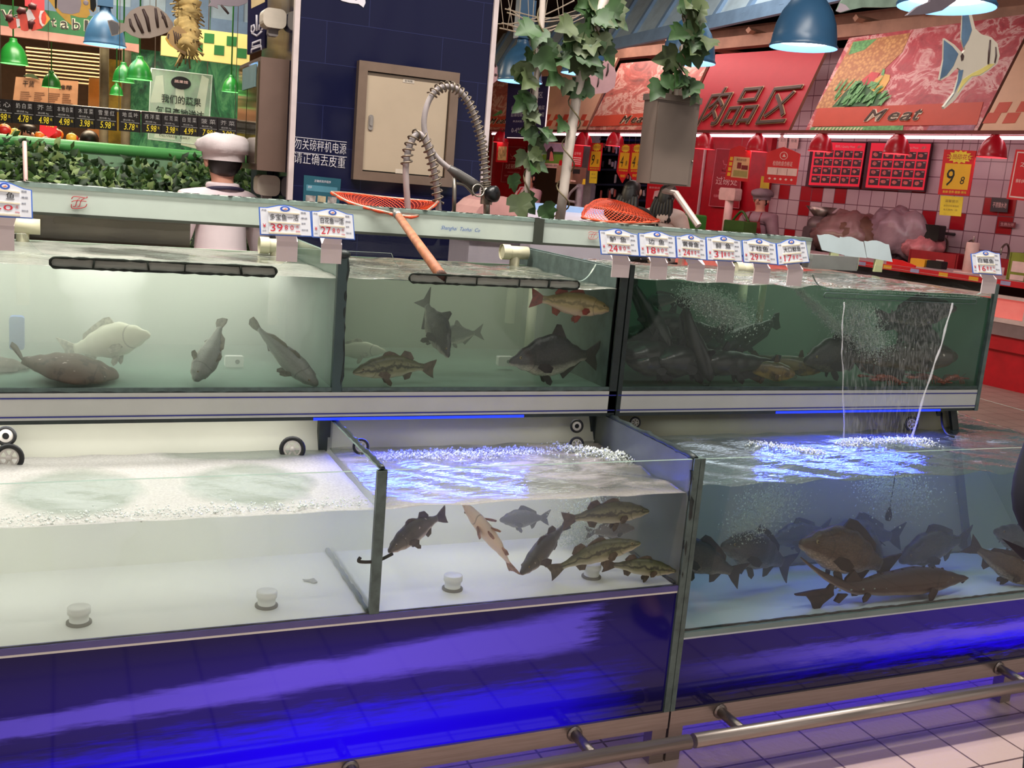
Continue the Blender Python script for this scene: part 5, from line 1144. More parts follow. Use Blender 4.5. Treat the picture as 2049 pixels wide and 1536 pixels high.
def vine(label, plabel, pole, Y, leaves, r, size, seed, spread=.09, dens=None):
    rr = random.Random(seed); P3 = [at(x, y, Y) for x, y in pole]; base = P3[-1]
    t_ = thing('vine_pole', plabel, 'pole', base)
    e_ = (P3[0] - P3[2]).normalized(); b = MB(); b.tube([P3[0] + e_ * ((4.6 - P3[0].z) / max(e_.z, .2))] + P3, r, 12); b.build('pole', M_POLE, t_)
    v_ = thing('artificial_vine', label, 'vine', base)
    b = MB(); st = smooth_path(P3, 10); b.tube([p + Vector((r * 1.5 * math.sin(i * .6), -r * 1.6 * math.cos(i * .6), 0)) for i, p in enumerate(st)], .003, 5); b.build('stem', P('vine_stem', (96, 84, 56), .7), v_)
    b = MB()
    for (x, y, n, sp_) in leaves:
        c = at(x, y, Y)
        for _ in range(n):
            p = c + Vector((rr.gauss(0, sp_), rr.gauss(0, sp_) - .02, rr.gauss(0, sp_)))
            leaf(b, p, (rr.uniform(-.8, .8), rr.uniform(-.5, .1), rr.uniform(-1, -.1)), (rr.uniform(-.5, .5), -1, rr.uniform(-.2, .6)), size * rr.uniform(.7, 1.25), 0 if rr.random() < .6 else 1)
    b.build('foliage', [M_LEAF, M_LEAF2], v_)
vine('green vine winding down the thin pole next to the pillar', 'thin pale pole next to the pillar, wrapped in vine', [(1088, -40), (1083, 60), (1076, 120), (1070, 200), (1064, 280), (1056, 360), (1050, 436)], 3.6,
     [(1068, 65, 4, .02), (1060, 95, 3, .018), (1040, 130, 2, .012), (1085, 80, 2, .015), (1062, 150, 2, .012), (1055, 190, 2, .012), (1052, 225, 2, .01), (1068, 262, 4, .015), (1055, 290, 3, .014), (1045, 310, 2, .012), (1030, 395, 3, .015), (1022, 352, 1, .008), (1062, 325, 1, .008), (1080, 412, 1, .008)], .011, .085, 1)
vine('thick leafy vine hanging over the leaning pole', 'pale leaning pole in front of the peach banner', [(1222, -40), (1190, 60), (1165, 130), (1150, 220), (1138, 300), (1128, 380), (1120, 440)], 3.6,
     [(1180, 10, 6, .025), (1185, 45, 6, .03), (1150, 60, 5, .02), (1170, 85, 5, .025), (1195, 70, 4, .025), (1205, 25, 4, .025), (1150, 105, 3, .015), (1110, 120, 1, .01), (1118, 152, 2, .012), (1175, 120, 3, .015), (1128, 245, 1, .012), (1165, 172, 2, .012)], .019, .088, 2)
vine('dull green vine ending on top of the grey box', 'thin post standing on the grey box, wrapped in vine', [(1376, -30), (1372, 60), (1366, 110), (1358, 160), (1352, 190)], 3.55,
     [(1372, 5, 5, .022), (1392, 40, 4, .018), (1362, 60, 3, .015), (1385, 80, 3, .015), (1345, 130, 3, .015), (1358, 118, 2, .015), (1320, 160, 2, .012), (1392, 160, 3, .014), (1360, 150, 2, .015)], .01, .09, 3)
t_ = thing('control_box', 'tall grey metal box on an arm, under the dull vine', 'metal box', at(1345, 440, 3.6))
A = [at(x, y, 3.6) for x, y in ((1312, 188), (1398, 193), (1375, 374), (1293, 366))]; M_BOXG = P('warm_grey_metal', (116, 101, 92), .5, .1, var=.06)
b = MB(); x0, x1, z0, z1 = (A[0].x + A[3].x) / 2, (A[1].x + A[2].x) / 2, A[3].z, A[0].z
b.boxmm(x0, x1, 3.58, 3.68, z0, z1); b.boxmm(x0 - .004, x1 + .004, 3.572, 3.688, z1 - .02, z1 + .004); b.boxmm(x0 + .05, x1 - .05, 3.6, 3.66, z1, z1 + .075); b.build('case', M_BOXG, t_)
b = MB(); b.boxmm(x0 + .004, x1 - .018, 3.574, 3.581, z0 + .006, z1 - .03); dr = b.build('door', P('warm_grey_door', (112, 97, 88), .5, .1, var=.05), t_)
b = MB(); b.ell((x1 - .006, 3.578, z0 + .1), (.004, .004, .004)); b.build('lock', M_CHROME, dr)
b = MB(); q0 = at(1330, 382, 3.6); q1 = at(1352, 386, 3.58); q2 = at(1398, 452, 3.45); b.tube([at(1343, 372, 3.62), q0, q1, q2], .013, 8, smooth=False); b.build('support_arm', P('arm_grey', (168, 150, 142), .45), t_)
# ================================================================ on and beside the pillar
M_CREAM = P('cream_door', (172, 154, 132), .45, .1, var=.05, scale=4); M_FRAME = P('panel_frame', (128, 108, 94), .35, .5, var=.1)
t_ = thing('electric_panel', 'cream metal panel door set in the navy pillar', 'panel', pl_p.hit(805, 365))
Q = [pl_p.hit(*q) for q in ((714, 122), (915, 147), (897, 375), (702, 357))]; x0, x1 = (Q[0].x + Q[3].x) / 2, (Q[1].x + Q[2].x) / 2; z0, z1 = (Q[2].z + Q[3].z) / 2, (Q[0].z + Q[1].z) / 2
b = MB(); fw = .045
for r_ in ((x0 + fw, x1 - fw, z1 - fw, z1), (x0 + fw, x1 - fw, z0, z0 + fw), (x0, x0 + fw, z0, z1), (x1 - fw, x1, z0, z1)): b.boxmm(r_[0], r_[1], PY - .05, PY + .002, r_[2], r_[3])
b.build('frame', M_FRAME, t_)
b = MB(); b.boxmm(x0 + fw, x1 - fw, PY - .014, PY - .012, z0 + fw, z1 - fw, 1); b.boxmm(x0 + fw + .005, x1 - fw - .005, PY - .03, PY - .014, z0 + fw + .006, z1 - fw - .005); dr = b.build('door', [M_CREAM, M_SEAL], t_)
c = pl_p.hit(738, 245); b = MB(); b.bbox((c.x, PY - .034, c.z), (.024, .01, .075), bev=.011); b.bbox((c.x, PY - .042, c.z + .006), (.014, .012, .045), bev=.006); b.build('handle', P('zinc', (170, 162, 156), .3, .7), dr)
c = pl_p.hit(814, 163); b = MB(); b.boxmm(c.x - .03, c.x + .03, PY - .032, PY - .03, c.z - .009, c.z + .009); b.text('配电箱', (c.x - .02, PY - .0321, c.z - .005), (1, 0, 0), (0, 0, 1), .04, .01, .0003, 1); b.build('label_plate', [P('plate_grey', (176, 164, 150), .4), M_INK], dr)
b = MB(); c = pl_p.hit(797, 342); b.boxmm(c.x - .025, c.x + .015, PY - .0315, PY - .03, c.z - .012, c.z + .01); b.build('sticker', P('sticker', (186, 172, 156), .5), dr)
M_WLET = P('white_lettering', (206, 200, 208), .5)
b = MB(); b.text_px('勿关磅秤机电源', pl_p, 589, 297, 692, 309, 22, .002, .002, grow=-.012); b.text_px('请正确去皮重', pl_p, 588, 325, 690, 337, 22, .002, .002, grow=-.012)
for yy in (273, 303): b.pxpoly(pl_p, [(588, yy), (694, yy + 11), (694, yy + 12), (588, yy + 1)], .001, .001)
b.build('wall_lettering', M_WLET, None, 'two lines of white lettering on the navy pillar beside the cream door', 'lettering')
M_TEAL = P('teal_poster', (28, 78, 92), .4); M_TEALL = P('teal_light', (70, 120, 136), .4)
t_ = thing('wall_poster', 'teal poster with small photos low on the navy pillar', 'poster', pl_p.hit(640, 420))
b = MB(); b.pxpoly(pl_p, [(608, 350), (682, 358), (677, 430), (605, 425)], 0, .004); b.build('sheet', M_TEAL, t_)
b = MB(); b.pxpoly(pl_p, [(613, 369), (675, 375), (675, 387), (613, 381)], .004, .001, 0); b.pxpoly(pl_p, [(612, 390), (632, 392), (630, 412), (611, 410)], .004, .001, 1); b.pxpoly(pl_p, [(636, 391), (652, 393), (651, 412), (634, 410)], .004, .001, 2); b.pxpoly(pl_p, [(656, 393), (674, 395), (672, 413), (655, 411)], .004, .001, 1)
b.text_px('正确的洗手程序', pl_p, 629, 364, 662, 367, 5, .005, .0003, 3); b.text_px('洗手', pl_p, 616, 376, 624, 377, 5, .005, .0003, 3); b.build('print', [M_TEALL, P('photo_grey', (150, 140, 136), .5, var=.5, scale=40), P('photo_tan', (176, 160, 130), .5, var=.3, scale=30), M_WLET], t_)
b = MB(); b.pxpoly(pl_p, [(674, -14), (690, -6), (712, 1), (730, -4), (731, 6), (727, 15), (717, 8), (700, 6), (684, 2), (672, -6)], .001, .004); b.build('wall_decal', M_WLET, None, 'white swooping tail shape high on the navy pillar', 'decal')
# left flank of the pillar: steel cabinet, sign, boxes
LX = px0
t_ = thing('steel_cabinet', 'brown-grey steel cabinet with a mirror-like door on the flank of the pillar', 'cabinet', (.95, 5.6, 1.45))
q0, q1 = at(522, 113, 5.32), at(574, 345, 5.32); M_CABB = P('brown_steel', (112, 90, 80), .35, .35, var=.06)
b = MB(); b.boxmm(q0.x, LX - .002, 5.32, 5.98, q1.z, q0.z); b.build('case', M_CABB, t_)
M_MIRR = P('dim_mirror', (126, 116, 92), .08, .85, var=.1)
b = MB(); b.boxmm(q0.x - .008, q0.x, 5.35, 5.64, q1.z + .03, q0.z - .02); b.boxmm(q0.x - .008, q0.x, 5.66, 5.96, q1.z + .03, q0.z - .02); dr = b.build('door', M_MIRR, t_)
b = MB(); b.boxmm(q0.x - .012, q0.x - .007, 5.4, 5.8, q0.z - .14, q0.z - .03); b.build('sticker', P('pale_teal', (120, 150, 152), .5), dr)
t_ = thing('hanging_sign', 'navy sign with white line drawing above the steel cabinet', 'sign', (.9, 5.7, 2.05)); pq = Plane(at(515, 60, 5.75), (-.9, -.5, 0))
b = MB(); b.pxpoly(pq, [(501, -30), (536, -45), (534, 96), (499, 110)], 0, .015); b.build('board', P('navy_board', (38, 36, 66), .4), t_)
b = MB(); b.pxpoly(pq, [(503, -20), (530, -30), (530, 4), (503, 17)], .015, .001, 1)
for pts in ([(514, 30), (514, 62)], [(503, 62), (504, 52), (508, 50), (510, 58), (506, 66), (503, 62)], [(518, 60), (520, 50), (524, 48), (526, 56), (522, 62)], [(504, 66), (514, 72), (524, 62)], [(505, 95), (506, 86), (522, 80), (522, 90), (505, 95)], [(503, 106), (504, 99), (523, 92), (523, 100)]): b.tube([pq.hit(x, y, .017) for x, y in pts], .006, 4)
b.build('drawing', [M_WLET, P('cream_paper', (226, 200, 150), .5)], t_)
for lab, x, y, w_, h_ in (('white rounded box on the flank of the pillar, above the steel cabinet', 540, 38, 20, 36), ('cream box with a sloping spout under the steel cabinet', 556, 372, 22, 40)):
    c = at(x, y, 5.5); t_ = thing('soap_dispenser', lab, 'dispenser', c); s_ = pxm(5.35, 1); b = MB(); b.bbox((LX - .06, 5.5, c.z), (.115, w_ * s_ * 2.2, h_ * s_), bev=.03); b.build('case', P('cream_plastic', (196, 184, 168), .4), t_)
    b = MB(); b.bbox((LX - .06, 5.5, c.z - h_ * s_ * .62), (.05, .05, .05), bev=.01); b.build('nozzle', P('grey_plastic', (120, 112, 110), .4), t_)
b = MB(); b.bbox((LX - .02, 5.9, 1.35), (.03, .5, .28)); b.build('blue_board', P('dark_blue_board', (18, 24, 46), .5), None, 'dark blue board on the pillar flank below the steel cabinet', 'board')

# ================================================================ pendant lamps
M_BLUEL = P('lamp_blue', (52, 90, 124), .35, var=.05); M_GREENL = P('lamp_green', (34, 120, 44), .3, var=.06); M_REDL = P('lamp_red', (176, 18, 34), .3, var=.05)
M_BULBW = P('bulb_white', (255, 255, 255), .5, emit=(255, 252, 250), es=5); M_BULBB = P('lamp_inside_blue', (150, 196, 236), .5, emit=(120, 190, 255), es=.6); M_BULBG = P('lamp_inside_green', (140, 230, 140), .5, emit=(90, 240, 110), es=.5); M_BULBR = P('lamp_inside_red', (255, 80, 90), .5, emit=(255, 40, 60), es=.5)
def lamp(label, c, R, H, shade, inside, group, cord_to=None, box=False, cord=True):
    c = Vector(c); t_ = thing('pendant_lamp', label, 'lamp', c, group); n = 32
    pr = [(R, 0), (R * 1.02, .03 * H), (R * .97, .07 * H), (R * .95, .2 * H), (R * .88, .42 * H), (R * .74, .64 * H), (R * .52, .83 * H), (R * .3, .95 * H), (R * .26, 1.05 * H), (R * .26, 1.12 * H), (R * .08, 1.14 * H), (0, 1.14 * H)]
    b = MB(); b.lathe(pr, c, n=n); b.lathe([(R, 0), (R * .93, .08 * H), (R * .84, .4 * H), (R * .6, .72 * H), (0, .9 * H)], c, n=n, m=1); b.build('shade', [shade, inside], t_)
    b = MB(); b.lathe([(0, .10 * H), (R * .78, .10 * H), (R * .74, .2 * H), (R * .3, .6 * H), (0, .62 * H)], c, n=20); b.build('bulb', M_BULBW, t_)
    b = MB(); top = c.z + 1.12 * H
    if box: b.boxmm(c.x - R * .36, c.x + R * .36, c.y - R * .3, c.y + R * .3, top, top + .32)
    b.tube([(c.x, c.y, top), (c.x, c.y, cord_to or 4.6)], .012 if R > .14 else .006, 8); b.build('stem', M_BLUEL if box else shade, t_)
def plamp(label, cx, cy, wpx, depth, shade, inside, group, hk=.82, box=False):
    c = pd(cx, cy, depth); R = pxm(depth, wpx) / 2; lamp(label, c, R, R * 2 * hk, shade, inside, group, box=box)
GB = 'blue pendant lamps over the fish counter'
plamp('large blue pendant lamp in front of the red meat banner', 1607, 96, 133, 6.0, M_BLUEL, M_BULBB, GB)
plamp('blue pendant lamp cut off by the frame above the angelfish cut-out', 1893, 14, 188, 4.3, M_BLUEL, M_BULBB, GB)
plamp('blue pendant lamp half covered by the dull vine over the grey box', 1376, 126, 110, 7.3, M_BLUEL, M_BULBB, GB)
plamp('blue pendant lamp behind the leaning vine pole', 1167, 148, 90, 9.0, M_BLUEL, M_BULBB, GB)
plamp('blue pendant lamp nearest the navy pillar, behind the thin vine pole', 1040, 164, 90, 9.0, M_BLUEL, M_BULBB, GB, box=True)
plamp('blue pendant lamp hanging in front of the Vegetable sign', 210, 91, 80, 7.8, M_BLUEL, M_BULBB, GB, box=True)
GG = 'green pendant lamps over the vegetables'
for lab, x, y, w_, dp in (('large green pendant lamp under the letter V of the sign', 27, 128, 55, 8.5), ('small green pendant lamp in front of the peach notice board', 103, 175, 36, 10.4), ('bright green pendant lamp in front of the clear glass sign', 279, 159, 50, 7.9), ('green pendant lamp partly hidden by the brighter one at the glass sign', 247, 164, 42, 8.1), ('small dark green pendant lamp below the pair by the glass sign', 233, 190, 26, 8.6), ('green pendant lamp hanging beside the steel cabinet', 462, 184, 36, 8.3)):
    plamp(lab, x, y, w_, dp, M_GREENL, M_BULBG, GG, .8)
GR = 'red lamps under the meat banners'
mp = meat(-.06)
for lab, x, y in (('red lamp farthest back, above the small weighing sign', 1002, 285), ('red lamp under the left end of the slanting peach banner', 1167, 291), ('red lamp over the twin price signs', 1230, 292), ('red lamp beside the grey box', 1409, 298), ('red lamp between the two red arched tags', 1514, 303), ('red lamp over the corner of the first menu board', 1641, 303), ('red lamp over the second menu board', 1793, 308), ('red lamp next to the large yellow 9.8 sign', 1984, 315)):
    c = mp.hit(x, y); lamp(lab, c, .132, .2, M_REDL, M_BULBR, GR, cord_to=2.315)

# ================================================================ meat banners
def meatmat(name, a, bcol, cfat, sc_):
    t = NT(name); v = t.obj(); nz = t.noise(t.mapping(v, (1, 1, 1.6)), sc_, 5, .65, 1.2); n2 = t.noise(v, sc_ * 6, 3)
    c = t.ramp(nz, [(.3, S(*bcol)), (.48, S(*a)), (.56, S(*cfat)), (.6, S(*a)), (.75, S(*bcol))]); c = t.mix(t.math('MULTIPLY', n2, .25), c, S(*cfat)); return t.surf(t.n('BsdfPrincipled', {'Base Color': c, 'Roughness': .5}).outputs[0])
M_MEATP = meatmat('meat_photo', (200, 60, 74), (158, 26, 48), (240, 190, 186), 2.6); M_BACON = meatmat('bacon_photo', (206, 96, 84), (120, 50, 44), (238, 196, 178), 2.2)
def cornmat():
    t = NT('corn_photo'); v = t.obj(); vo = t.n('TexVoronoi', {'Vector': v, 'Scale': 28.0}).outputs[0]; return t.surf(t.n('BsdfPrincipled', {'Base Color': t.ramp(vo, [(.2, S(226, 172, 112)), (.7, S(190, 128, 86))]), 'Roughness': .5}).outputs[0])
M_CORN = cornmat(); M_PEACH = P('peach_banner', (236, 182, 150), .5, var=.04); M_BAND = P('orange_band', (212, 82, 60), .5, var=.04); M_REDB = P('red_banner', (182, 30, 44), .5, var=.04)
M_GOLD = P('gold_letters', (190, 156, 118), .4); M_BROWNL = P('brown_letter_face', (70, 46, 34), .5); M_CREAML = P('cream_outline', (240, 220, 196), .5); M_GRN = P('greens_photo', (112, 176, 110), .5, var=.4, scale=30); M_YELP = P('yellow_pepper', (232, 176, 70), .4); M_REDP = P('red_pepper', (206, 34, 40), .4); M_LAV = P('lavender_photo', (168, 110, 130), .5, var=.4, scale=12)
def banner(label, quad, build, frame=True, group=None):
    t_ = thing('sloping_banner', label, 'banner', sum((BAN.hit(*q) for q in quad), Vector()) / 4, group)
    b = MB(); b.pxpoly(BAN, quad, -.04, .04, 0, 1); bd = b.build('board', [build[0], P('board_edge', (150, 100, 84), .5)], t_)
    pr = MB(); mats = build[1](pr)
    if pr.v: pr.build('print', mats, t_)
    return t_
def letter_parts(t_, pl, items, mats, shear=0.0, g=.045, dep=.008, o0=.002, ek=.06):
    """each raised letter is a part: (character, x0, y0, x1, y1, height) in pixels along its baseline"""
    for ch, x0, y0, x1, y1, h in items:
        b = MB(); e_ = h * ek; b.text_px(ch, pl, x0 - e_, y0 + e_, x1 + e_, y1 + e_, h + 2 * e_, o0, .003, 0, shear, 1.0, grow=g); b.text_px(ch, pl, x0, y0, x1, y1, h, o0 + .003, dep, 1, shear, 1.0, grow=-.004); b.build('letter', mats, t_)
def letters(t_, txt, x0, y0, x1, y1, h, shear=.28):
    w_ = x1 - x0; fr = ((0, .34), (.42, .6), (.64, .83), (.88, 1.0)); hs = (1, .72, .72, .95); L = []
    for k, ch in enumerate(txt): a, c = fr[k]; L.append((ch, x0 + w_ * a, y0 + (y1 - y0) * a, x0 + w_ * c, y0 + (y1 - y0) * c, h * hs[k]))
    letter_parts(t_, BAN, L, [M_CREAML, M_BROWNL], shear, o0=.009)
BG = 'sloping banners over the meat counter'
def pr_meat3(p):
    p.pxpoly(BAN, [(1706, 84), (1822, 66), (1806, 104), (1688, 216), (1632, 218), (1640, 205)], .001, .003, 0)
    p.pxpoly(BAN, [(1698, 110), (1708, 84), (1755, 78), (1730, 100)], .002, .003, 1)
    p.pxpoly(BAN, [(1725, 160), (1745, 144), (1760, 146), (1752, 165), (1728, 172)], .004, .003, 2); p.pxpoly(BAN, [(1740, 178), (1752, 158), (1768, 148), (1781, 150), (1780, 160), (1768, 180), (1756, 188)], .005, .003, 3); p.pxpoly(BAN, [(1763, 150), (1767, 137), (1771, 139), (1769, 152)], .006, .003, 1)
    p.pxpoly(BAN, [(1665, 214), (1690, 185), (1712, 165), (1738, 158), (1760, 176), (1768, 200), (1762, 212)], .0035, .002, 7)
    rr = random.Random(5)
    for k in range(60):
        x, y = rr.uniform(1668, 1762), rr.uniform(172, 212); p.pxpoly(BAN, [(x, y), (x + 3, y + 1), (x + rr.uniform(12, 24), y - rr.uniform(8, 26)), (x + 9, y - 12)], .006 + .0003 * k, .002, 1)
    p.pxpoly(BAN, [(1636, 217), (1968, 204), (1955, 250), (1625, 253)], .003, .003, 4)
    p.pxpoly(BAN, [(1623, 255), (1808, 251), (1806, 266), (1616, 268)], .003, .003, 1); p.pxpoly(BAN, [(1860, 252), (1952, 250), (1945, 266), (1850, 266)], .003, .003, 5)
    for x in range(1625, 1720, 7): p.pxpoly(BAN, [(x, 266), (x + 3, 266), (x + 12, 255), (x + 8, 255)], .0065, .002, 6)
    return [M_CORN, M_GRN, M_REDP, M_YELP, M_BAND, M_LAV, P('leek_white', (230, 222, 180), .5), P('greens_shade', (58, 104, 62), .5, var=.3, scale=20)]
t_ = banner('sloping Meat banner with corn, peppers and raw steaks', [(1703, 80), (2078, 30), (1956, 272), (1613, 270)], (M_MEATP, pr_meat3), group=BG); letters(t_, 'Meat', 1729, 242, 1838, 240, 22)
t_ = banner('red sloping banner with large gold characters', [(1436, 112), (1660, 98), (1580, 268), (1366, 267)], (M_REDB, lambda p: []), group=BG)
letter_parts(t_, BAN, [('肉', 1393, 252, 1438, 249, 72), ('品', 1442, 250, 1501, 247, 70), ('区', 1512, 248, 1574, 244, 70)], [M_GOLD, M_BROWNL], .12, .012, .012, .012, .022)
def pr_meat2(p):
    p.pxpoly(BAN, [(1190, 232), (1372, 222), (1360, 248), (1181, 253)], .003, .003, 0); return [M_BAND]
t_ = banner('sloping Meat banner with bacon, partly behind the grey box', [(1246, 130), (1428, 113), (1358, 267), (1177, 266)], (M_BACON, pr_meat2), group=BG); letters(t_, 'Meat', 1240, 247, 1292, 245, 15)
def checks(p, x0, x1, yt, rows, cw, sl, m=0):
    for r in range(rows):
        for k in range(int((x1 - x0) / cw) + 1):
            if (k + r) % 2: continue
            xa = x0 + k * cw - sl * r; y = yt + r * 12
            if xa + cw > x1 - sl * r: continue
            p.pxpoly(BAN, [(xa, y), (xa + cw, y), (xa + cw - sl, y + 11), (xa - sl, y + 11)], .001, .003, m)
def pr_p1(p): checks(p, 1094, 1190, 229, 2, 9, 5); return [M_BAND]
banner('plain peach sloping banner with two rows of red checks, behind the vine poles', [(1078, 122), (1240, 118), (1174, 266), (1022, 264)], (M_PEACH, pr_p1), group=BG)
def pr_m1(p): p.pxpoly(BAN, [(962, 234), (1030, 232), (1020, 254), (955, 254)], .003, .003, 0); p.pxpoly(BAN, [(985, 232), (1003, 220), (1006, 226), (992, 232)], .004, .003, 1); return [M_BAND, M_GRN]
t_ = banner('farthest Meat banner, next to the navy pillar', [(955, 124), (1076, 122), (1019, 264), (940, 264)], (M_BACON, pr_m1), group=BG); letters(t_, 'Meat', 979, 248, 1011, 247, 11)
def pr_p2(p):
    for (x, y) in ((2000, 205), (2044, 203), (2017, 226), (2062, 225), (1978, 226)): p.pxpoly(BAN, [(x, y), (x + 26, y - 1), (x + 14, y + 20), (x - 12, y + 21)], .001, .003, 0)
    return [M_BAND]
banner('peach sloping banner with red checks cut off by the frame', [(2084, 30), (2400, -10), (2290, 276), (1962, 272)], (M_PEACH, pr_p2), group=BG)
# tubes and header under the banners
M_TUBE = P('pink_tube', (255, 235, 240), .5, emit=(255, 214, 226), es=4.5)
hp = meat(-.02)
for lab, x0, x1 in (('glowing pink-white tube light farthest along the meat counter', 985, 1162), ('glowing pink-white tube light under the bacon banner', 1168, 1300), ('glowing pink-white tube light under the red banner', 1392, 1560), ('glowing pink-white tube light under the corn and steak banner', 1570, 1800), ('glowing pink-white tube light at the near end of the meat counter', 1808, 2060)):
    a, c = hp.hit(x0, 270), hp.hit(x1, 271.5); a.z = c.z = 2.285; b = MB(); b.tube([a, c], .016, 8); b.build('tube_light', M_TUBE, None, lab, 'light', 'tube lights under the banners')
a, c = meat(-.1).hit(930, 260), meat(-.1).hit(2400, 260); b = MB(); a.z = c.z = 2.31; b.prism3([a, c, c + Vector((0, 0, .035)), a + Vector((0, 0, .035))], -MN * .22); b.build('trim_canopy', P('dark_red_trim', (120, 50, 48), .5), kind='structure')
# ================================================================ signs hanging over the meat counter
def board(name, label, cat, pl, quad, th, mats, draw, group=None, arch=None, tip=None):
    pts = list(quad)
    if arch: pts = [quad[0], (quad[0][0] * .75 + quad[1][0] * .25, arch[1] + (quad[0][1] - arch[1]) * .45), arch, (quad[0][0] * .25 + quad[1][0] * .75, arch[1] + (quad[1][1] - arch[1]) * .45), quad[1], quad[2], quad[3]]
    if tip: pts = [quad[0], quad[1], quad[2], tip, quad[3]]
    c = sum((pl.hit(*q) for q in quad), Vector()) / 4; t_ = thing(name, label, cat, c, group); b = MB(); b.pxpoly(pl, pts, 0, th, 0); b.build('board', mats[0], t_)
    p = MB(); draw(p, th)
    if name in ('hanging_tag', 'hanging_sign'):
        hb = MB(); a = pl.hit((quad[0][0] + quad[1][0]) / 2, (quad[0][1] + quad[1][1]) / 2, th / 2); hb.tube([a, (a.x, a.y, 2.32 if pl is sp_ else 4.6)], .002, 4); hb.build('hanger', M_CHROME, t_)
    if p.v: p.build('print', mats[1:], t_)
    return t_
def bil(quad, u, v):
    (ax, ay), (bx, by), (cx, cy_), (dx, dy) = quad; return (ax + (bx - ax) * u) * (1 - v) + (dx + (cx - dx) * u) * v, (ay + (by - ay) * u) * (1 - v) + (dy + (cy_ - dy) * u) * v
def sub(quad, u0, v0, u1, v1): return [bil(quad, u0, v0), bil(quad, u1, v0), bil(quad, u1, v1), bil(quad, u0, v1)]
def txt(p, pl, quad, s, u0, v0, u1, v1, off, m, th=.001, shear=0.0, track=1.0):
    x0, y0 = bil(quad, u0, v1); x1, y1 = bil(quad, u1, v1); xt, yt = bil(quad, u0, v0); up = pl.hit(xt, yt) - pl.hit(x0, y0)
    O = pl.hit(x0, y0, off); E = pl.hit(x1, y1, off); p.text(s, O, E - O, up, (E - O).length, up.length, th, m, shear, track)
M_SRED = P('sign_red', (214, 26, 40), .45, var=.04); M_SYEL = P('sign_yellow', (240, 176, 44), .45, var=.04); M_SYB = P('bright_yellow', (246, 206, 60), .45); M_WPAP = P('pinkish_paper', (236, 196, 190), .5); M_DRED = P('deep_red', (130, 22, 34), .5)
sp_ = meat(-.08)
def starburst(p, pl, quad, cu, cv, ru, rv, off, m):
    pts = []
    for k in range(28): a = 2 * PI * k / 28; r = 1 if k % 2 else .74; pts.append(bil(quad, cu + ru * r * math.cos(a), cv + rv * r * math.sin(a)))
    p.pxpoly(pl, pts, off, .0015, m)
def price_sign(label, quad, pl, big, small, head='会员印花价', tip=None, group='yellow price signs over the meat counter', foot=True, taptxt=None):
    def dr(p, th):
        p.pxpoly(pl, sub(quad, .08, .3, .9, .87), th, .0015, 0); starburst(p, pl, quad, .5, .15, .42, .15, th, 1)
        txt(p, pl, quad, head, .1, .09, .9, .21, th + .002, 2, .0008); txt(p, pl, quad, big, .17, .42, .42, .8, th + .002, 3, .0008, .12); txt(p, pl, quad, small, .62, .58, .76, .75, th + .002, 3, .0008, .12)
        if foot: txt(p, pl, quad, '新鲜·营养·健康·美味', .12, .9, .88, .96, th + .0005, 1, .0008)
        if tip: p.text_px('特价', pl, tip[0] - 5, tip[1] - 11, tip[0] + 5, tip[1] - 11, 6, th, .0008, 1)
    t_ = board('price_sign', label, 'sign', pl, quad, .012, [M_SRED, M_SYEL, M_SYB, P('crimson', (190, 20, 60), .5), M_INK], dr, group, tip=tip)
    b = MB()
    for u in (.25, .75): x, y = bil(quad, u, 0); a = pl.hit(x, y, .006); b.tube([a, (a.x, a.y, 2.32)], .002, 4)
    b.build('hanger', M_CHROME, t_)
price_sign('large yellow sign reading 9 and a small 8, hung before the tiled wall', [(1891, 299), (1955, 302), (1940, 392), (1878, 389)], sp_, '9', '8')
price_sign('small far yellow sign reading 9.80, left of the twin signs', [(1184, 286), (1207, 286), (1201, 342), (1177, 341)], sp_, '9', '80')
price_sign('first of the twin pointed signs reading 4.8, nearer the leaning pole', [(1242, 288), (1264, 289), (1258, 346), (1235, 344)], sp_, '4', '8', tip=(1246, 366))
price_sign('second of the twin pointed signs reading 4.8, nearer the grey box', [(1265, 288), (1289, 288), (1283, 346), (1259, 346)], sp_, '4', '8', tip=(1270, 365))
def note(label, quad, pl, m, lines, tm=None, name='paper_note', group=None):
    def dr(p, th):
        for (s, u0, v0, u1, v1) in lines: txt(p, pl, quad, s, u0, v0, u1, v1, th, 0, .0005)
    board(name, label, 'notice', pl, quad, .004, [m, tm or P('note_print', (150, 110, 60), .6)], dr, group)
note('yellow note under the large 9 sign', [(1883, 391), (1928, 394), (1923, 433), (1880, 430)], sp_, M_SYB, [('温馨提示', .2, .18, .8, .32), ('会员印花换购价', .15, .45, .85, .55), ('每人限购一份', .15, .65, .8, .75)])
note('yellow note under the small far 9.80 sign', [(1181, 341), (1196, 342), (1194, 367), (1179, 366)], sp_, M_SYB, [('提示', .2, .2, .7, .36), ('会员换购', .15, .5, .85, .62)])
def tagA(p, th):
    q = [(1462, 299), (1504, 302), (1498, 364), (1451, 359)]; p.pxpoly(sp_, sub(q, .22, .22, .95, .9), th, .001, 0)
    for k in range(4): p.pxpoly(sp_, sub(q, .05, .24 + .17 * k, .18, .36 + .17 * k), th, .001, 1)
    txt(p, sp_, q, '猪肉部位图', .35, .27, .8, .35, th + .001, 3, .0005); p.pxpoly(sp_, sub(q, .42, .4, .6, .6), th + .001, .001, 3); p.pxpoly(sp_, sub(q, .62, .48, .9, .62), th + .001, .001, 3); p.pxpoly(sp_, sub(q, .3, .66, .9, .86), th + .001, .001, 2)
board('hanging_tag', 'arched red tag with a pale picture and an orange edge', 'sign', sp_, [(1462, 299), (1504, 302), (1498, 364), (1451, 359)], .01, [M_SRED, P('tan_paper', (222, 176, 132), .5), M_SYEL, P('olive_print', (170, 150, 90), .5), M_DRED], tagA, arch=(1482, 291))
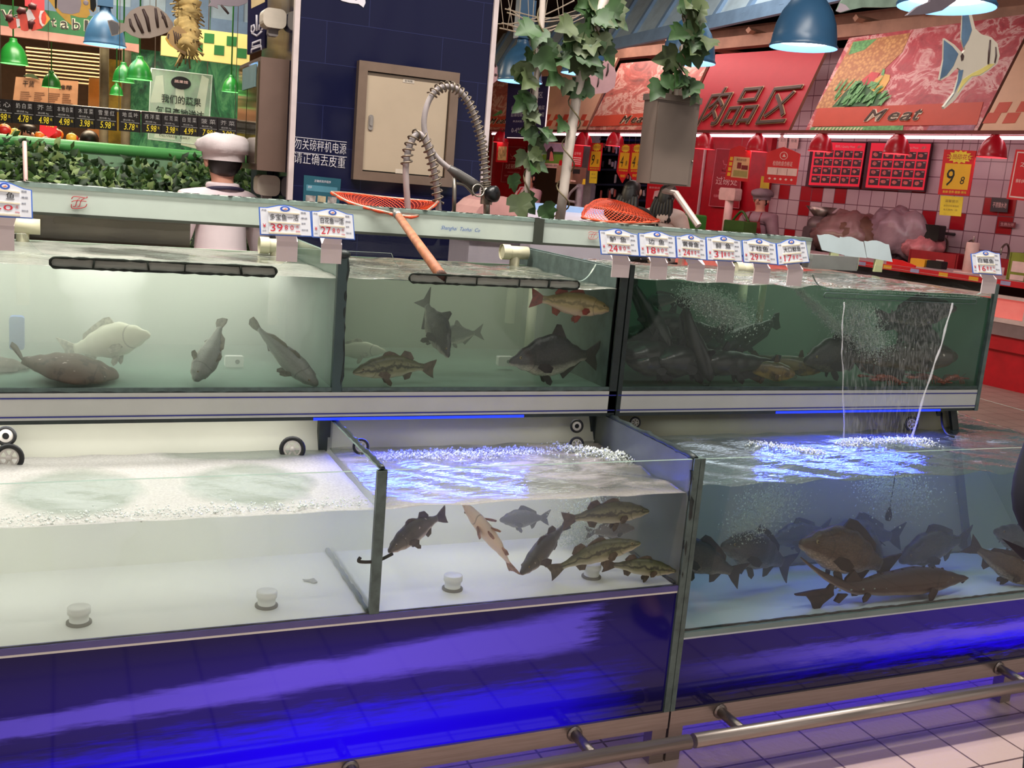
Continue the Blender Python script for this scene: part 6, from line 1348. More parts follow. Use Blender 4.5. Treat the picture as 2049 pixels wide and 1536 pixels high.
def tagB(p, th):
    q = [(1536, 305), (1602, 308), (1593, 370), (1529, 365)]
    txt(p, sp_, q, '检验检疫合格证', .2, .26, .8, .42, th, 0, .001); p.pxpoly(sp_, sub(q, .06, .48, .97, .72), th, .001, 0)
    for u in (.36, .66): p.pxpoly(sp_, sub(q, u, .5, u + .012, .71), th + .001, .0005, 1)
    for k in range(5): x, y = bil(q, .15 + .17 * k, .85); p.pxpoly(sp_, [(x - 3, y), (x, y - 2.5), (x + 3, y), (x, y + 2.5)], th, .001, 0)
    x, y = bil(q, .5, .08); p.prism3([sp_.hit(x + 8 * math.cos(a), y + 8 * math.sin(a), th) for a in [2 * PI * k / 18 for k in range(18)]], sp_.n * .001, 0); p.prism3([sp_.hit(x + 6.8 * math.cos(a), y + 6.8 * math.sin(a), th + .001) for a in [2 * PI * k / 18 for k in range(18)]], sp_.n * .0008, 2); p.pxpoly(sp_, [(x - 3, y + 2), (x + 1, y - 4), (x + 4, y + 3)], th + .002, .0006, 0)
board('hanging_tag', 'arched red tag with a round emblem and three white slips', 'sign', sp_, [(1536, 305), (1602, 308), (1593, 370), (1529, 365)], .01, [M_SRED, M_WPAP, M_DRED, M_SRED], tagB, arch=(1569, 294))
def tagC(p, th):
    q = [(2034, 299), (2100, 303), (2085, 405), (2015, 398)]; txt(p, sp_, q, '本店', .2, .22, .75, .36, th, 0, .001); txt(p, sp_, q, '鲜肉承诺', .15, .58, .8, .66, th, 0, .001)
    for u0, v0, u1, v1 in ((.04, .05, .07, .95), (.04, .93, .96, .96), (.04, .04, .96, .065)): p.pxpoly(sp_, sub(q, u0, v0, u1, v1), th, .001, 0)
board('hanging_tag', 'red sign with a white border cut off by the frame', 'sign', sp_, [(2034, 299), (2100, 303), (2085, 405), (2015, 398)], .01, [M_SRED, M_WPAP], tagC)
def tagD(p, th): p.pxpoly(sp_, sub([(996, 284), (1017, 284), (1015, 325), (993, 324)], .1, .22, .9, .9), th, .001, 0)
board('hanging_tag', 'small red and orange tag next to the navy pillar', 'sign', sp_, [(996, 284), (1017, 284), (1015, 325), (993, 324)], .01, [M_SRED, P('sky_print', (210, 176, 130), .5, var=.5, scale=20)], tagD)
def tagE(p, th):
    q = [(1146, 291), (1169, 293), (1164, 334), (1143, 332)]; txt(p, meat(.9), q, '公平秤', .2, .3, .8, .45, th, 0, .001)
    for k in range(4): p.pxpoly(meat(.9), sub(q, .15, .55 + .1 * k, .85, .6 + .1 * k), th, .001, 0)
board('hanging_tag', 'arched red notice beside the poster of the tractor', 'sign', meat(.9), [(1146, 291), (1169, 293), (1164, 334), (1143, 332)], .01, [M_SRED, M_WPAP], tagE, arch=(1158, 286))
# menu boards on the tiled wall
wp = meat(1.96)
def menu(label, q, off):
    def dr(p, th):
        p.pxpoly(wp, sub(q, .035, .03, .965, .965), th, .004, 0); txt(p, wp, q, '鲜肉 | Quality Meat', .42, .08, .78, .15, th + .005, 1, .001); x, y = bil(q, .86, .11); p.pxpoly(wp, [(x - 6, y + 2), (x - 2, y - 3), (x + 4, y - 3), (x + 6, y), (x, y + 3)], th + .005, .001, 2)
        rr = random.Random(int(q[0][0]))
        for r in range(4):
            for k in range(5):
                u0 = .07 + .178 * k; v0 = .2 + .186 * r; p.pxpoly(wp, sub(q, u0, v0, u0 + .155, v0 + .15), th + .004, .002, 3); cx, cy_ = bil(q, u0 + .055, v0 + .07); s = (q[1][0] - q[0][0]) * .04
                p.pxpoly(wp, [(cx + s * rr.uniform(.7, 1.1) * math.cos(a), cy_ + s * .9 * rr.uniform(.7, 1.1) * math.sin(a)) for a in [2 * PI * j / 8 for j in range(8)]], th + .006, .002, 2)
                p.pxpoly(wp, sub(q, u0 + .105, v0 + .02, u0 + .145, v0 + .035), th + .006, .001, 1)
    board('menu_board', label, 'menu board', wp, q, .03, [P('dark_menu_frame', (70, 22, 36), .5), P('menu_red', (214, 30, 54), .4, emit=(220, 20, 50), es=.5), M_WPAP, P('meat_bits', (228, 118, 112), .5, var=.3, scale=30), P('menu_cell', (54, 30, 36), .4)], dr, 'menu boards of meat cuts')
menu('backlit red menu board of meat cuts, nearer the white notices', [(1627, 281), (1737, 284), (1722, 377), (1614, 373)], 0); menu('backlit red menu board of meat cuts, nearer the large 9 sign', [(1740, 283), (1868, 285), (1852, 384), (1727, 378)], 0)
note('upper white paper notice on the tiled wall beside the red wall', [(1560, 268), (1577, 269), (1574, 296), (1557, 295)], wp, M_WPAP, [('公示', .2, .3, .8, .55)], M_INK); note('second white paper notice hanging beside the upper one', [(1581, 269), (1600, 270), (1596, 298), (1578, 297)], wp, M_WPAP, [('标准', .2, .3, .8, .55)], M_INK)
note('yellow paper on the wall above the worker in the grey cap', [(1524, 352), (1541, 354), (1538, 384), (1520, 382)], meat(1.86), P('dull_yellow', (206, 180, 40), .5), [])
note('dark plate on the tiled wall at the frame edge', [(1985, 395), (2019, 398), (2016, 425), (1981, 423)], wp, P('dark_plate', (62, 56, 60), .5), [('不锈钢水池', .1, .3, .9, .7)], M_WPAP)
note('maroon plate low on the tiled wall', [(2000, 442), (2033, 445), (2031, 456), (1998, 453)], wp, P('maroon_plate', (128, 42, 50), .5), [('生熟分开', .1, .2, .9, .8)], M_WPAP)
# weighing posters
def weigh(label, q, pl):
    def dr(p, th):
        for u0, v0, u1, v1 in ((0, 0, 1, .008), (0, .992, 1, 1), (0, 0, .015, 1), (.985, 0, 1, 1)): p.pxpoly(pl, sub(q, u0, v0, u1, v1), th, .001, 0)
        txt(p, pl, q, '过磅处', .13, .48, .87, .62, th, 1, .001); txt(p, pl, q, 'WEIGHING STATION', .25, .70, .78, .73, th, 0, .001); txt(p, pl, q, '电脑秤请勿先放袋·谢谢合作', .12, .79, .88, .84, th, 0, .001)
        for pts in ([(.3, .2), (.35, .27), (.5, .27), (.56, .2)], [(.44, .27), (.42, .34), (.3, .34), (.3, .38), (.58, .38), (.58, .34), (.46, .34)], [(.28, .42), (.6, .42)]): p.tube([pl.hit(*bil(q, u, v), th + .002) for u, v in pts], .006, 4, 0)
    board('weighing_poster', label, 'poster', pl, q, .006, [P('dark_red_poster', (160, 18, 36), .45), P('pink_line', (222, 130, 140), .5), M_WPAP], dr, 'weighing posters')
weigh('tall weighing poster on the wide red wall', [(1434, 297), (1487, 299), (1479, 417), (1418, 412)], meat(1.84)); weigh('small weighing poster on the red wall next to the pillar', [(1010, 293), (1051, 294), (1048, 366), (1002, 364)], meat(1.84))
def nav(p, th):
    q = [(1021, 156), (1102, 153), (1090, 279), (1013, 277)]; pl = meat(-.9); txt(p, pl, q, '冷藏食品区', .2, .24, .85, .34, th, 0, .001); txt(p, pl, q, '此区商品为冷藏食品购买', .08, .46, .92, .53, th, 0, .001); txt(p, pl, q, '后请勿常温存放尽快食用', .08, .57, .92, .64, th, 0, .001); txt(p, pl, q, 'PLEASE KEEP COLD', .15, .7, .8, .73, th, 0, .001); txt(p, pl, q, '0-4℃', .12, .82, .4, .9, th, 0, .001)
    for u0, v0, u1, v1 in ((.02, .98, .98, .99), (.975, 0, 1, 1)): p.pxpoly(pl, sub(q, u0, v0, u1, v1), th, .001, 1)
board('hanging_sign', 'navy hanging sign with white text behind the thin vine pole', 'sign', meat(-.9), [(1021, 156), (1102, 153), (1090, 279), (1013, 277)], .03, [P('navy_sign', (36, 32, 78), .45), P('sign_dim_white', (170, 166, 190), .5), P('lit_edge', (250, 226, 226), .5, emit=(255, 226, 226), es=1.0)], nav)
def farm(p, th):
    q = [(1086, 284), (1132, 286), (1127, 337), (1083, 335)]; pl = meat(.9)
    p.pxpoly(pl, sub(q, .03, .03, .97, .42), th, .001, 0); p.pxpoly(pl, sub(q, .03, .36, .97, .48), th + .001, .001, 1); p.pxpoly(pl, sub(q, .03, .46, .97, .82), th + .001, .001, 2); p.pxpoly(pl, [(1093, 320), (1095, 300), (1098, 297), (1103, 292), (1107, 298), (1108, 318)], th + .003, .001, 3); p.pxpoly(pl, [(1099, 322), (1101, 305), (1103, 302), (1106, 306), (1108, 322)], th + .004, .001, 4); txt(p, pl, q, '健康牧场放心猪肉', .12, .86, .72, .95, th, 5, .001); p.pxpoly(pl, [(1118, 333), (1119, 322), (1123, 319), (1126, 325), (1125, 334)], th + .004, .001, 6)
board('wall_poster', 'poster of a figure and a dark tractor on a green meadow', 'poster', meat(.9), [(1086, 284), (1132, 286), (1127, 337), (1083, 335)], .006, [M_WPAP, P('sky_pink', (196, 180, 206), .5), P('hedge', (60, 100, 50), .5, var=.3), P('meadow', (112, 160, 62), .5), P('tractor', (60, 40, 52), .5), P('figure_pink', (232, 140, 130), .5), M_INK, M_SRED], farm)
board('wall_poster', 'red poster with a white patch low on the wide red wall', 'poster', meat(1.84), [(1296, 367), (1332, 369), (1326, 440), (1290, 436)], .006, [M_SRED, M_WPAP, M_INK], lambda p, th: (p.pxpoly(meat(1.84), [(1306, 398), (1310, 382), (1322, 380), (1324, 392), (1316, 402)], th, .001, 0), txt(p, meat(1.84), [(1296, 367), (1332, 369), (1326, 440), (1290, 436)], '新鲜直供', .1, .08, .7, .14, th, 0, .001)))
# cold shelving with hanging packets
t_ = thing('cold_shelf', 'dark navy cold shelving hung with small packets', 'shelf', meat(2.0).hit(1255, 420)); cpl = meat(2.18)
b = MB()
for y in (282, 312, 342, 372, 402): a, c = cpl.hit(1192, y, .0), cpl.hit(1320, y + 3, .0); b.prism3([a, c, c + Vector((0, 0, .03)), a + Vector((0, 0, .03))], MN * .25)
for x in (1196, 1318): a = cpl.hit(x, 300); b.bbox((a.x, a.y, 1.3), (.05, .05, 2.6))
b.build('frame', P('shelf_navy', (30, 40, 70), .4), t_)
rr = random.Random(8); b = MB()
for k in range(90):
    x, y = rr.uniform(1196, 1318), rr.choice((286, 316, 346, 376, 404)) + rr.uniform(0, 8); a = cpl.hit(x, y, .2 + rr.uniform(0, .05)); w_, h_ = rr.uniform(.02, .05), rr.uniform(.06, .15); b.bbox(a - Vector((0, 0, h_ / 2)), (w_, .02, h_), MD, MN, (0, 0, 1), rr.choice((0, 0, 1, 2)), .01)
b.build('packets', [P('packet_white', (190, 180, 190), .4), P('packet_pink', (190, 100, 96), .4), P('packet_dark', (60, 50, 60), .4)], t_, kind='stuff')
b = MB(); a, c = cpl.hit(1240, 292, .3), cpl.hit(1262, 296, .3); b.tube([a, c], .02, 6); b.build('shelf_light', P('violet_tube', (150, 140, 255), .5, emit=(110, 100, 255), es=4), t_)
# weighing machine on its post
t_ = thing('weighing_machine', 'grey-brown weighing machine with a dark display and a yellow slip', 'scale', meat(.5).hit(1155, 440)); wpl = meat(.5)
b = MB(); b.pxpoly(wpl, [(1141, 333), (1174, 336), (1170, 370), (1137, 367)], 0, .25); b.build('case', P('machine_grey', (150, 120, 100), .4), t_)
for nm_, pts_, m_ in (('display', [(1147, 338), (1161, 339), (1160, 348), (1146, 347)], M_INK), ('yellow_slip', [(1167, 358), (1172, 358), (1171, 369), (1165, 369)], M_SYB), ('plate', [(1142, 360), (1152, 361), (1152, 364), (1142, 363)], M_WPAP)):
    b = MB(); b.pxpoly(wpl, pts_, .25, .004, 0); b.build(nm_, m_, t_)
b = MB(); a = wpl.hit(1162, 368, .1); b.tube([a, (a.x, a.y, 0)], .05, 10); e_ = wpl.hit(1136, 400, .2); b.tube(smooth_path([wpl.hit(1156, 372, .2), wpl.hit(1142, 385, .2), e_, wpl.hit(1150, 404, .2)], 4), .02, 7); b.build('post', M_GREYCOL, t_)
# ================================================================ meat counter and what stands behind it
t_ = thing('meat_counter', 'long chilled meat counter with a red base and a red price strip', 'counter', (8.0, 8.5, 0))
def cbar(b, s0, s1, o0, o1, z0, z1, m=0):
    A = MA.copy(); A.z = 0; p = lambda s, o, z: A + MD * s - MN * o + Vector((0, 0, z))
    b._add([p(s, o, z) for s in (s0, s1) for o in (o0, o1) for z in (z0, z1)], [(0, 1, 3, 2), (4, 6, 7, 5), (0, 4, 5, 1), (2, 3, 7, 6), (0, 2, 6, 4), (1, 5, 7, 3)], m)
b = MB(); cbar(b, 2.5, 12.5, .12, 1.0, 0, .36); cbar(b, 2.5, 12.5, .05, 1.0, .36, .5); b.build('base', P('counter_red', (196, 20, 34), .4), t_)
b = MB(); cbar(b, 2.5, 12.5, 0, 1.0, .5, .62); b.build('bumper', P('counter_grey', (140, 116, 116), .4), t_)
b = MB(); cbar(b, 2.5, 12.5, -.01, .04, .62, .66, 0); cbar(b, 2.5, 12.5, -.01, .04, .84, .87, 0)
for k in range(9): cbar(b, 2.6 + 1.2 * k, 2.68 + 1.2 * k, -.012, .03, .64, .86, 0)
b.build('front_rail', P('rail_pinkish', (226, 196, 190), .4), t_)
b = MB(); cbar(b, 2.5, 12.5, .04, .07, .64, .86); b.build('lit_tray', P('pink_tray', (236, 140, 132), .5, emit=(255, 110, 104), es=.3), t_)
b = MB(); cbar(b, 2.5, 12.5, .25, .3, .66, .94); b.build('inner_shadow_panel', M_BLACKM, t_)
b = MB(); cbar(b, 2.5, 12.5, .0, 1.0, .965, 1.0); b.build('worktop', P('worktop_pinkish', (206, 180, 180), .35), t_)
b = MB(); cbar(b, 2.5, 12.5, -.02, .0, .955, 1.01, 0); rr = random.Random(2)
for k in range(30): s = 2.6 + .33 * k; cbar(b, s, s + .1, -.023, -.019, .965, 1.002, rr.choice((1, 2, 3)))
b.build('price_strip', [M_SRED, M_WPAP, P('label_lilac', (170, 160, 200), .5), M_SYEL], t_)
cpl2 = meat(.5)
def on_counter(x, y, off=.5, z=1.0): p = meat(off).hit(x, y); p.z = z; return p
p = on_counter(1940, 530, .45); t_ = thing('bag_roll', 'white roll of bags standing on a round base on the meat counter', 'bag roll', p); b = MB(); b.lathe([(0, 0), (.14, 0), (.14, .015), (0, .015)], p, n=20); b.build('base', M_WPAP, t_); b = MB(); b.lathe([(0, .015), (.062, .015), (.062, .3), (.055, .31), (0, .31)], p, n=18); b.build('roll', P('roll_white', (240, 200, 192), .5), t_); b = MB(); b.lathe([(0, .31), (.008, .31), (.008, .37), (0, .37)], p, n=8); b.build('spindle', M_CHROME, t_)
p = on_counter(2046, 555, .3); t_ = thing('crate', 'green crate cut off by the frame on the meat counter', 'crate', p); b = MB(); cg = P('crate_green', (134, 140, 46), .5)
for dx_, dy_, w_, d_ in ((0, 0, .3, .02), (0, .26, .3, .02), (-.15, .13, .02, .28), (.15, .13, .02, .28)): b.bbox(p + MD * dx_ - MN * dy_ + Vector((0, 0, .13)), (w_, d_, .26), MD, MN, (0, 0, 1))
b.bbox(p - MN * .13 + Vector((0, 0, .01)), (.3, .28, .02), MD, MN); b.build('shell', cg, t_); b = MB(); b.bbox(p + MN * .012 + MD * -.05 + Vector((0, 0, .13)), (.14, .004, .1), MD, MN, (0, 0, 1)); b.bbox(p + MN * .012 + MD * -.05 + Vector((0, 0, .03)), (.14, .004, .05), MD, MN, (0, 0, 1)); b.build('paper_label', M_WPAP, t_)
b = MB(); a = on_counter(1775, 517, .03, 1.011); c = on_counter(1830, 529, .03, 1.011); b.prism3([a, c, c + Vector((0, 0, .02)), a.lerp(c, .5) + Vector((0, 0, .055)), a + Vector((0, 0, .06))], -MN * .03); b.build('red_board', P('bright_red', (240, 20, 30), .4), None, 'bright red curved strip standing on the counter edge', 'strip')
for lab, x, y, m in (('yellow scraper lying on the meat counter', 1842, 523, M_SYEL), ('black box on the meat counter in front of the sink', 1875, 528, M_BLACK)):
    p = on_counter(x, y, .6); b = MB(); b.bbox(p + Vector((0, 0, .04)), (.18, .1, .08), MD, MN, (0, 0, 1), 0, .012); b.build('counter_box', m, None, lab, 'box')
# workbench against the tiled wall
t_ = thing('work_bench', 'dark workbench along the tiled wall', 'bench', meat(1.6).hit(1800, 600)); b = MB(); cbar(b, 4.0, 12.5, 1.35, 1.95, .82, .88); b.build('top', P('bench_dark', (62, 48, 54), .4), t_)
b = MB(); cbar(b, 4.0, 12.5, 1.45, 1.95, .1, .82); b.build('cupboard', P('bench_front', (54, 40, 44), .5), t_)
for k in range(5):
    b = MB(); cbar(b, 4.1 + 2 * k, 4.16 + 2 * k, 1.4, 1.46, 0, .82); b.build('leg', M_CHROME, t_)
def on_bench(x, y, z=.88): p = meat(1.62).hit(x, y); p.z = z; return p
for lab, x, sx in (('red sink with two taps under the tiled wall', 1893, .62), ('red sink at the frame edge under the tiled wall', 2015, .5)):
    p = on_bench(x, 500); t_ = thing('sink', lab, 'sink', p); b = MB(); 
    for o in (-.2, .2): b.bbox(p - MN * o + Vector((0, 0, .13)), (sx, .03, .26), MD, MN)
    for o in (-1, 1): b.bbox(p + MD * o * sx / 2 + Vector((0, 0, .13)), (.03, .43, .26), MD, MN)
    b.bbox(p + Vector((0, 0, .02)), (sx, .4, .03), MD, MN); b.build('basin', P('sink_red', (168, 22, 36), .4), t_)
    for k in (-.28, .28):
        q = p + MD * k * sx - MN * .26; b = MB(); b.tube(smooth_path([q, q + Vector((0, 0, .32)), q + Vector((0, 0, .42)) + MN * .06, q + Vector((0, 0, .38)) + MN * .14, q + Vector((0, 0, .3)) + MN * .15], 5), .012, 8); b.build('tap', M_CHROME, t_)
    b = MB(); b.bbox(p + MN * .217 + MD * .1 + Vector((0, 0, .12)), (.1, .004, .12), MD, MN); b.build('label', M_WPAP, t_)
p = on_bench(1636, 470); t_ = thing('meat_grinder', 'grey meat grinder with a dark hose on the workbench', 'machine', p); b = MB(); b.ell(p + Vector((0, 0, .42)), (.16, .16, .14), 0); b.bbox(p + Vector((0, 0, .2)), (.26, .3, .4), MD, MN, (0, 0, 1), 0, .05); b.build('body', P('grinder_grey', (120, 104, 104), .4, .3), t_)
b = MB(); b.tube(smooth_path([p + Vector((0, 0, .45)), p + MD * .25 + Vector((0, 0, .5)), p + MD * .55 + Vector((0, 0, .38)), p + MD * .8 + Vector((0, 0, .4))], 6), .025, 8); b.build('hose', M_BLACKM, t_); b = MB(); b.lathe([(.05, .5), (.2, .66), (.19, .66), (.04, .5)], p, n=18); b.build('hopper', M_CHROME, t_)
def bag(label, x, y, r, seed, mat, z=.88, shape=(1.0, .7, .6)):
    p = on_bench(x, y, z); rr = random.Random(seed); b = MB(); ph = [rr.uniform(0, 6) for _ in range(6)]
    def fn(q): return 1 + .13 * math.sin(5 * q[0] + ph[0]) * math.sin(6 * q[1] + ph[1]) + .09 * math.sin(11 * q[0] + ph[2] + 7 * q[2]) + .05 * math.sin(19 * q[1] + ph[3])
    b.ell(p + Vector((0, 0, r * shape[2])), (r * shape[0], r * shape[1], r * shape[2]), 0, MD, MN, (0, 0, 1), 28, 16, fn); b.build('plastic_bag', mat, None, label, 'bag')
M_BAGP = P('pinkish_bag', (142, 108, 106), .3, var=.15); M_BAGW = P('white_bag', (158, 130, 138), .3, var=.15); M_BAGT = P('tan_sack', (110, 76, 62), .6, var=.2)
bag('large pinkish plastic bag heaped on the workbench under the first menu board', 1700, 490, .52, 1, M_BAGP); bag('tan sack lying behind the large pinkish bag', 1725, 462, .42, 2, M_BAGT, .95); bag('white plastic bag hanging over the workbench below the second menu board', 1795, 470, .42, 3, M_BAGW, 1.0, (1, .5, .7)); bag('white and red plastic bag beside the sink', 1850, 480, .25, 4, P('red_white_bag', (196, 120, 124), .3, var=.5, scale=6), 1.0)
p = on_bench(1868, 470, 1.35); b = MB(); b.bbox(p, (.22, .12, .18), MD, MN, (0, 0, 1), 0, .02); b.tube([p - MN * .05, p - MN * .4], .02, 6); b.build('wall_scale', M_BLACK, None, 'black box fixed to the tiled wall above the sink', 'box')
t_ = thing('display_scale', 'pale pole with a small white scale head before the wide red wall', 'scale', on_counter(1447, 500, .7)); p = on_counter(1450, 480, .7); b = MB(); b.tube([p, p + Vector((0, 0, .52))], .055, 12); b.build('pole', M_WPAP, t_); b = MB(); b.bbox(p + Vector((0, 0, .6)), (.3, .12, .16), MD, MN, (0, 0, 1), 0, .03); b.build('head', P('scale_head', (214, 178, 170), .4), t_)
p = on_counter(1478, 475, .4); t_ = thing('crate', 'small green crate in front of the wide red wall', 'crate', p); b = MB(); b.bbox(p + Vector((0, 0, .14)), (.36, .22, .28), MD, MN, (0, 0, 1), 0, .02); b.build('shell', P('crate_dark_green', (60, 96, 36), .5), t_); b = MB(); b.tube(smooth_path([p + MD * -.14 + Vector((0, 0, .28)), p + Vector((0, 0, .4)), p + MD * .14 + Vector((0, 0, .28))], 5), .015, 6); b.build('handle', P('crate_dark_green', (60, 96, 36), .5), t_)
p = meat(-.3).hit(1368, 440); p.z = 1.0; b = MB(); b.bbox(Vector((p.x, p.y, 1.155)), (.5, .3, .32), MD, MN, (0, 0, 1), 0, .03); b.build('basket', P('basket_green', (50, 120, 40), .5), None, 'green basket beside the woman in the white shirt', 'basket')
# glass display hoods behind the rail
t_ = thing('display_case', 'low curved glass display case with a pale blue rim behind the rail', 'display case', at(1100, 440, 4.4)); b = MB()
g0, g1 = at(1055, 412, 4.9), at(1165, 425, 4.9); x0, x1 = at(1030, 430, 4.4).x, at(1215, 440, 4.4).x; z1 = g0.z
b.prism([(4.2, 1.1), (4.2, 1.28), (4.32, z1 - .05), (4.45, z1), (4.9, z1), (4.9, 1.1)], (x0, 0, 0), (0, 1, 0), (0, 0, 1), x1 - x0, 0, nrm=(1, 0, 0)); b.build('hood', P('lilac_glass', (176, 166, 176), .15, var=.05), t_)
b = MB(); b.boxmm(x0, x1, 4.44, 4.9, z1 - .004, z1 + .02); b.build('rim', P('pale_blue_rim', (150, 180, 224), .4), t_); b = MB(); b.boxmm(x0, x1, 4.2, 4.9, 0, 1.1); b.build('plinth', M_WHITE, t_)
b = MB(); g = at(1005, 425, 4.3); b.prism([(g.x + .12 * math.cos(PI * k / 12) * 1.3, 1.25 + .19 * math.sin(PI * k / 12)) for k in range(13)], (0, 4.3, 0), (1, 0, 0), (0, 0, 1), .3, 0, nrm=(0, 1, 0)); b.boxmm(g.x - .14, g.x + .14, 4.32, 4.58, 0, 1.25, 1); b.build('arched_hood', [P('pink_hood', (190, 140, 136), .15), P('hood_plinth', (150, 140, 148), .5)], None, 'small arched pinkish hood behind the rail next to the pillar', 'hood')

# ================================================================ vegetable corner
vp = vplane(10.5)
t_ = thing('sign_board', 'green Vegetable sign with a pink lower band', 'sign', vp.hit(120, 60)); b = MB(); b.pxpoly(vp, [(-60, 2), (277, 46), (277, 90), (-60, 44)], 0, .06); b.build('board', P('sign_green', (28, 108, 54), .5), t_)
b = MB(); b.pxpoly(vp, [(-60, 44), (277, 90), (277, 107), (262, 103), (-60, 63)], 0, .07); b.build('band', P('sign_pink', (206, 146, 130), .5), t_)
letter_parts(t_, vp, [(ch, x, y, x + w_, y + 1, h_) for ch, x, y, w_, h_ in (('V', 3, 40, 22, 20), ('e', 27, 42, 13, 13), ('g', 46, 48, 14, 18), ('e', 70, 50, 13, 14), ('t', 103, 53, 9, 17), ('a', 121, 57, 15, 15), ('b', 145, 59, 15, 21), ('l', 169, 61, 7, 21), ('e', 188, 63, 13, 14))], [M_CREAML, P('letter_black', (26, 30, 22), .5)], 0, .05, .01, .061)
b = MB(); b.pxpoly(vplane(10.2), [(50, -40), (89, -36), (89, 22), (50, 12)], 0, .03); a = vplane(10.2).hit(60, -38, .015); b.tube([a, (a.x, a.y, 4.6)], .004, 4); b.build('red_banner', M_SRED, None, 'small red banner hanging over the Vegetable sign', 'banner')
yp = vplane(9.2); t_ = thing('sign_board', 'pale yellow board with green checks over the vegetables', 'sign', yp.hit(400, 100)); b = MB(); b.pxpoly(yp, [(322, 73), (340, 73), (345, 53), (499, 71), (497, 133), (485, 132), (321, 111)], 0, .05); b.build('board', P('pale_yellow', (218, 200, 122), .5, var=.03), t_)
b = MB()
for x, y in ((409, 66), (454, 72), (386, 84), (429, 90), (474, 96)): b.pxpoly(yp, [(x, y), (x + 20, y + 2), (x + 19, y + 21), (x - 1, y + 19)], .05, .003)
a = yp.hit(420, 66, .02); b.tube([a, (a.x, a.y, 4.6)], .003, 4, 0); b.build('checks', P('check_green', (36, 104, 48), .5), t_)
def leafwall():
    t = NT('greens_poster'); v = t.obj(); nz = t.noise(t.mapping(v, (1.6, 1, .9)), 3.2, 5, .65, 1.5); return t.surf(t.n('BsdfPrincipled', {'Base Color': t.ramp(nz, [(.34, S(16, 56, 34)), (.48, S(36, 116, 66)), (.56, S(80, 150, 92)), (.66, S(28, 96, 60))]), 'Roughness': .5}).outputs[0])
gp = vplane(11.4); t_ = thing('leaf_poster', 'large poster of dark green cabbage leaves behind the glass sign', 'poster', gp.hit(370, 590)); b = MB(); b.pxpoly(gp, [(252, 96), (500, 124), (490, 590), (240, 570)], 0, .05); b.build('sheet', leafwall(), t_)
b = MB()
for pts in ([(300, 205), (312, 152), (326, 150), (330, 205)], [(350, 218), (352, 160), (366, 160), (372, 220)], [(388, 225), (404, 150), (418, 158), (408, 230)], [(308, 275), (318, 235), (352, 240), (350, 280)], [(362, 290), (366, 255), (398, 258), (402, 300)]): b.pxpoly(gp, pts, .05, .003)
b.build('print', P('stalk_white', (196, 206, 176), .5, var=.15), t_)
sgp = vplane(9.4); t_ = thing('glass_sign', 'clear glass sign with Chinese lettering and a black oval, hung over the greens', 'sign', sgp.hit(360, 290)); q = [(303, 137), (424, 151), (416, 292), (296, 278)]
def frost():
    t = NT('frosted_clear'); return t.surf(t.n('MixShader', {0: .3, 1: t.n('BsdfTransparent').outputs[0], 2: t.n('BsdfPrincipled', {'Base Color': S(200, 214, 196), 'Roughness': .3}).outputs[0]}).outputs[0])
b = MB(); b.pxpoly(sgp, q, 0, .012); b.build('pane', frost(), t_); b = MB(); b.tube([sgp.hit(*p_, .006) for p_ in q], .008, 6, closed=True); b.build('border', P('glass_rim', (190, 206, 190), .3), t_)
b = MB(); b.prism3([sgp.hit(362 + 20 * math.cos(a), 166 + 13 * math.sin(a) + 2 * math.cos(a), .012) for a in [2 * PI * k / 24 for k in range(24)]], sgp.n * .004); b.text_px('蔬果馆', sgp, 349, 165, 376, 168, 6, .017, .001, 1); b.build('emblem', [M_BLACKM, M_WPAP], t_)
b = MB(); b.text_px('我们的蔬果', sgp, 323, 204, 402, 214, 17, .014, .004, grow=.012); b.text_px('每日产地送达', sgp, 312, 228, 408, 240, 17, .014, .004, grow=.012); b.text_px('DELIVERED   DAILY', sgp, 319, 272, 380, 279, 4, .013, .002); b.build('lettering', P('dark_green_ink', (16, 26, 16), .6), t_)
b = MB(); 
for x, y in ((310, 138), (415, 150)): a = sgp.hit(x, y, .006); b.tube([a, (a.x, a.y, 4.6)], .004, 5)
b.build('hanger', M_CHROME, t_)
# back of the vegetable corner
bp_ = vplane(13.2)
t_ = thing('notice_board', 'peach notice board with dark brush characters behind the small green lamp', 'notice board', bp_.hit(90, 200)); q = [(32, 154), (157, 163), (154, 225), (24, 220)]; b = MB(); b.pxpoly(bp_, q, 0, .05); b.build('board', P('board_peach', (196, 150, 118), .6), t_)
b = MB(); txt(b, bp_, q, '干货', .12, .08, .3, .26, .051, 0, .003); txt(b, bp_, q, '推荐', .7, .14, .9, .28, .051, 0, .003)
for c_ in range(4):
    for r in range(8): b.pxpoly(bp_, sub(q, .1 + .22 * c_, .42 + .06 * r, .1 + .22 * c_ + RND.uniform(.1, .18), .445 + .06 * r), .05, .002, 1)
b.pxpoly(bp_, [(46, 152), (55, 147), (68, 148), (80, 160), (66, 156)], .06, .004, 2); b.build('print', [M_INK, P('fine_print', (140, 104, 84), .6), P('leaf_print', (70, 90, 60), .5)], t_)
b = MB()
for k in range(9):
    y = 95 + 7.5 * k; b.pxpoly(vplane(13.6), [(52, y), (214, y + 16), (214, y + 18.5), (52, y + 2.5)], 0, .12)
b.build('trim_louvres', P('louvre_cream', (206, 176, 140), .5), kind='structure')
for lab, x, y, w_, h_, c_ in (('tall orange panel behind the small dark green lamp', 178, 156, 31, 115, (206, 150, 84)),):
    b = MB(); b.pxpoly(vplane(12.6), [(x, y), (x + w_, y + 3), (x + w_ - 12, 560), (x - 12, 560)], 0, .05); b.build('orange_panel', P('orange_wood', c_, .5), None, lab, 'panel')
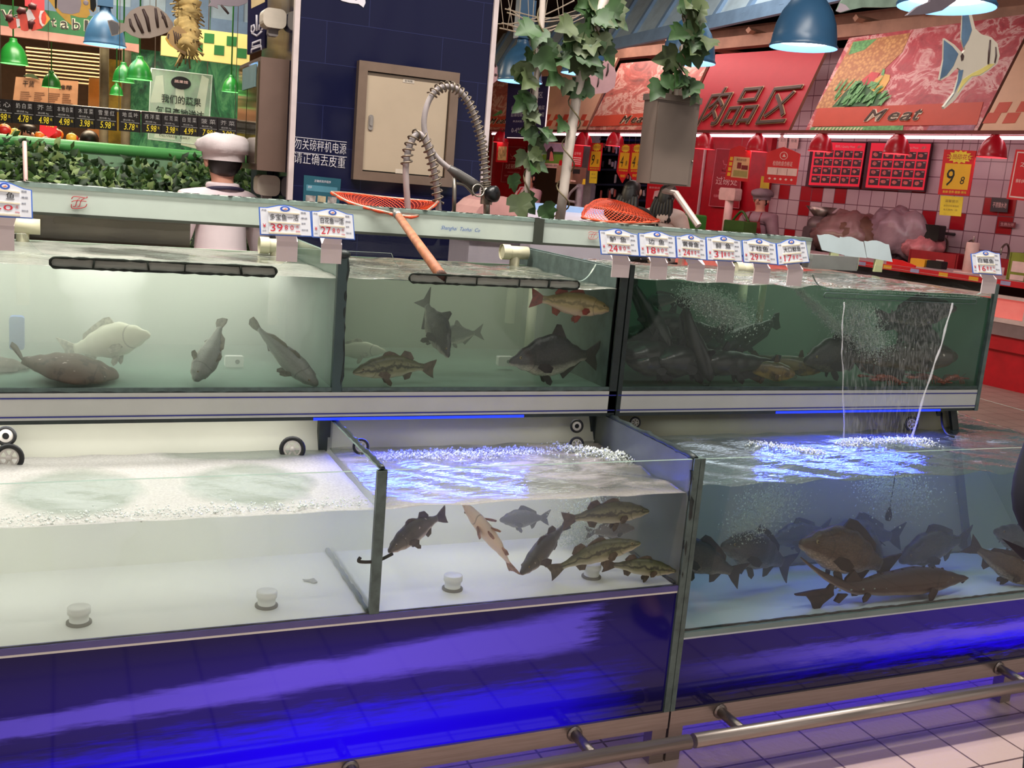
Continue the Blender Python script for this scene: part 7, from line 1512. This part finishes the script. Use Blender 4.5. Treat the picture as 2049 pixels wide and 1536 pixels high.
b = MB(); b.pxpoly(vplane(12.2), [(213, 118), (246, 122), (236, 570), (203, 566)], 0, .05); b.build('fruit_poster', P('fruit_print', (226, 150, 60), .5, var=.7, scale=5), None, 'poster of orange and yellow fruit beside the leaf poster', 'poster')
for lab, x in (('thin pole with peeling bark beside the fruit poster', 208), ('pale pole between the fruit poster and the leaf poster', 252)):
    a = at(x, 200, 11.2); b = MB(); b.tube([(a.x, a.y, 0), (a.x, a.y, 3.4)], .045, 10); b.build('post', P('bark_post', (130, 116, 86), .7, var=.3), None, lab, 'post')
# fruit heaps, each a few pixels
rr = random.Random(4); fm = [P('orange_fruit', (232, 130, 44), .4), P('yellow_fruit', (232, 190, 70), .4), P('red_fruit', (196, 40, 36), .4)]
for k in range(26):
    x = rr.choice((rr.uniform(0, 40), rr.uniform(72, 150), rr.uniform(108, 165))); p = at(x, 275, 10.95 + rr.uniform(0, .35)); b = MB(); r = rr.uniform(.045, .06); p.z = 1.455 + r * (1.0 if k % 2 else 2.4); b.ell(p, (r, r, r * .92), 0, nu=10, nv=7); b.tube([p + Vector((0, 0, r * .85)), p + Vector((.004, 0, r * 1.1))], .003, 4, 1)
    b.build('fruit', [fm[k % 3], M_GRN], None, 'round %s fruit in the heap behind the price boards' % ('orange', 'yellow', 'red')[k % 3], 'fruit', 'fruit heaped behind the %s' % ('price boards', 'price boards, yellow', 'price boards, red')[k % 3])
b = MB(); a0, a1 = at(-30, 290, 10.9), at(175, 300, 10.9); b.boxmm(a0.x, a1.x, 10.8, 11.6, 0, 1.46); b.build('fruit_stand', P('stand_brown', (120, 84, 54), .6), None, 'brown stand carrying the heap of fruit', 'stand')
board('hanging_tag', 'red sign with yellow figures behind the black price boards', 'sign', vplane(10.4), [(80, 247), (115, 251), (111, 266), (97, 275), (79, 262)], .01, [M_SRED, M_SYB], lambda p, th: p.text_px('7.98', vplane(10.4), 92, 253, 108, 255, 5, th, .001))
# price boards over the greens
s0, s1 = atz(0, 198, 1.76), atz(460, 238, 1.76); sd_ = (s1 - s0).normalized(); spl = Plane(s0, Vector((sd_.y, -sd_.x, 0)))
M_PBOARD = P('price_board_black', (30, 22, 24), .4); M_PYEL = P('price_yellow', (232, 200, 50), .5, emit=(232, 200, 40), es=.3)
NB = [(-18, 26, '菜心', '2.98'), (27, 69, '奶白菜', '4.78'), (70, 109, '芥兰', '4.98'), (110, 151, '本地白菜', '4.98'), (152, 191, '木耳菜', '3.98'), (192, 234, '雪里红', '5.98'), (240, 281, '地瓜叶', '3.78'), (285, 324, '西洋菜', '5.98'), (325, 360, '红苋菜', '3.98'), (361, 397, '白苋菜', '4.99'), (398, 436, '菠菜', '7.98'), (437, 474, '芥菜', '3.98')]
PL_ = ['2.98, cut off by the frame', '4.78', '4.98, beside 4.78', '4.98, between 4.98 and 3.98', '3.98, between 4.98 and 5.98', '5.98, beside the gap', '3.78', '5.98, beside 3.78', '3.98, before the glass sign', '4.99', '7.98', '3.98, above the white cap']
ytop = lambda x: 198 + .0875 * x
for (x0, x1, nm, pr_), lb in zip(NB, PL_):
    hh = 46 - .014 * x0; q = [(x0, ytop(x0)), (x1, ytop(x1)), (x1, ytop(x1) + hh), (x0, ytop(x0) + hh)]
    def dr(p, th, q=q, nm=nm, pr_=pr_): txt(p, spl, q, ' '.join(nm), .12, .1, .88, .33, th, 0, .001); txt(p, spl, q, '请过磅 /kg', .15, .42, .7, .52, th, 0, .001); p.pxpoly(spl, sub(q, .05, .56, .95, .58), th, .0005, 0); txt(p, spl, q, pr_, .2, .62, .72, .92, th, 1, .001, .15); txt(p, spl, q, '元', .78, .66, .88, .78, th, 1, .001)
    board('price_board', 'black price board over the greens reading ' + lb, 'price board', spl, q, .02, [M_PBOARD, P('board_white', (190, 180, 180), .5), M_PYEL], dr, 'black price boards over the greens')
b = MB(); b.tube([spl.hit(-60, 196, -.02), spl.hit(500, 243, -.02)], .012, 6); 
for x in (2, 238, 470): a = spl.hit(x, ytop(x), -.02); b.tube([a, (a.x, a.y, 4.6)], .002, 5)
b.build('hanging_bar', M_CHROME, None, 'thin bar from which the black price boards hang', 'bar')
# rack of greens
t_ = thing('vegetable_rack', 'display rack with a green rail along its top, full of leafy greens', 'rack', (0, 6.8, 0)); b = MB(); b.tube([(-2.2, 7.0, 1.5), (1.6, 7.0, 1.5)], .035, 12); b.build('rail', P('rail_green', (92, 168, 92), .35), t_)
b = MB(); b.boxmm(-2.2, 1.6, 7.0, 7.03, 1.0, 1.49); b.build('back_panel', P('pale_green_panel', (148, 190, 148), .3), t_); b = MB(); b.prism([(6.98, 1.32), (6.98, 0), (6.0, 0), (6.0, .8)], (-2.2, 0, 0), (0, 1, 0), (0, 0, 1), 3.8, 0, nrm=(1, 0, 0)); b.build('sloping_shelf', P('rack_dark', (40, 44, 34), .6), t_)
for x in (54,): a = at(x, 320, 6.3); b = MB(); b.tube([(a.x, a.y, .95), (a.x - .02, a.y + .3, 1.5)], .012, 6); b.build('divider', M_WPAP, t_)
rr = random.Random(21); b = MB()
for k in range(6500):
    x = rr.uniform(-1.7, 1.25); f = rr.random() ** .8; y = 6.05 + .88 * f; z = .86 + .5 * f + rr.uniform(-.02, .13) + .05 * math.sin(x * 5 + f * 3); s = rr.uniform(.035, .085)
    d = Vector((rr.uniform(-1, 1), rr.uniform(-1, .3), rr.uniform(-.3, 1))).normalized(); u = Vector((rr.uniform(-.6, .6), -1, rr.uniform(0, 1))); u = (u - d * u.dot(d)).normalized(); sx = d.cross(u) * s * rr.uniform(.16, .36); p = Vector((x, y, z))
    base = len(b.v); b.v += [p, p + d * s * .45 + sx - u * s * .05, p + d * s, p + d * s * .45 - sx - u * s * .05, p + d * s * .5 + u * s * .1]; m = rr.choice((0, 0, 0, 0, 1, 1, 1, 2)); b.f += [(base, base + 1, base + 4), (base + 1, base + 2, base + 4), (base + 2, base + 3, base + 4), (base + 3, base, base + 4)]; b.fm += [m] * 4; b.fs += [True] * 4
b.build('leafy_greens', [P('greens_dark', (38, 60, 28), .5, var=.4, scale=14), P('greens_mid', (70, 100, 44), .5, var=.35, scale=14), P('greens_pale', (140, 160, 100), .5, var=.2)], None, 'bank of loose leafy greens on the rack', 'greens', kind='stuff')

# ================================================================ hanging cut-out fish
def cutout(label, depth, out, mats, polys=(), lines=(), eye=None, yaw=0.0, group='cut-out fish hanging from the ceiling', hang=True):
    cx = sum(p[0] for p in out) / len(out); cy_ = sum(p[1] for p in out) / len(out); o = pd(cx, cy_, depth); pl = Plane(o, (math.sin(yaw), -math.cos(yaw), 0)); t_ = thing('hanging_fish', label, 'fish decoration', o, group)
    b = MB(); b.pxpoly(pl, out, 0, .014); b.build('board', mats[0], t_)
    if polys or lines or eye:
        b = MB(); s = depth / F
        for k, (m, pts) in enumerate(polys): b.pxpoly(pl, pts, .014 + .0006 * (k % 3), .0015, m)
        for m, w_, pts in lines: b.tube([pl.hit(x, y, .0145) for x, y in pts], [w_ * s * (.4 + .6 * math.sin(PI * (i + .4) / len(pts))) for i in range(len(pts))], 5, m)
        if eye: b.ell(pl.hit(eye[0], eye[1], .015), (eye[2] * s, .003, eye[2] * s), 0)
        b.build('print', mats[1:], t_)
    if hang:
        top = min(out, key=lambda q: q[1]); a = pl.hit(*top, .007); b = MB(); b.tube([a, (a.x, a.y, 4.6)], .0012, 4); b.build('thread', M_CHROME, t_)
def Zm(pts, x0, y0, k): return [(x0 + x / k, y0 + y / k) for x, y in pts]
z1 = lambda pts: Zm(pts, 0, 0, 7.68); z2 = lambda pts: Zm(pts, 200, 0, 6.4); z3 = lambda pts: Zm(pts, 1640, 0, 5.01)
M_CLO = P('clown_orange', (206, 66, 50), .5, var=.15); M_CLD = P('clown_dark_edge', (80, 30, 34), .5); M_CLW = P('clown_white', (206, 196, 200), .5); M_CLY = P('clown_yellow', (220, 150, 60), .5)
cutout('orange and white banded cut-out fish before the Vegetable sign', 7.5, z1([(120, 340), (130, 280), (180, 262), (250, 280), (275, 290), (268, 200), (310, 150), (380, 160), (412, 200), (440, 110), (480, 85), (540, 100), (600, 140), (680, 160), (730, 230), (772, 290), (720, 360), (640, 440), (560, 460), (490, 478), (470, 440), (445, 450), (430, 475), (380, 480), (325, 460), (310, 400), (290, 400), (250, 430), (190, 450), (140, 420)]), [M_CLO, M_CLW, M_CLY, M_CLD],
       [(0, z1([(245, 285), (300, 290), (308, 400), (262, 425)])), (0, z1([(400, 190), (440, 140), (470, 150), (545, 290), (480, 330), (470, 430), (442, 440), (430, 320)])), (0, z1([(620, 165), (680, 165), (640, 220), (630, 290), (650, 360), (690, 385), (650, 410), (610, 350), (597, 260)])), (1, z1([(700, 210), (772, 290), (720, 360), (660, 425), (700, 350), (715, 290)]))],
       [(2, 8, z1([(125, 330), (140, 270), (200, 262)])), (2, 7, z1([(470, 440), (470, 350), (520, 320)])), (2, 7, z1([(275, 200), (320, 155), (400, 170)])), (2, 7, z1([(445, 110), (490, 88), (560, 110)]))], (0, 0, 0) and None)
M_FGREY = P('cutout_grey', (156, 140, 130), .5, var=.1, scale=4); M_FDK = P('cutout_stripe', (66, 48, 46), .5); M_FTAIL = P('cutout_tail', (92, 88, 90), .5)
cutout('grey cut-out fish with slanting dark stripes', 6.8, z2([(95, 265), (150, 255), (230, 290), (310, 300), (320, 230), (390, 140), (500, 85), (640, 70), (740, 95), (850, 180), (930, 290), (945, 350), (880, 410), (780, 450), (640, 490), (500, 490), (400, 455), (320, 400), (240, 440), (150, 465), (125, 380)]), [M_FGREY, M_FDK, M_FTAIL], [(1, z2([(110, 275), (150, 268), (230, 300), (250, 350), (230, 430), (155, 450), (135, 380)]))],
       [(0, 3, z2([(380, 240), (400, 330), (445, 405)])), (0, 4, z2([(445, 175), (500, 310), (550, 425)])), (0, 4, z2([(550, 115), (600, 230), (635, 405)])), (0, 3.4, z2([(710, 100), (725, 230), (742, 355)])), (0, 3, z2([(785, 140), (830, 250), (860, 350)]))], (200 + 815 / 6.4, 222 / 6.4, 4))
M_FLILAC = P('cutout_lilac', (156, 142, 150), .5, var=.1, scale=4); M_FYEL = P('cutout_yellow', (216, 164, 62), .5)
cutout('lilac and yellow cut-out fish cut off by the frame over the sign', 7.2, z1([(690, -60), (1380, -60), (1480, 60), (1470, 160), (1430, 190), (1360, 130), (1385, 220), (1330, 280), (1220, 270), (1080, 230), (1100, 390), (1000, 310), (880, 190), (840, 130), (760, 20)]), [M_FYEL, M_FLILAC, M_BLACKM], [(0, z1([(880, -60), (1230, -60), (1250, 60), (1220, 190), (1100, 220), (960, 200), (880, 120)])), (1, z1([(840, -60), (880, -60), (870, 140), (845, 120)])), (1, z1([(1380, -50), (1470, -20), (1480, 90), (1440, 185), (1390, 140)]))], [], (1320 / 7.68, 42 / 7.68, 5))
M_FTAN = P('cutout_tan', (178, 142, 92), .5, var=.2, scale=8)
cutout('tan cut-out fish with fine bands beside the wrapped yellow rope', 6.6, z2([(835, 500), (870, 420), (930, 350), (1000, 330), (1080, 390), (1150, 470), (1190, 560), (1150, 690), (1100, 712), (1040, 680), (960, 625), (880, 570)]), [M_FTAN, M_FDK, M_FYEL], [(0, z2([(862, 495), (875, 425), (890, 440), (878, 500)])), (1, z2([(835, 500), (850, 470), (900, 560), (960, 620), (900, 590)]))], [(0, 1.6, z2([(940 + 30 * k, 390 + 16 * k), (960 + 28 * k, 470 + 22 * k), (965 + 30 * k, 560 + 20 * k)])) for k in range(5)], None)
def rope():
    c = smooth_path([pd(352 + 10, -30, 6.7), pd(378, 15, 6.7), pd(372, 45, 6.7), pd(380, 75, 6.65), pd(372, 100, 6.6)], 8); b = MB(); rr = random.Random(3); b.tube(c, [.09 * rr.uniform(.7, 1.15) * (1 - .35 * i / len(c)) for i in range(len(c))], 9, 0)
    for k in range(150):
        p = rr.choice(c); d = Vector((rr.gauss(0, 1), rr.gauss(0, 1), rr.gauss(0, 1))).normalized(); b.tube([p + d * .05, p + d * rr.uniform(.08, .12) + Vector((0, 0, -.03))], .005, 4, rr.choice((0, 1)))
    b.build('straw_garland', [P('straw', (196, 166, 104), .8, var=.3, scale=20), P('straw_dark', (110, 92, 56), .8)], None, 'shaggy straw-coloured garland hanging beside the tan cut-out fish', 'garland')
rope()
M_FANG = P('angel_pale', (196, 186, 170), .5, var=.06, scale=4); M_FBL = P('angel_blue', (84, 110, 136), .5, var=.2, scale=10); M_FYL = P('angel_yellow', (206, 190, 110), .5)
cutout('angelfish cut-out with long blue fins before the steak picture', 5.2, z3([(1425, 130), (1500, 130), (1540, 290), (1600, 345), (1700, 375), (1762, 440), (1785, 560), (1760, 640), (1690, 700), (1600, 760), (1520, 772), (1440, 860), (1340, 1000), (1230, 1092), (1222, 1070), (1330, 930), (1375, 790), (1392, 700), (1360, 680), (1280, 760), (1200, 808), (1184, 800), (1226, 600), (1232, 385), (1330, 450), (1410, 535), (1440, 500), (1408, 400), (1415, 250)]), [M_FANG, M_FBL, M_FYL, M_FDK],
       [(0, z3([(1245, 400), (1330, 465), (1390, 540), (1340, 660), (1270, 755), (1205, 795), (1240, 600)])), (0, z3([(1430, 135), (1490, 135), (1525, 300), (1490, 400), (1440, 480), (1420, 380), (1428, 250)])), (0, z3([(1395, 705), (1440, 700), (1420, 800), (1340, 950), (1260, 1050), (1350, 930), (1385, 800)])), (1, z3([(1700, 640), (1755, 640), (1690, 695), (1600, 752), (1520, 765), (1450, 840), (1380, 930), (1430, 800), (1520, 740), (1620, 690)])), (2, z3([(1412, 560), (1430, 532), (1448, 560), (1440, 600), (1420, 612)]))],
       [(2, 3, z3([(1710, 400), (1698, 520), (1690, 640)])), (2, 2.4, z3([(1765, 470), (1768, 560), (1755, 630)]))], None)
M_FGREEN = P('cutout_sea_green', (112, 130, 116), .5, var=.2, scale=14)
cutout('grey-green spotted cut-out fish cut off by the frame between two blue lamps', 5.0, z3([(160, 110), (200, 20), (260, -60), (900, -60), (850, 30), (760, 70), (640, 78), (420, 76), (300, 100), (200, 130)]), [M_FGREEN, M_FLILAC], [(0, z3([(165, 112), (205, 30), (260, 50), (300, 95), (205, 125)]))])
cutout('dark fin of a cut-out fish hanging in front of the lamp over the angelfish', 4.0, z3([(850, 158), (960, 70), (1080, 20), (1110, -60), (1420, -60), (1330, 20), (1200, 110), (1050, 145)]), [P('cutout_dark', (86, 76, 84), .5)])
cutout('pink striped cut-out fish half behind the leaning vine pole', 8.2, [(1140, 165), (1170, 150), (1200, 125), (1216, 118), (1226, 128), (1232, 150), (1228, 175), (1212, 186), (1180, 189), (1150, 178)], [P('cutout_pink', (196, 152, 156), .5, var=.08), M_FDK], [], [(0, 2.4, [(1217, 127), (1216, 142), (1213, 152)]), (0, 2, [(1198, 155), (1197, 166), (1195, 174)]), (0, 2, [(1178, 156), (1179, 166), (1181, 175)])], hang=True)
cutout('pinkish cut-out fish half hidden by the edge of the pillar', 8.2, [(950, 115), (975, 104), (984, 112), (994, 135), (994, 160), (980, 172), (950, 172)], [P('cutout_pink', (196, 152, 156), .5, var=.08), M_FDK], [], [(0, 2.4, [(978, 106), (988, 120), (992, 134)])], (992, 150, 3))
cutout('pale underside of a cut-out fish cut off by the frame near the navy sign', 6.5, z2([(1380, 80), (1420, 30), (1400, -40), (1900, -40), (1880, 40), (1780, 80), (1640, 80), (1500, 60), (1510, 115), (1450, 85)]), [M_FLILAC, M_FDK], [], [(0, 3, z2([(1550, 65), (1600, 120), (1648, 180)]))], None)
# rope net under the canopy by the pillar
b = MB(); rr = random.Random(6)
for k in range(7):
    a = pd(985 + rr.uniform(0, 40), rr.uniform(0, 60), 8.6); c = pd(1120 + rr.uniform(0, 60), rr.uniform(-20, 60), 8.6); m_ = a.lerp(c, .5) - Vector((0, 0, rr.uniform(.03, .16))); b.tube(smooth_path([a, m_, c], 6), rr.uniform(.003, .007), 4)
for k in range(10): x = 1000 + 14 * k; b.tube([pd(x, -20, 8.55), pd(x + rr.uniform(-14, 14), 60, 8.6)], .003, 4)
b.build('rope_net', P('rope_cream', (206, 190, 170), .8, var=.2), None, 'tangle of cream rope netting under the canopy next to the pillar', 'net')

# ================================================================ people
M_SKIN = P('skin', (206, 150, 128), .5, var=.06); M_HAIR = P('black_hair', (26, 20, 20), .45, var=.3, scale=40); M_COATW = P('white_coat', (214, 196, 198), .7, var=.06); M_TROU = P('dark_trousers', (36, 36, 44), .8)
def skinmesh(name, nodes, edges, mat, parent, sub_=1, root=0):
    me = bpy.data.meshes.new(name); bm = bmesh.new(); ly = bm.verts.layers.skin.verify(); vs = []
    for k, (p, r) in enumerate(nodes):
        v = bm.verts.new(p); v[ly].radius = (r, r) if not isinstance(r, tuple) else r; v[ly].use_root = (k == root); vs.append(v)
    for a, c in edges: bm.edges.new((vs[a], vs[c]))
    bm.to_mesh(me); bm.free(); me.materials.append(mat); o = bpy.data.objects.new(name, me); col.objects.link(o)
    md = o.modifiers.new('skin', 'SKIN'); md.use_smooth_shade = True; s_ = o.modifiers.new('smooth', 'SUBSURF'); s_.levels = s_.render_levels = sub_ + 1
    o.parent = parent; o.matrix_parent_inverse = Matrix.Translation(-parent.location); return o
def person(label, pos, face, h, coat, hair='short', cap=None, apron=None, arms=((.16, .02, .62), (.15, .12, .5)), trousers=None, strap=None, bag=None, neckband=None):
    base = Vector((pos[0], pos[1], 0)); f = Vector((math.cos(face), math.sin(face), 0)); s = Vector((f.y, -f.x, 0)); P3 = lambda a, bb_, c: base + s * (a * h) + f * (bb_ * h) + Vector((0, 0, c * h))
    t_ = thing('person', label, 'person', base)
    nd = [(P3(0, 0, .52), .066 * h), (P3(0, 0, .62), .06 * h), (P3(0, 0, .73), .066 * h), (P3(0, -.005, .8), .042 * h), (P3(0, 0, .85), .031 * h), (P3(0, .008, .888), .043 * h), (P3(0, .004, .93), .053 * h), (P3(0, 0, .968), .042 * h)]; ed = [(i, i + 1) for i in range(7)]
    for sg in (-1, 1):
        k = len(nd); nd += [(P3(sg * .055, 0, .47), .055 * h), (P3(sg * .058, .01, .28), .036 * h), (P3(sg * .058, -.01, .055), .024 * h), (P3(sg * .062, .06, .022), .02 * h)]; ed += [(0, k), (k, k + 1), (k + 1, k + 2), (k + 2, k + 3)]
        (e1, e2) = arms; k = len(nd); nd += [(P3(sg * .105, 0, .778), .03 * h), (P3(sg * e1[0], e1[1], e1[2]), .027 * h), (P3(sg * e2[0], e2[1], e2[2]), .019 * h), (P3(sg * (e2[0] - .004), e2[1] + .03, e2[2] - .03), .022 * h)]; ed += [(3, k), (k, k + 1), (k + 1, k + 2), (k + 2, k + 3)]
        hand = nd[-1][0]; b = MB()
        for q in range(5): an = (q - 2) * .35; d = (f * .7 - Vector((0, 0, .8)) + s * an * .6).normalized(); ln = (.03, .042, .047, .043, .034)[q] * h; b.tube([hand + d * .008 * h, hand + d * (.012 * h + ln * .55), hand + d * (.012 * h + ln) - Vector((0, 0, .008 * h)) - s * sg * .004 * h], [.0062 * h, .0055 * h, .004 * h], 6)
        b.build('fingers', M_SKIN, t_)
    for sg in (-1, 1):
        b = MB(); b.ell(P3(sg * .062, .03, .018), (.028 * h, .075 * h, .02 * h), 0, s, f, (0, 0, 1), 12, 7); b.build('shoe', M_BLACK, t_)
    skinmesh('body', nd, ed, M_SKIN, t_)
    # clothes
    cn = [(P3(0, 0, .43), .108 * h), (P3(0, 0, .53), .1 * h), (P3(0, 0, .65), .092 * h), (P3(0, 0, .75), .098 * h), (P3(0, -.004, .808), .074 * h), (P3(0, 0, .842), .045 * h)]; ce = [(i, i + 1) for i in range(5)]
    for sg in (-1, 1):
        (e1, e2) = arms; k = len(cn); cn += [(P3(sg * .105, 0, .785), .06 * h), (P3(sg * e1[0], e1[1], e1[2]), .04 * h), (P3(sg * e2[0], e2[1], e2[2]), .03 * h)]; ce += [(4, k), (k, k + 1), (k + 1, k + 2)]
    skinmesh('jacket', cn, ce, coat, t_)
    tn = [(P3(0, 0, .54), .092 * h)]; te = []
    for sg in (-1, 1): k = len(tn); tn += [(P3(sg * .055, 0, .46), .064 * h), (P3(sg * .058, .01, .28), .045 * h), (P3(sg * .058, -.01, .06), .036 * h)]; te += [(0, k), (k, k + 1), (k + 1, k + 2)]
    skinmesh('trousers', tn, te, trousers or M_TROU, t_)
    hc = P3(0, -.004, .932); up = Vector((0, 0, 1)); b = MB(); b.ell(hc + f * .002 * h, (.058 * h, .066 * h, .062 * h), 0, s, f, up, 20, 12, lambda q: 1.0 if (q[1] < .25 or q[2] > .45) else .82)
    if hair == 'long':
        b.ell(P3(0, -.035, .87), (.058 * h, .04 * h, .11 * h), 0, s, f, up, 16, 10)
        for k in range(7): a = (k - 3) * .018; b.tube(smooth_path([P3(a, -.05, .9), P3(a * 1.3, -.072, .82), P3(a * 1.2, -.078, .74)], 4), [.014 * h] * 8 + [.004 * h], 7)
    b.build('hair', M_HAIR, t_)
    for sg in (-1, 1):
        b = MB(); b.ell(P3(sg * .056, .0, .922), (.008 * h, .014 * h, .02 * h), 0, s, f, up, 8, 6); b.build('ear', M_SKIN, t_)
        b = MB(); b.ell(P3(sg * .02, .05, .934), (.009 * h, .006 * h, .005 * h), 0, s, f, up, 8, 5); b.build('eye', M_EYEB, t_)
    b = MB(); b.ell(P3(0, .058, .918), (.009 * h, .014 * h, .016 * h), 0, s, f, up, 8, 6); b.build('nose', M_SKIN, t_); b = MB(); b.ell(P3(0, .049, .896), (.018 * h, .006 * h, .005 * h), 0, s, f, up, 8, 5); b.build('mouth', P('lips', (176, 96, 92), .5), t_)
    if cap:
        b = MB(); c0 = P3(0, -.004, .938); n_ = 28
        prf = [(.066, -.012), (.068, .012), (.083, .016), (.088, .034), (.083, .052), (.06, .066), (.03, .072), (0, .073)]
        b.lathe([(r * h, z * h) for r, z in prf], c0, n=n_); rr = random.Random(2)
        for i, v in enumerate(b.v):
            k = i // n_
            if 2 <= k <= 6: a = 2 * PI * (i % n_) / n_; w_ = 1 + .035 * math.sin(5 * a + k) + .025 * math.sin(9 * a + 2 * k); v.x = c0.x + (v.x - c0.x) * w_; v.y = c0.y + (v.y - c0.y) * w_; v.z += .004 * h * math.sin(3 * a + k)
        cp = b.build('cap', cap, t_)
    if apron:
        b = MB(); pts = [(-.06, .76), (.06, .76), (.085, .66), (.09, .42), (-.09, .42), (-.085, .66)]; b.prism3([P3(x, .098, z) for x, z in pts], f * .006)
        for sg in (-1, 1): b.tube([P3(sg * .05, .1, .76), P3(sg * .045, .06, .825), P3(sg * .03, -.045, .83)], .006 * h, 6)
        b.build('apron', apron, t_)
    if neckband:
        b = MB(); b.tube(smooth_path([P3(-.062, .03, .818), P3(-.056, -.03, .836), P3(0, -.056, .842), P3(.056, -.03, .836), P3(.062, .03, .818)], 6), .0065 * h, 7); b.build('apron_strap', neckband, t_)
        b = MB(); b.tube(ringpts(P3(0, -.002, .845), s, f, .043 * h, 20), .012 * h, 8, closed=True); b.build('collar', coat, t_)
    if strap:
        b = MB(); b.tube(smooth_path([P3(-.09, .05, .8), P3(-.07, -.04, .84), P3(.0, -.1, .72), P3(.1, -.06, .5)], 6), .008 * h, 6); b.build('bag_strap', strap, t_)
    return t_
hp_ = pd(447, 316, 5.35); hh_ = hp_.z / .935
person('person in a white coat and a puffy white cap, seen from behind', (hp_.x, hp_.y), PI / 2 + .25, hh_, COAT := P('lilac_white_coat', (226, 206, 210), .7, var=.05), cap=P('cap_white', (214, 200, 200), .75, var=.08, bump=.2), neckband=P('dark_strap', (44, 38, 66), .6))
def pers(label, x, ytop_, depth, face, **k):
    p = pd(x, ytop_, depth); person(label, (p.x, p.y), face, p.z / 1.0, **k)
pers('person with a red apron over a pale shirt, behind the vine pole', 1062, 340, 17.0, PI * 1.1, coat=P('pink_shirt', (232, 196, 204), .7), apron=M_SRED, arms=((.15, .05, .64), (.1, .16, .58)))
pers('person in dark clothes with long black hair in front of the cold shelf', 1268, 358, 10.5, .6, coat=M_BLACKM, hair='long', trousers=M_BLACKM)
pers('person in a white shirt with long dark hair and a bag strap', 1340, 365, 11.0, .5, coat=P('white_shirt', (232, 206, 196), .7), hair='long', strap=M_BLACKM)
pers('person in a grey cap and pale coat standing at the tiled wall', 1526, 380, 13.2, PI * 1.15, coat=P('grey_coat', (150, 118, 126), .7), cap=P('cap_grey', (130, 112, 118), .7), apron=M_DRED)
pers('person with dark hair bending over the fruit, behind the first price boards', 56, 243, 11.4, -PI / 2 + .5, coat=P('dark_knit', (60, 48, 50), .8))
pers('person with short dark hair and a red collar behind the price boards', 179, 258, 11.0, PI / 2, coat=P('red_collar', (150, 40, 44), .8))
person('person in a black coat standing at the edge of the frame', (2.02, 1.3), PI / 2, 1.66, M_BLACKM, trousers=M_BLACKM, arms=((.21, -.01, .595), (.1, -.085, .5)))
bpy.context.view_layer.update()
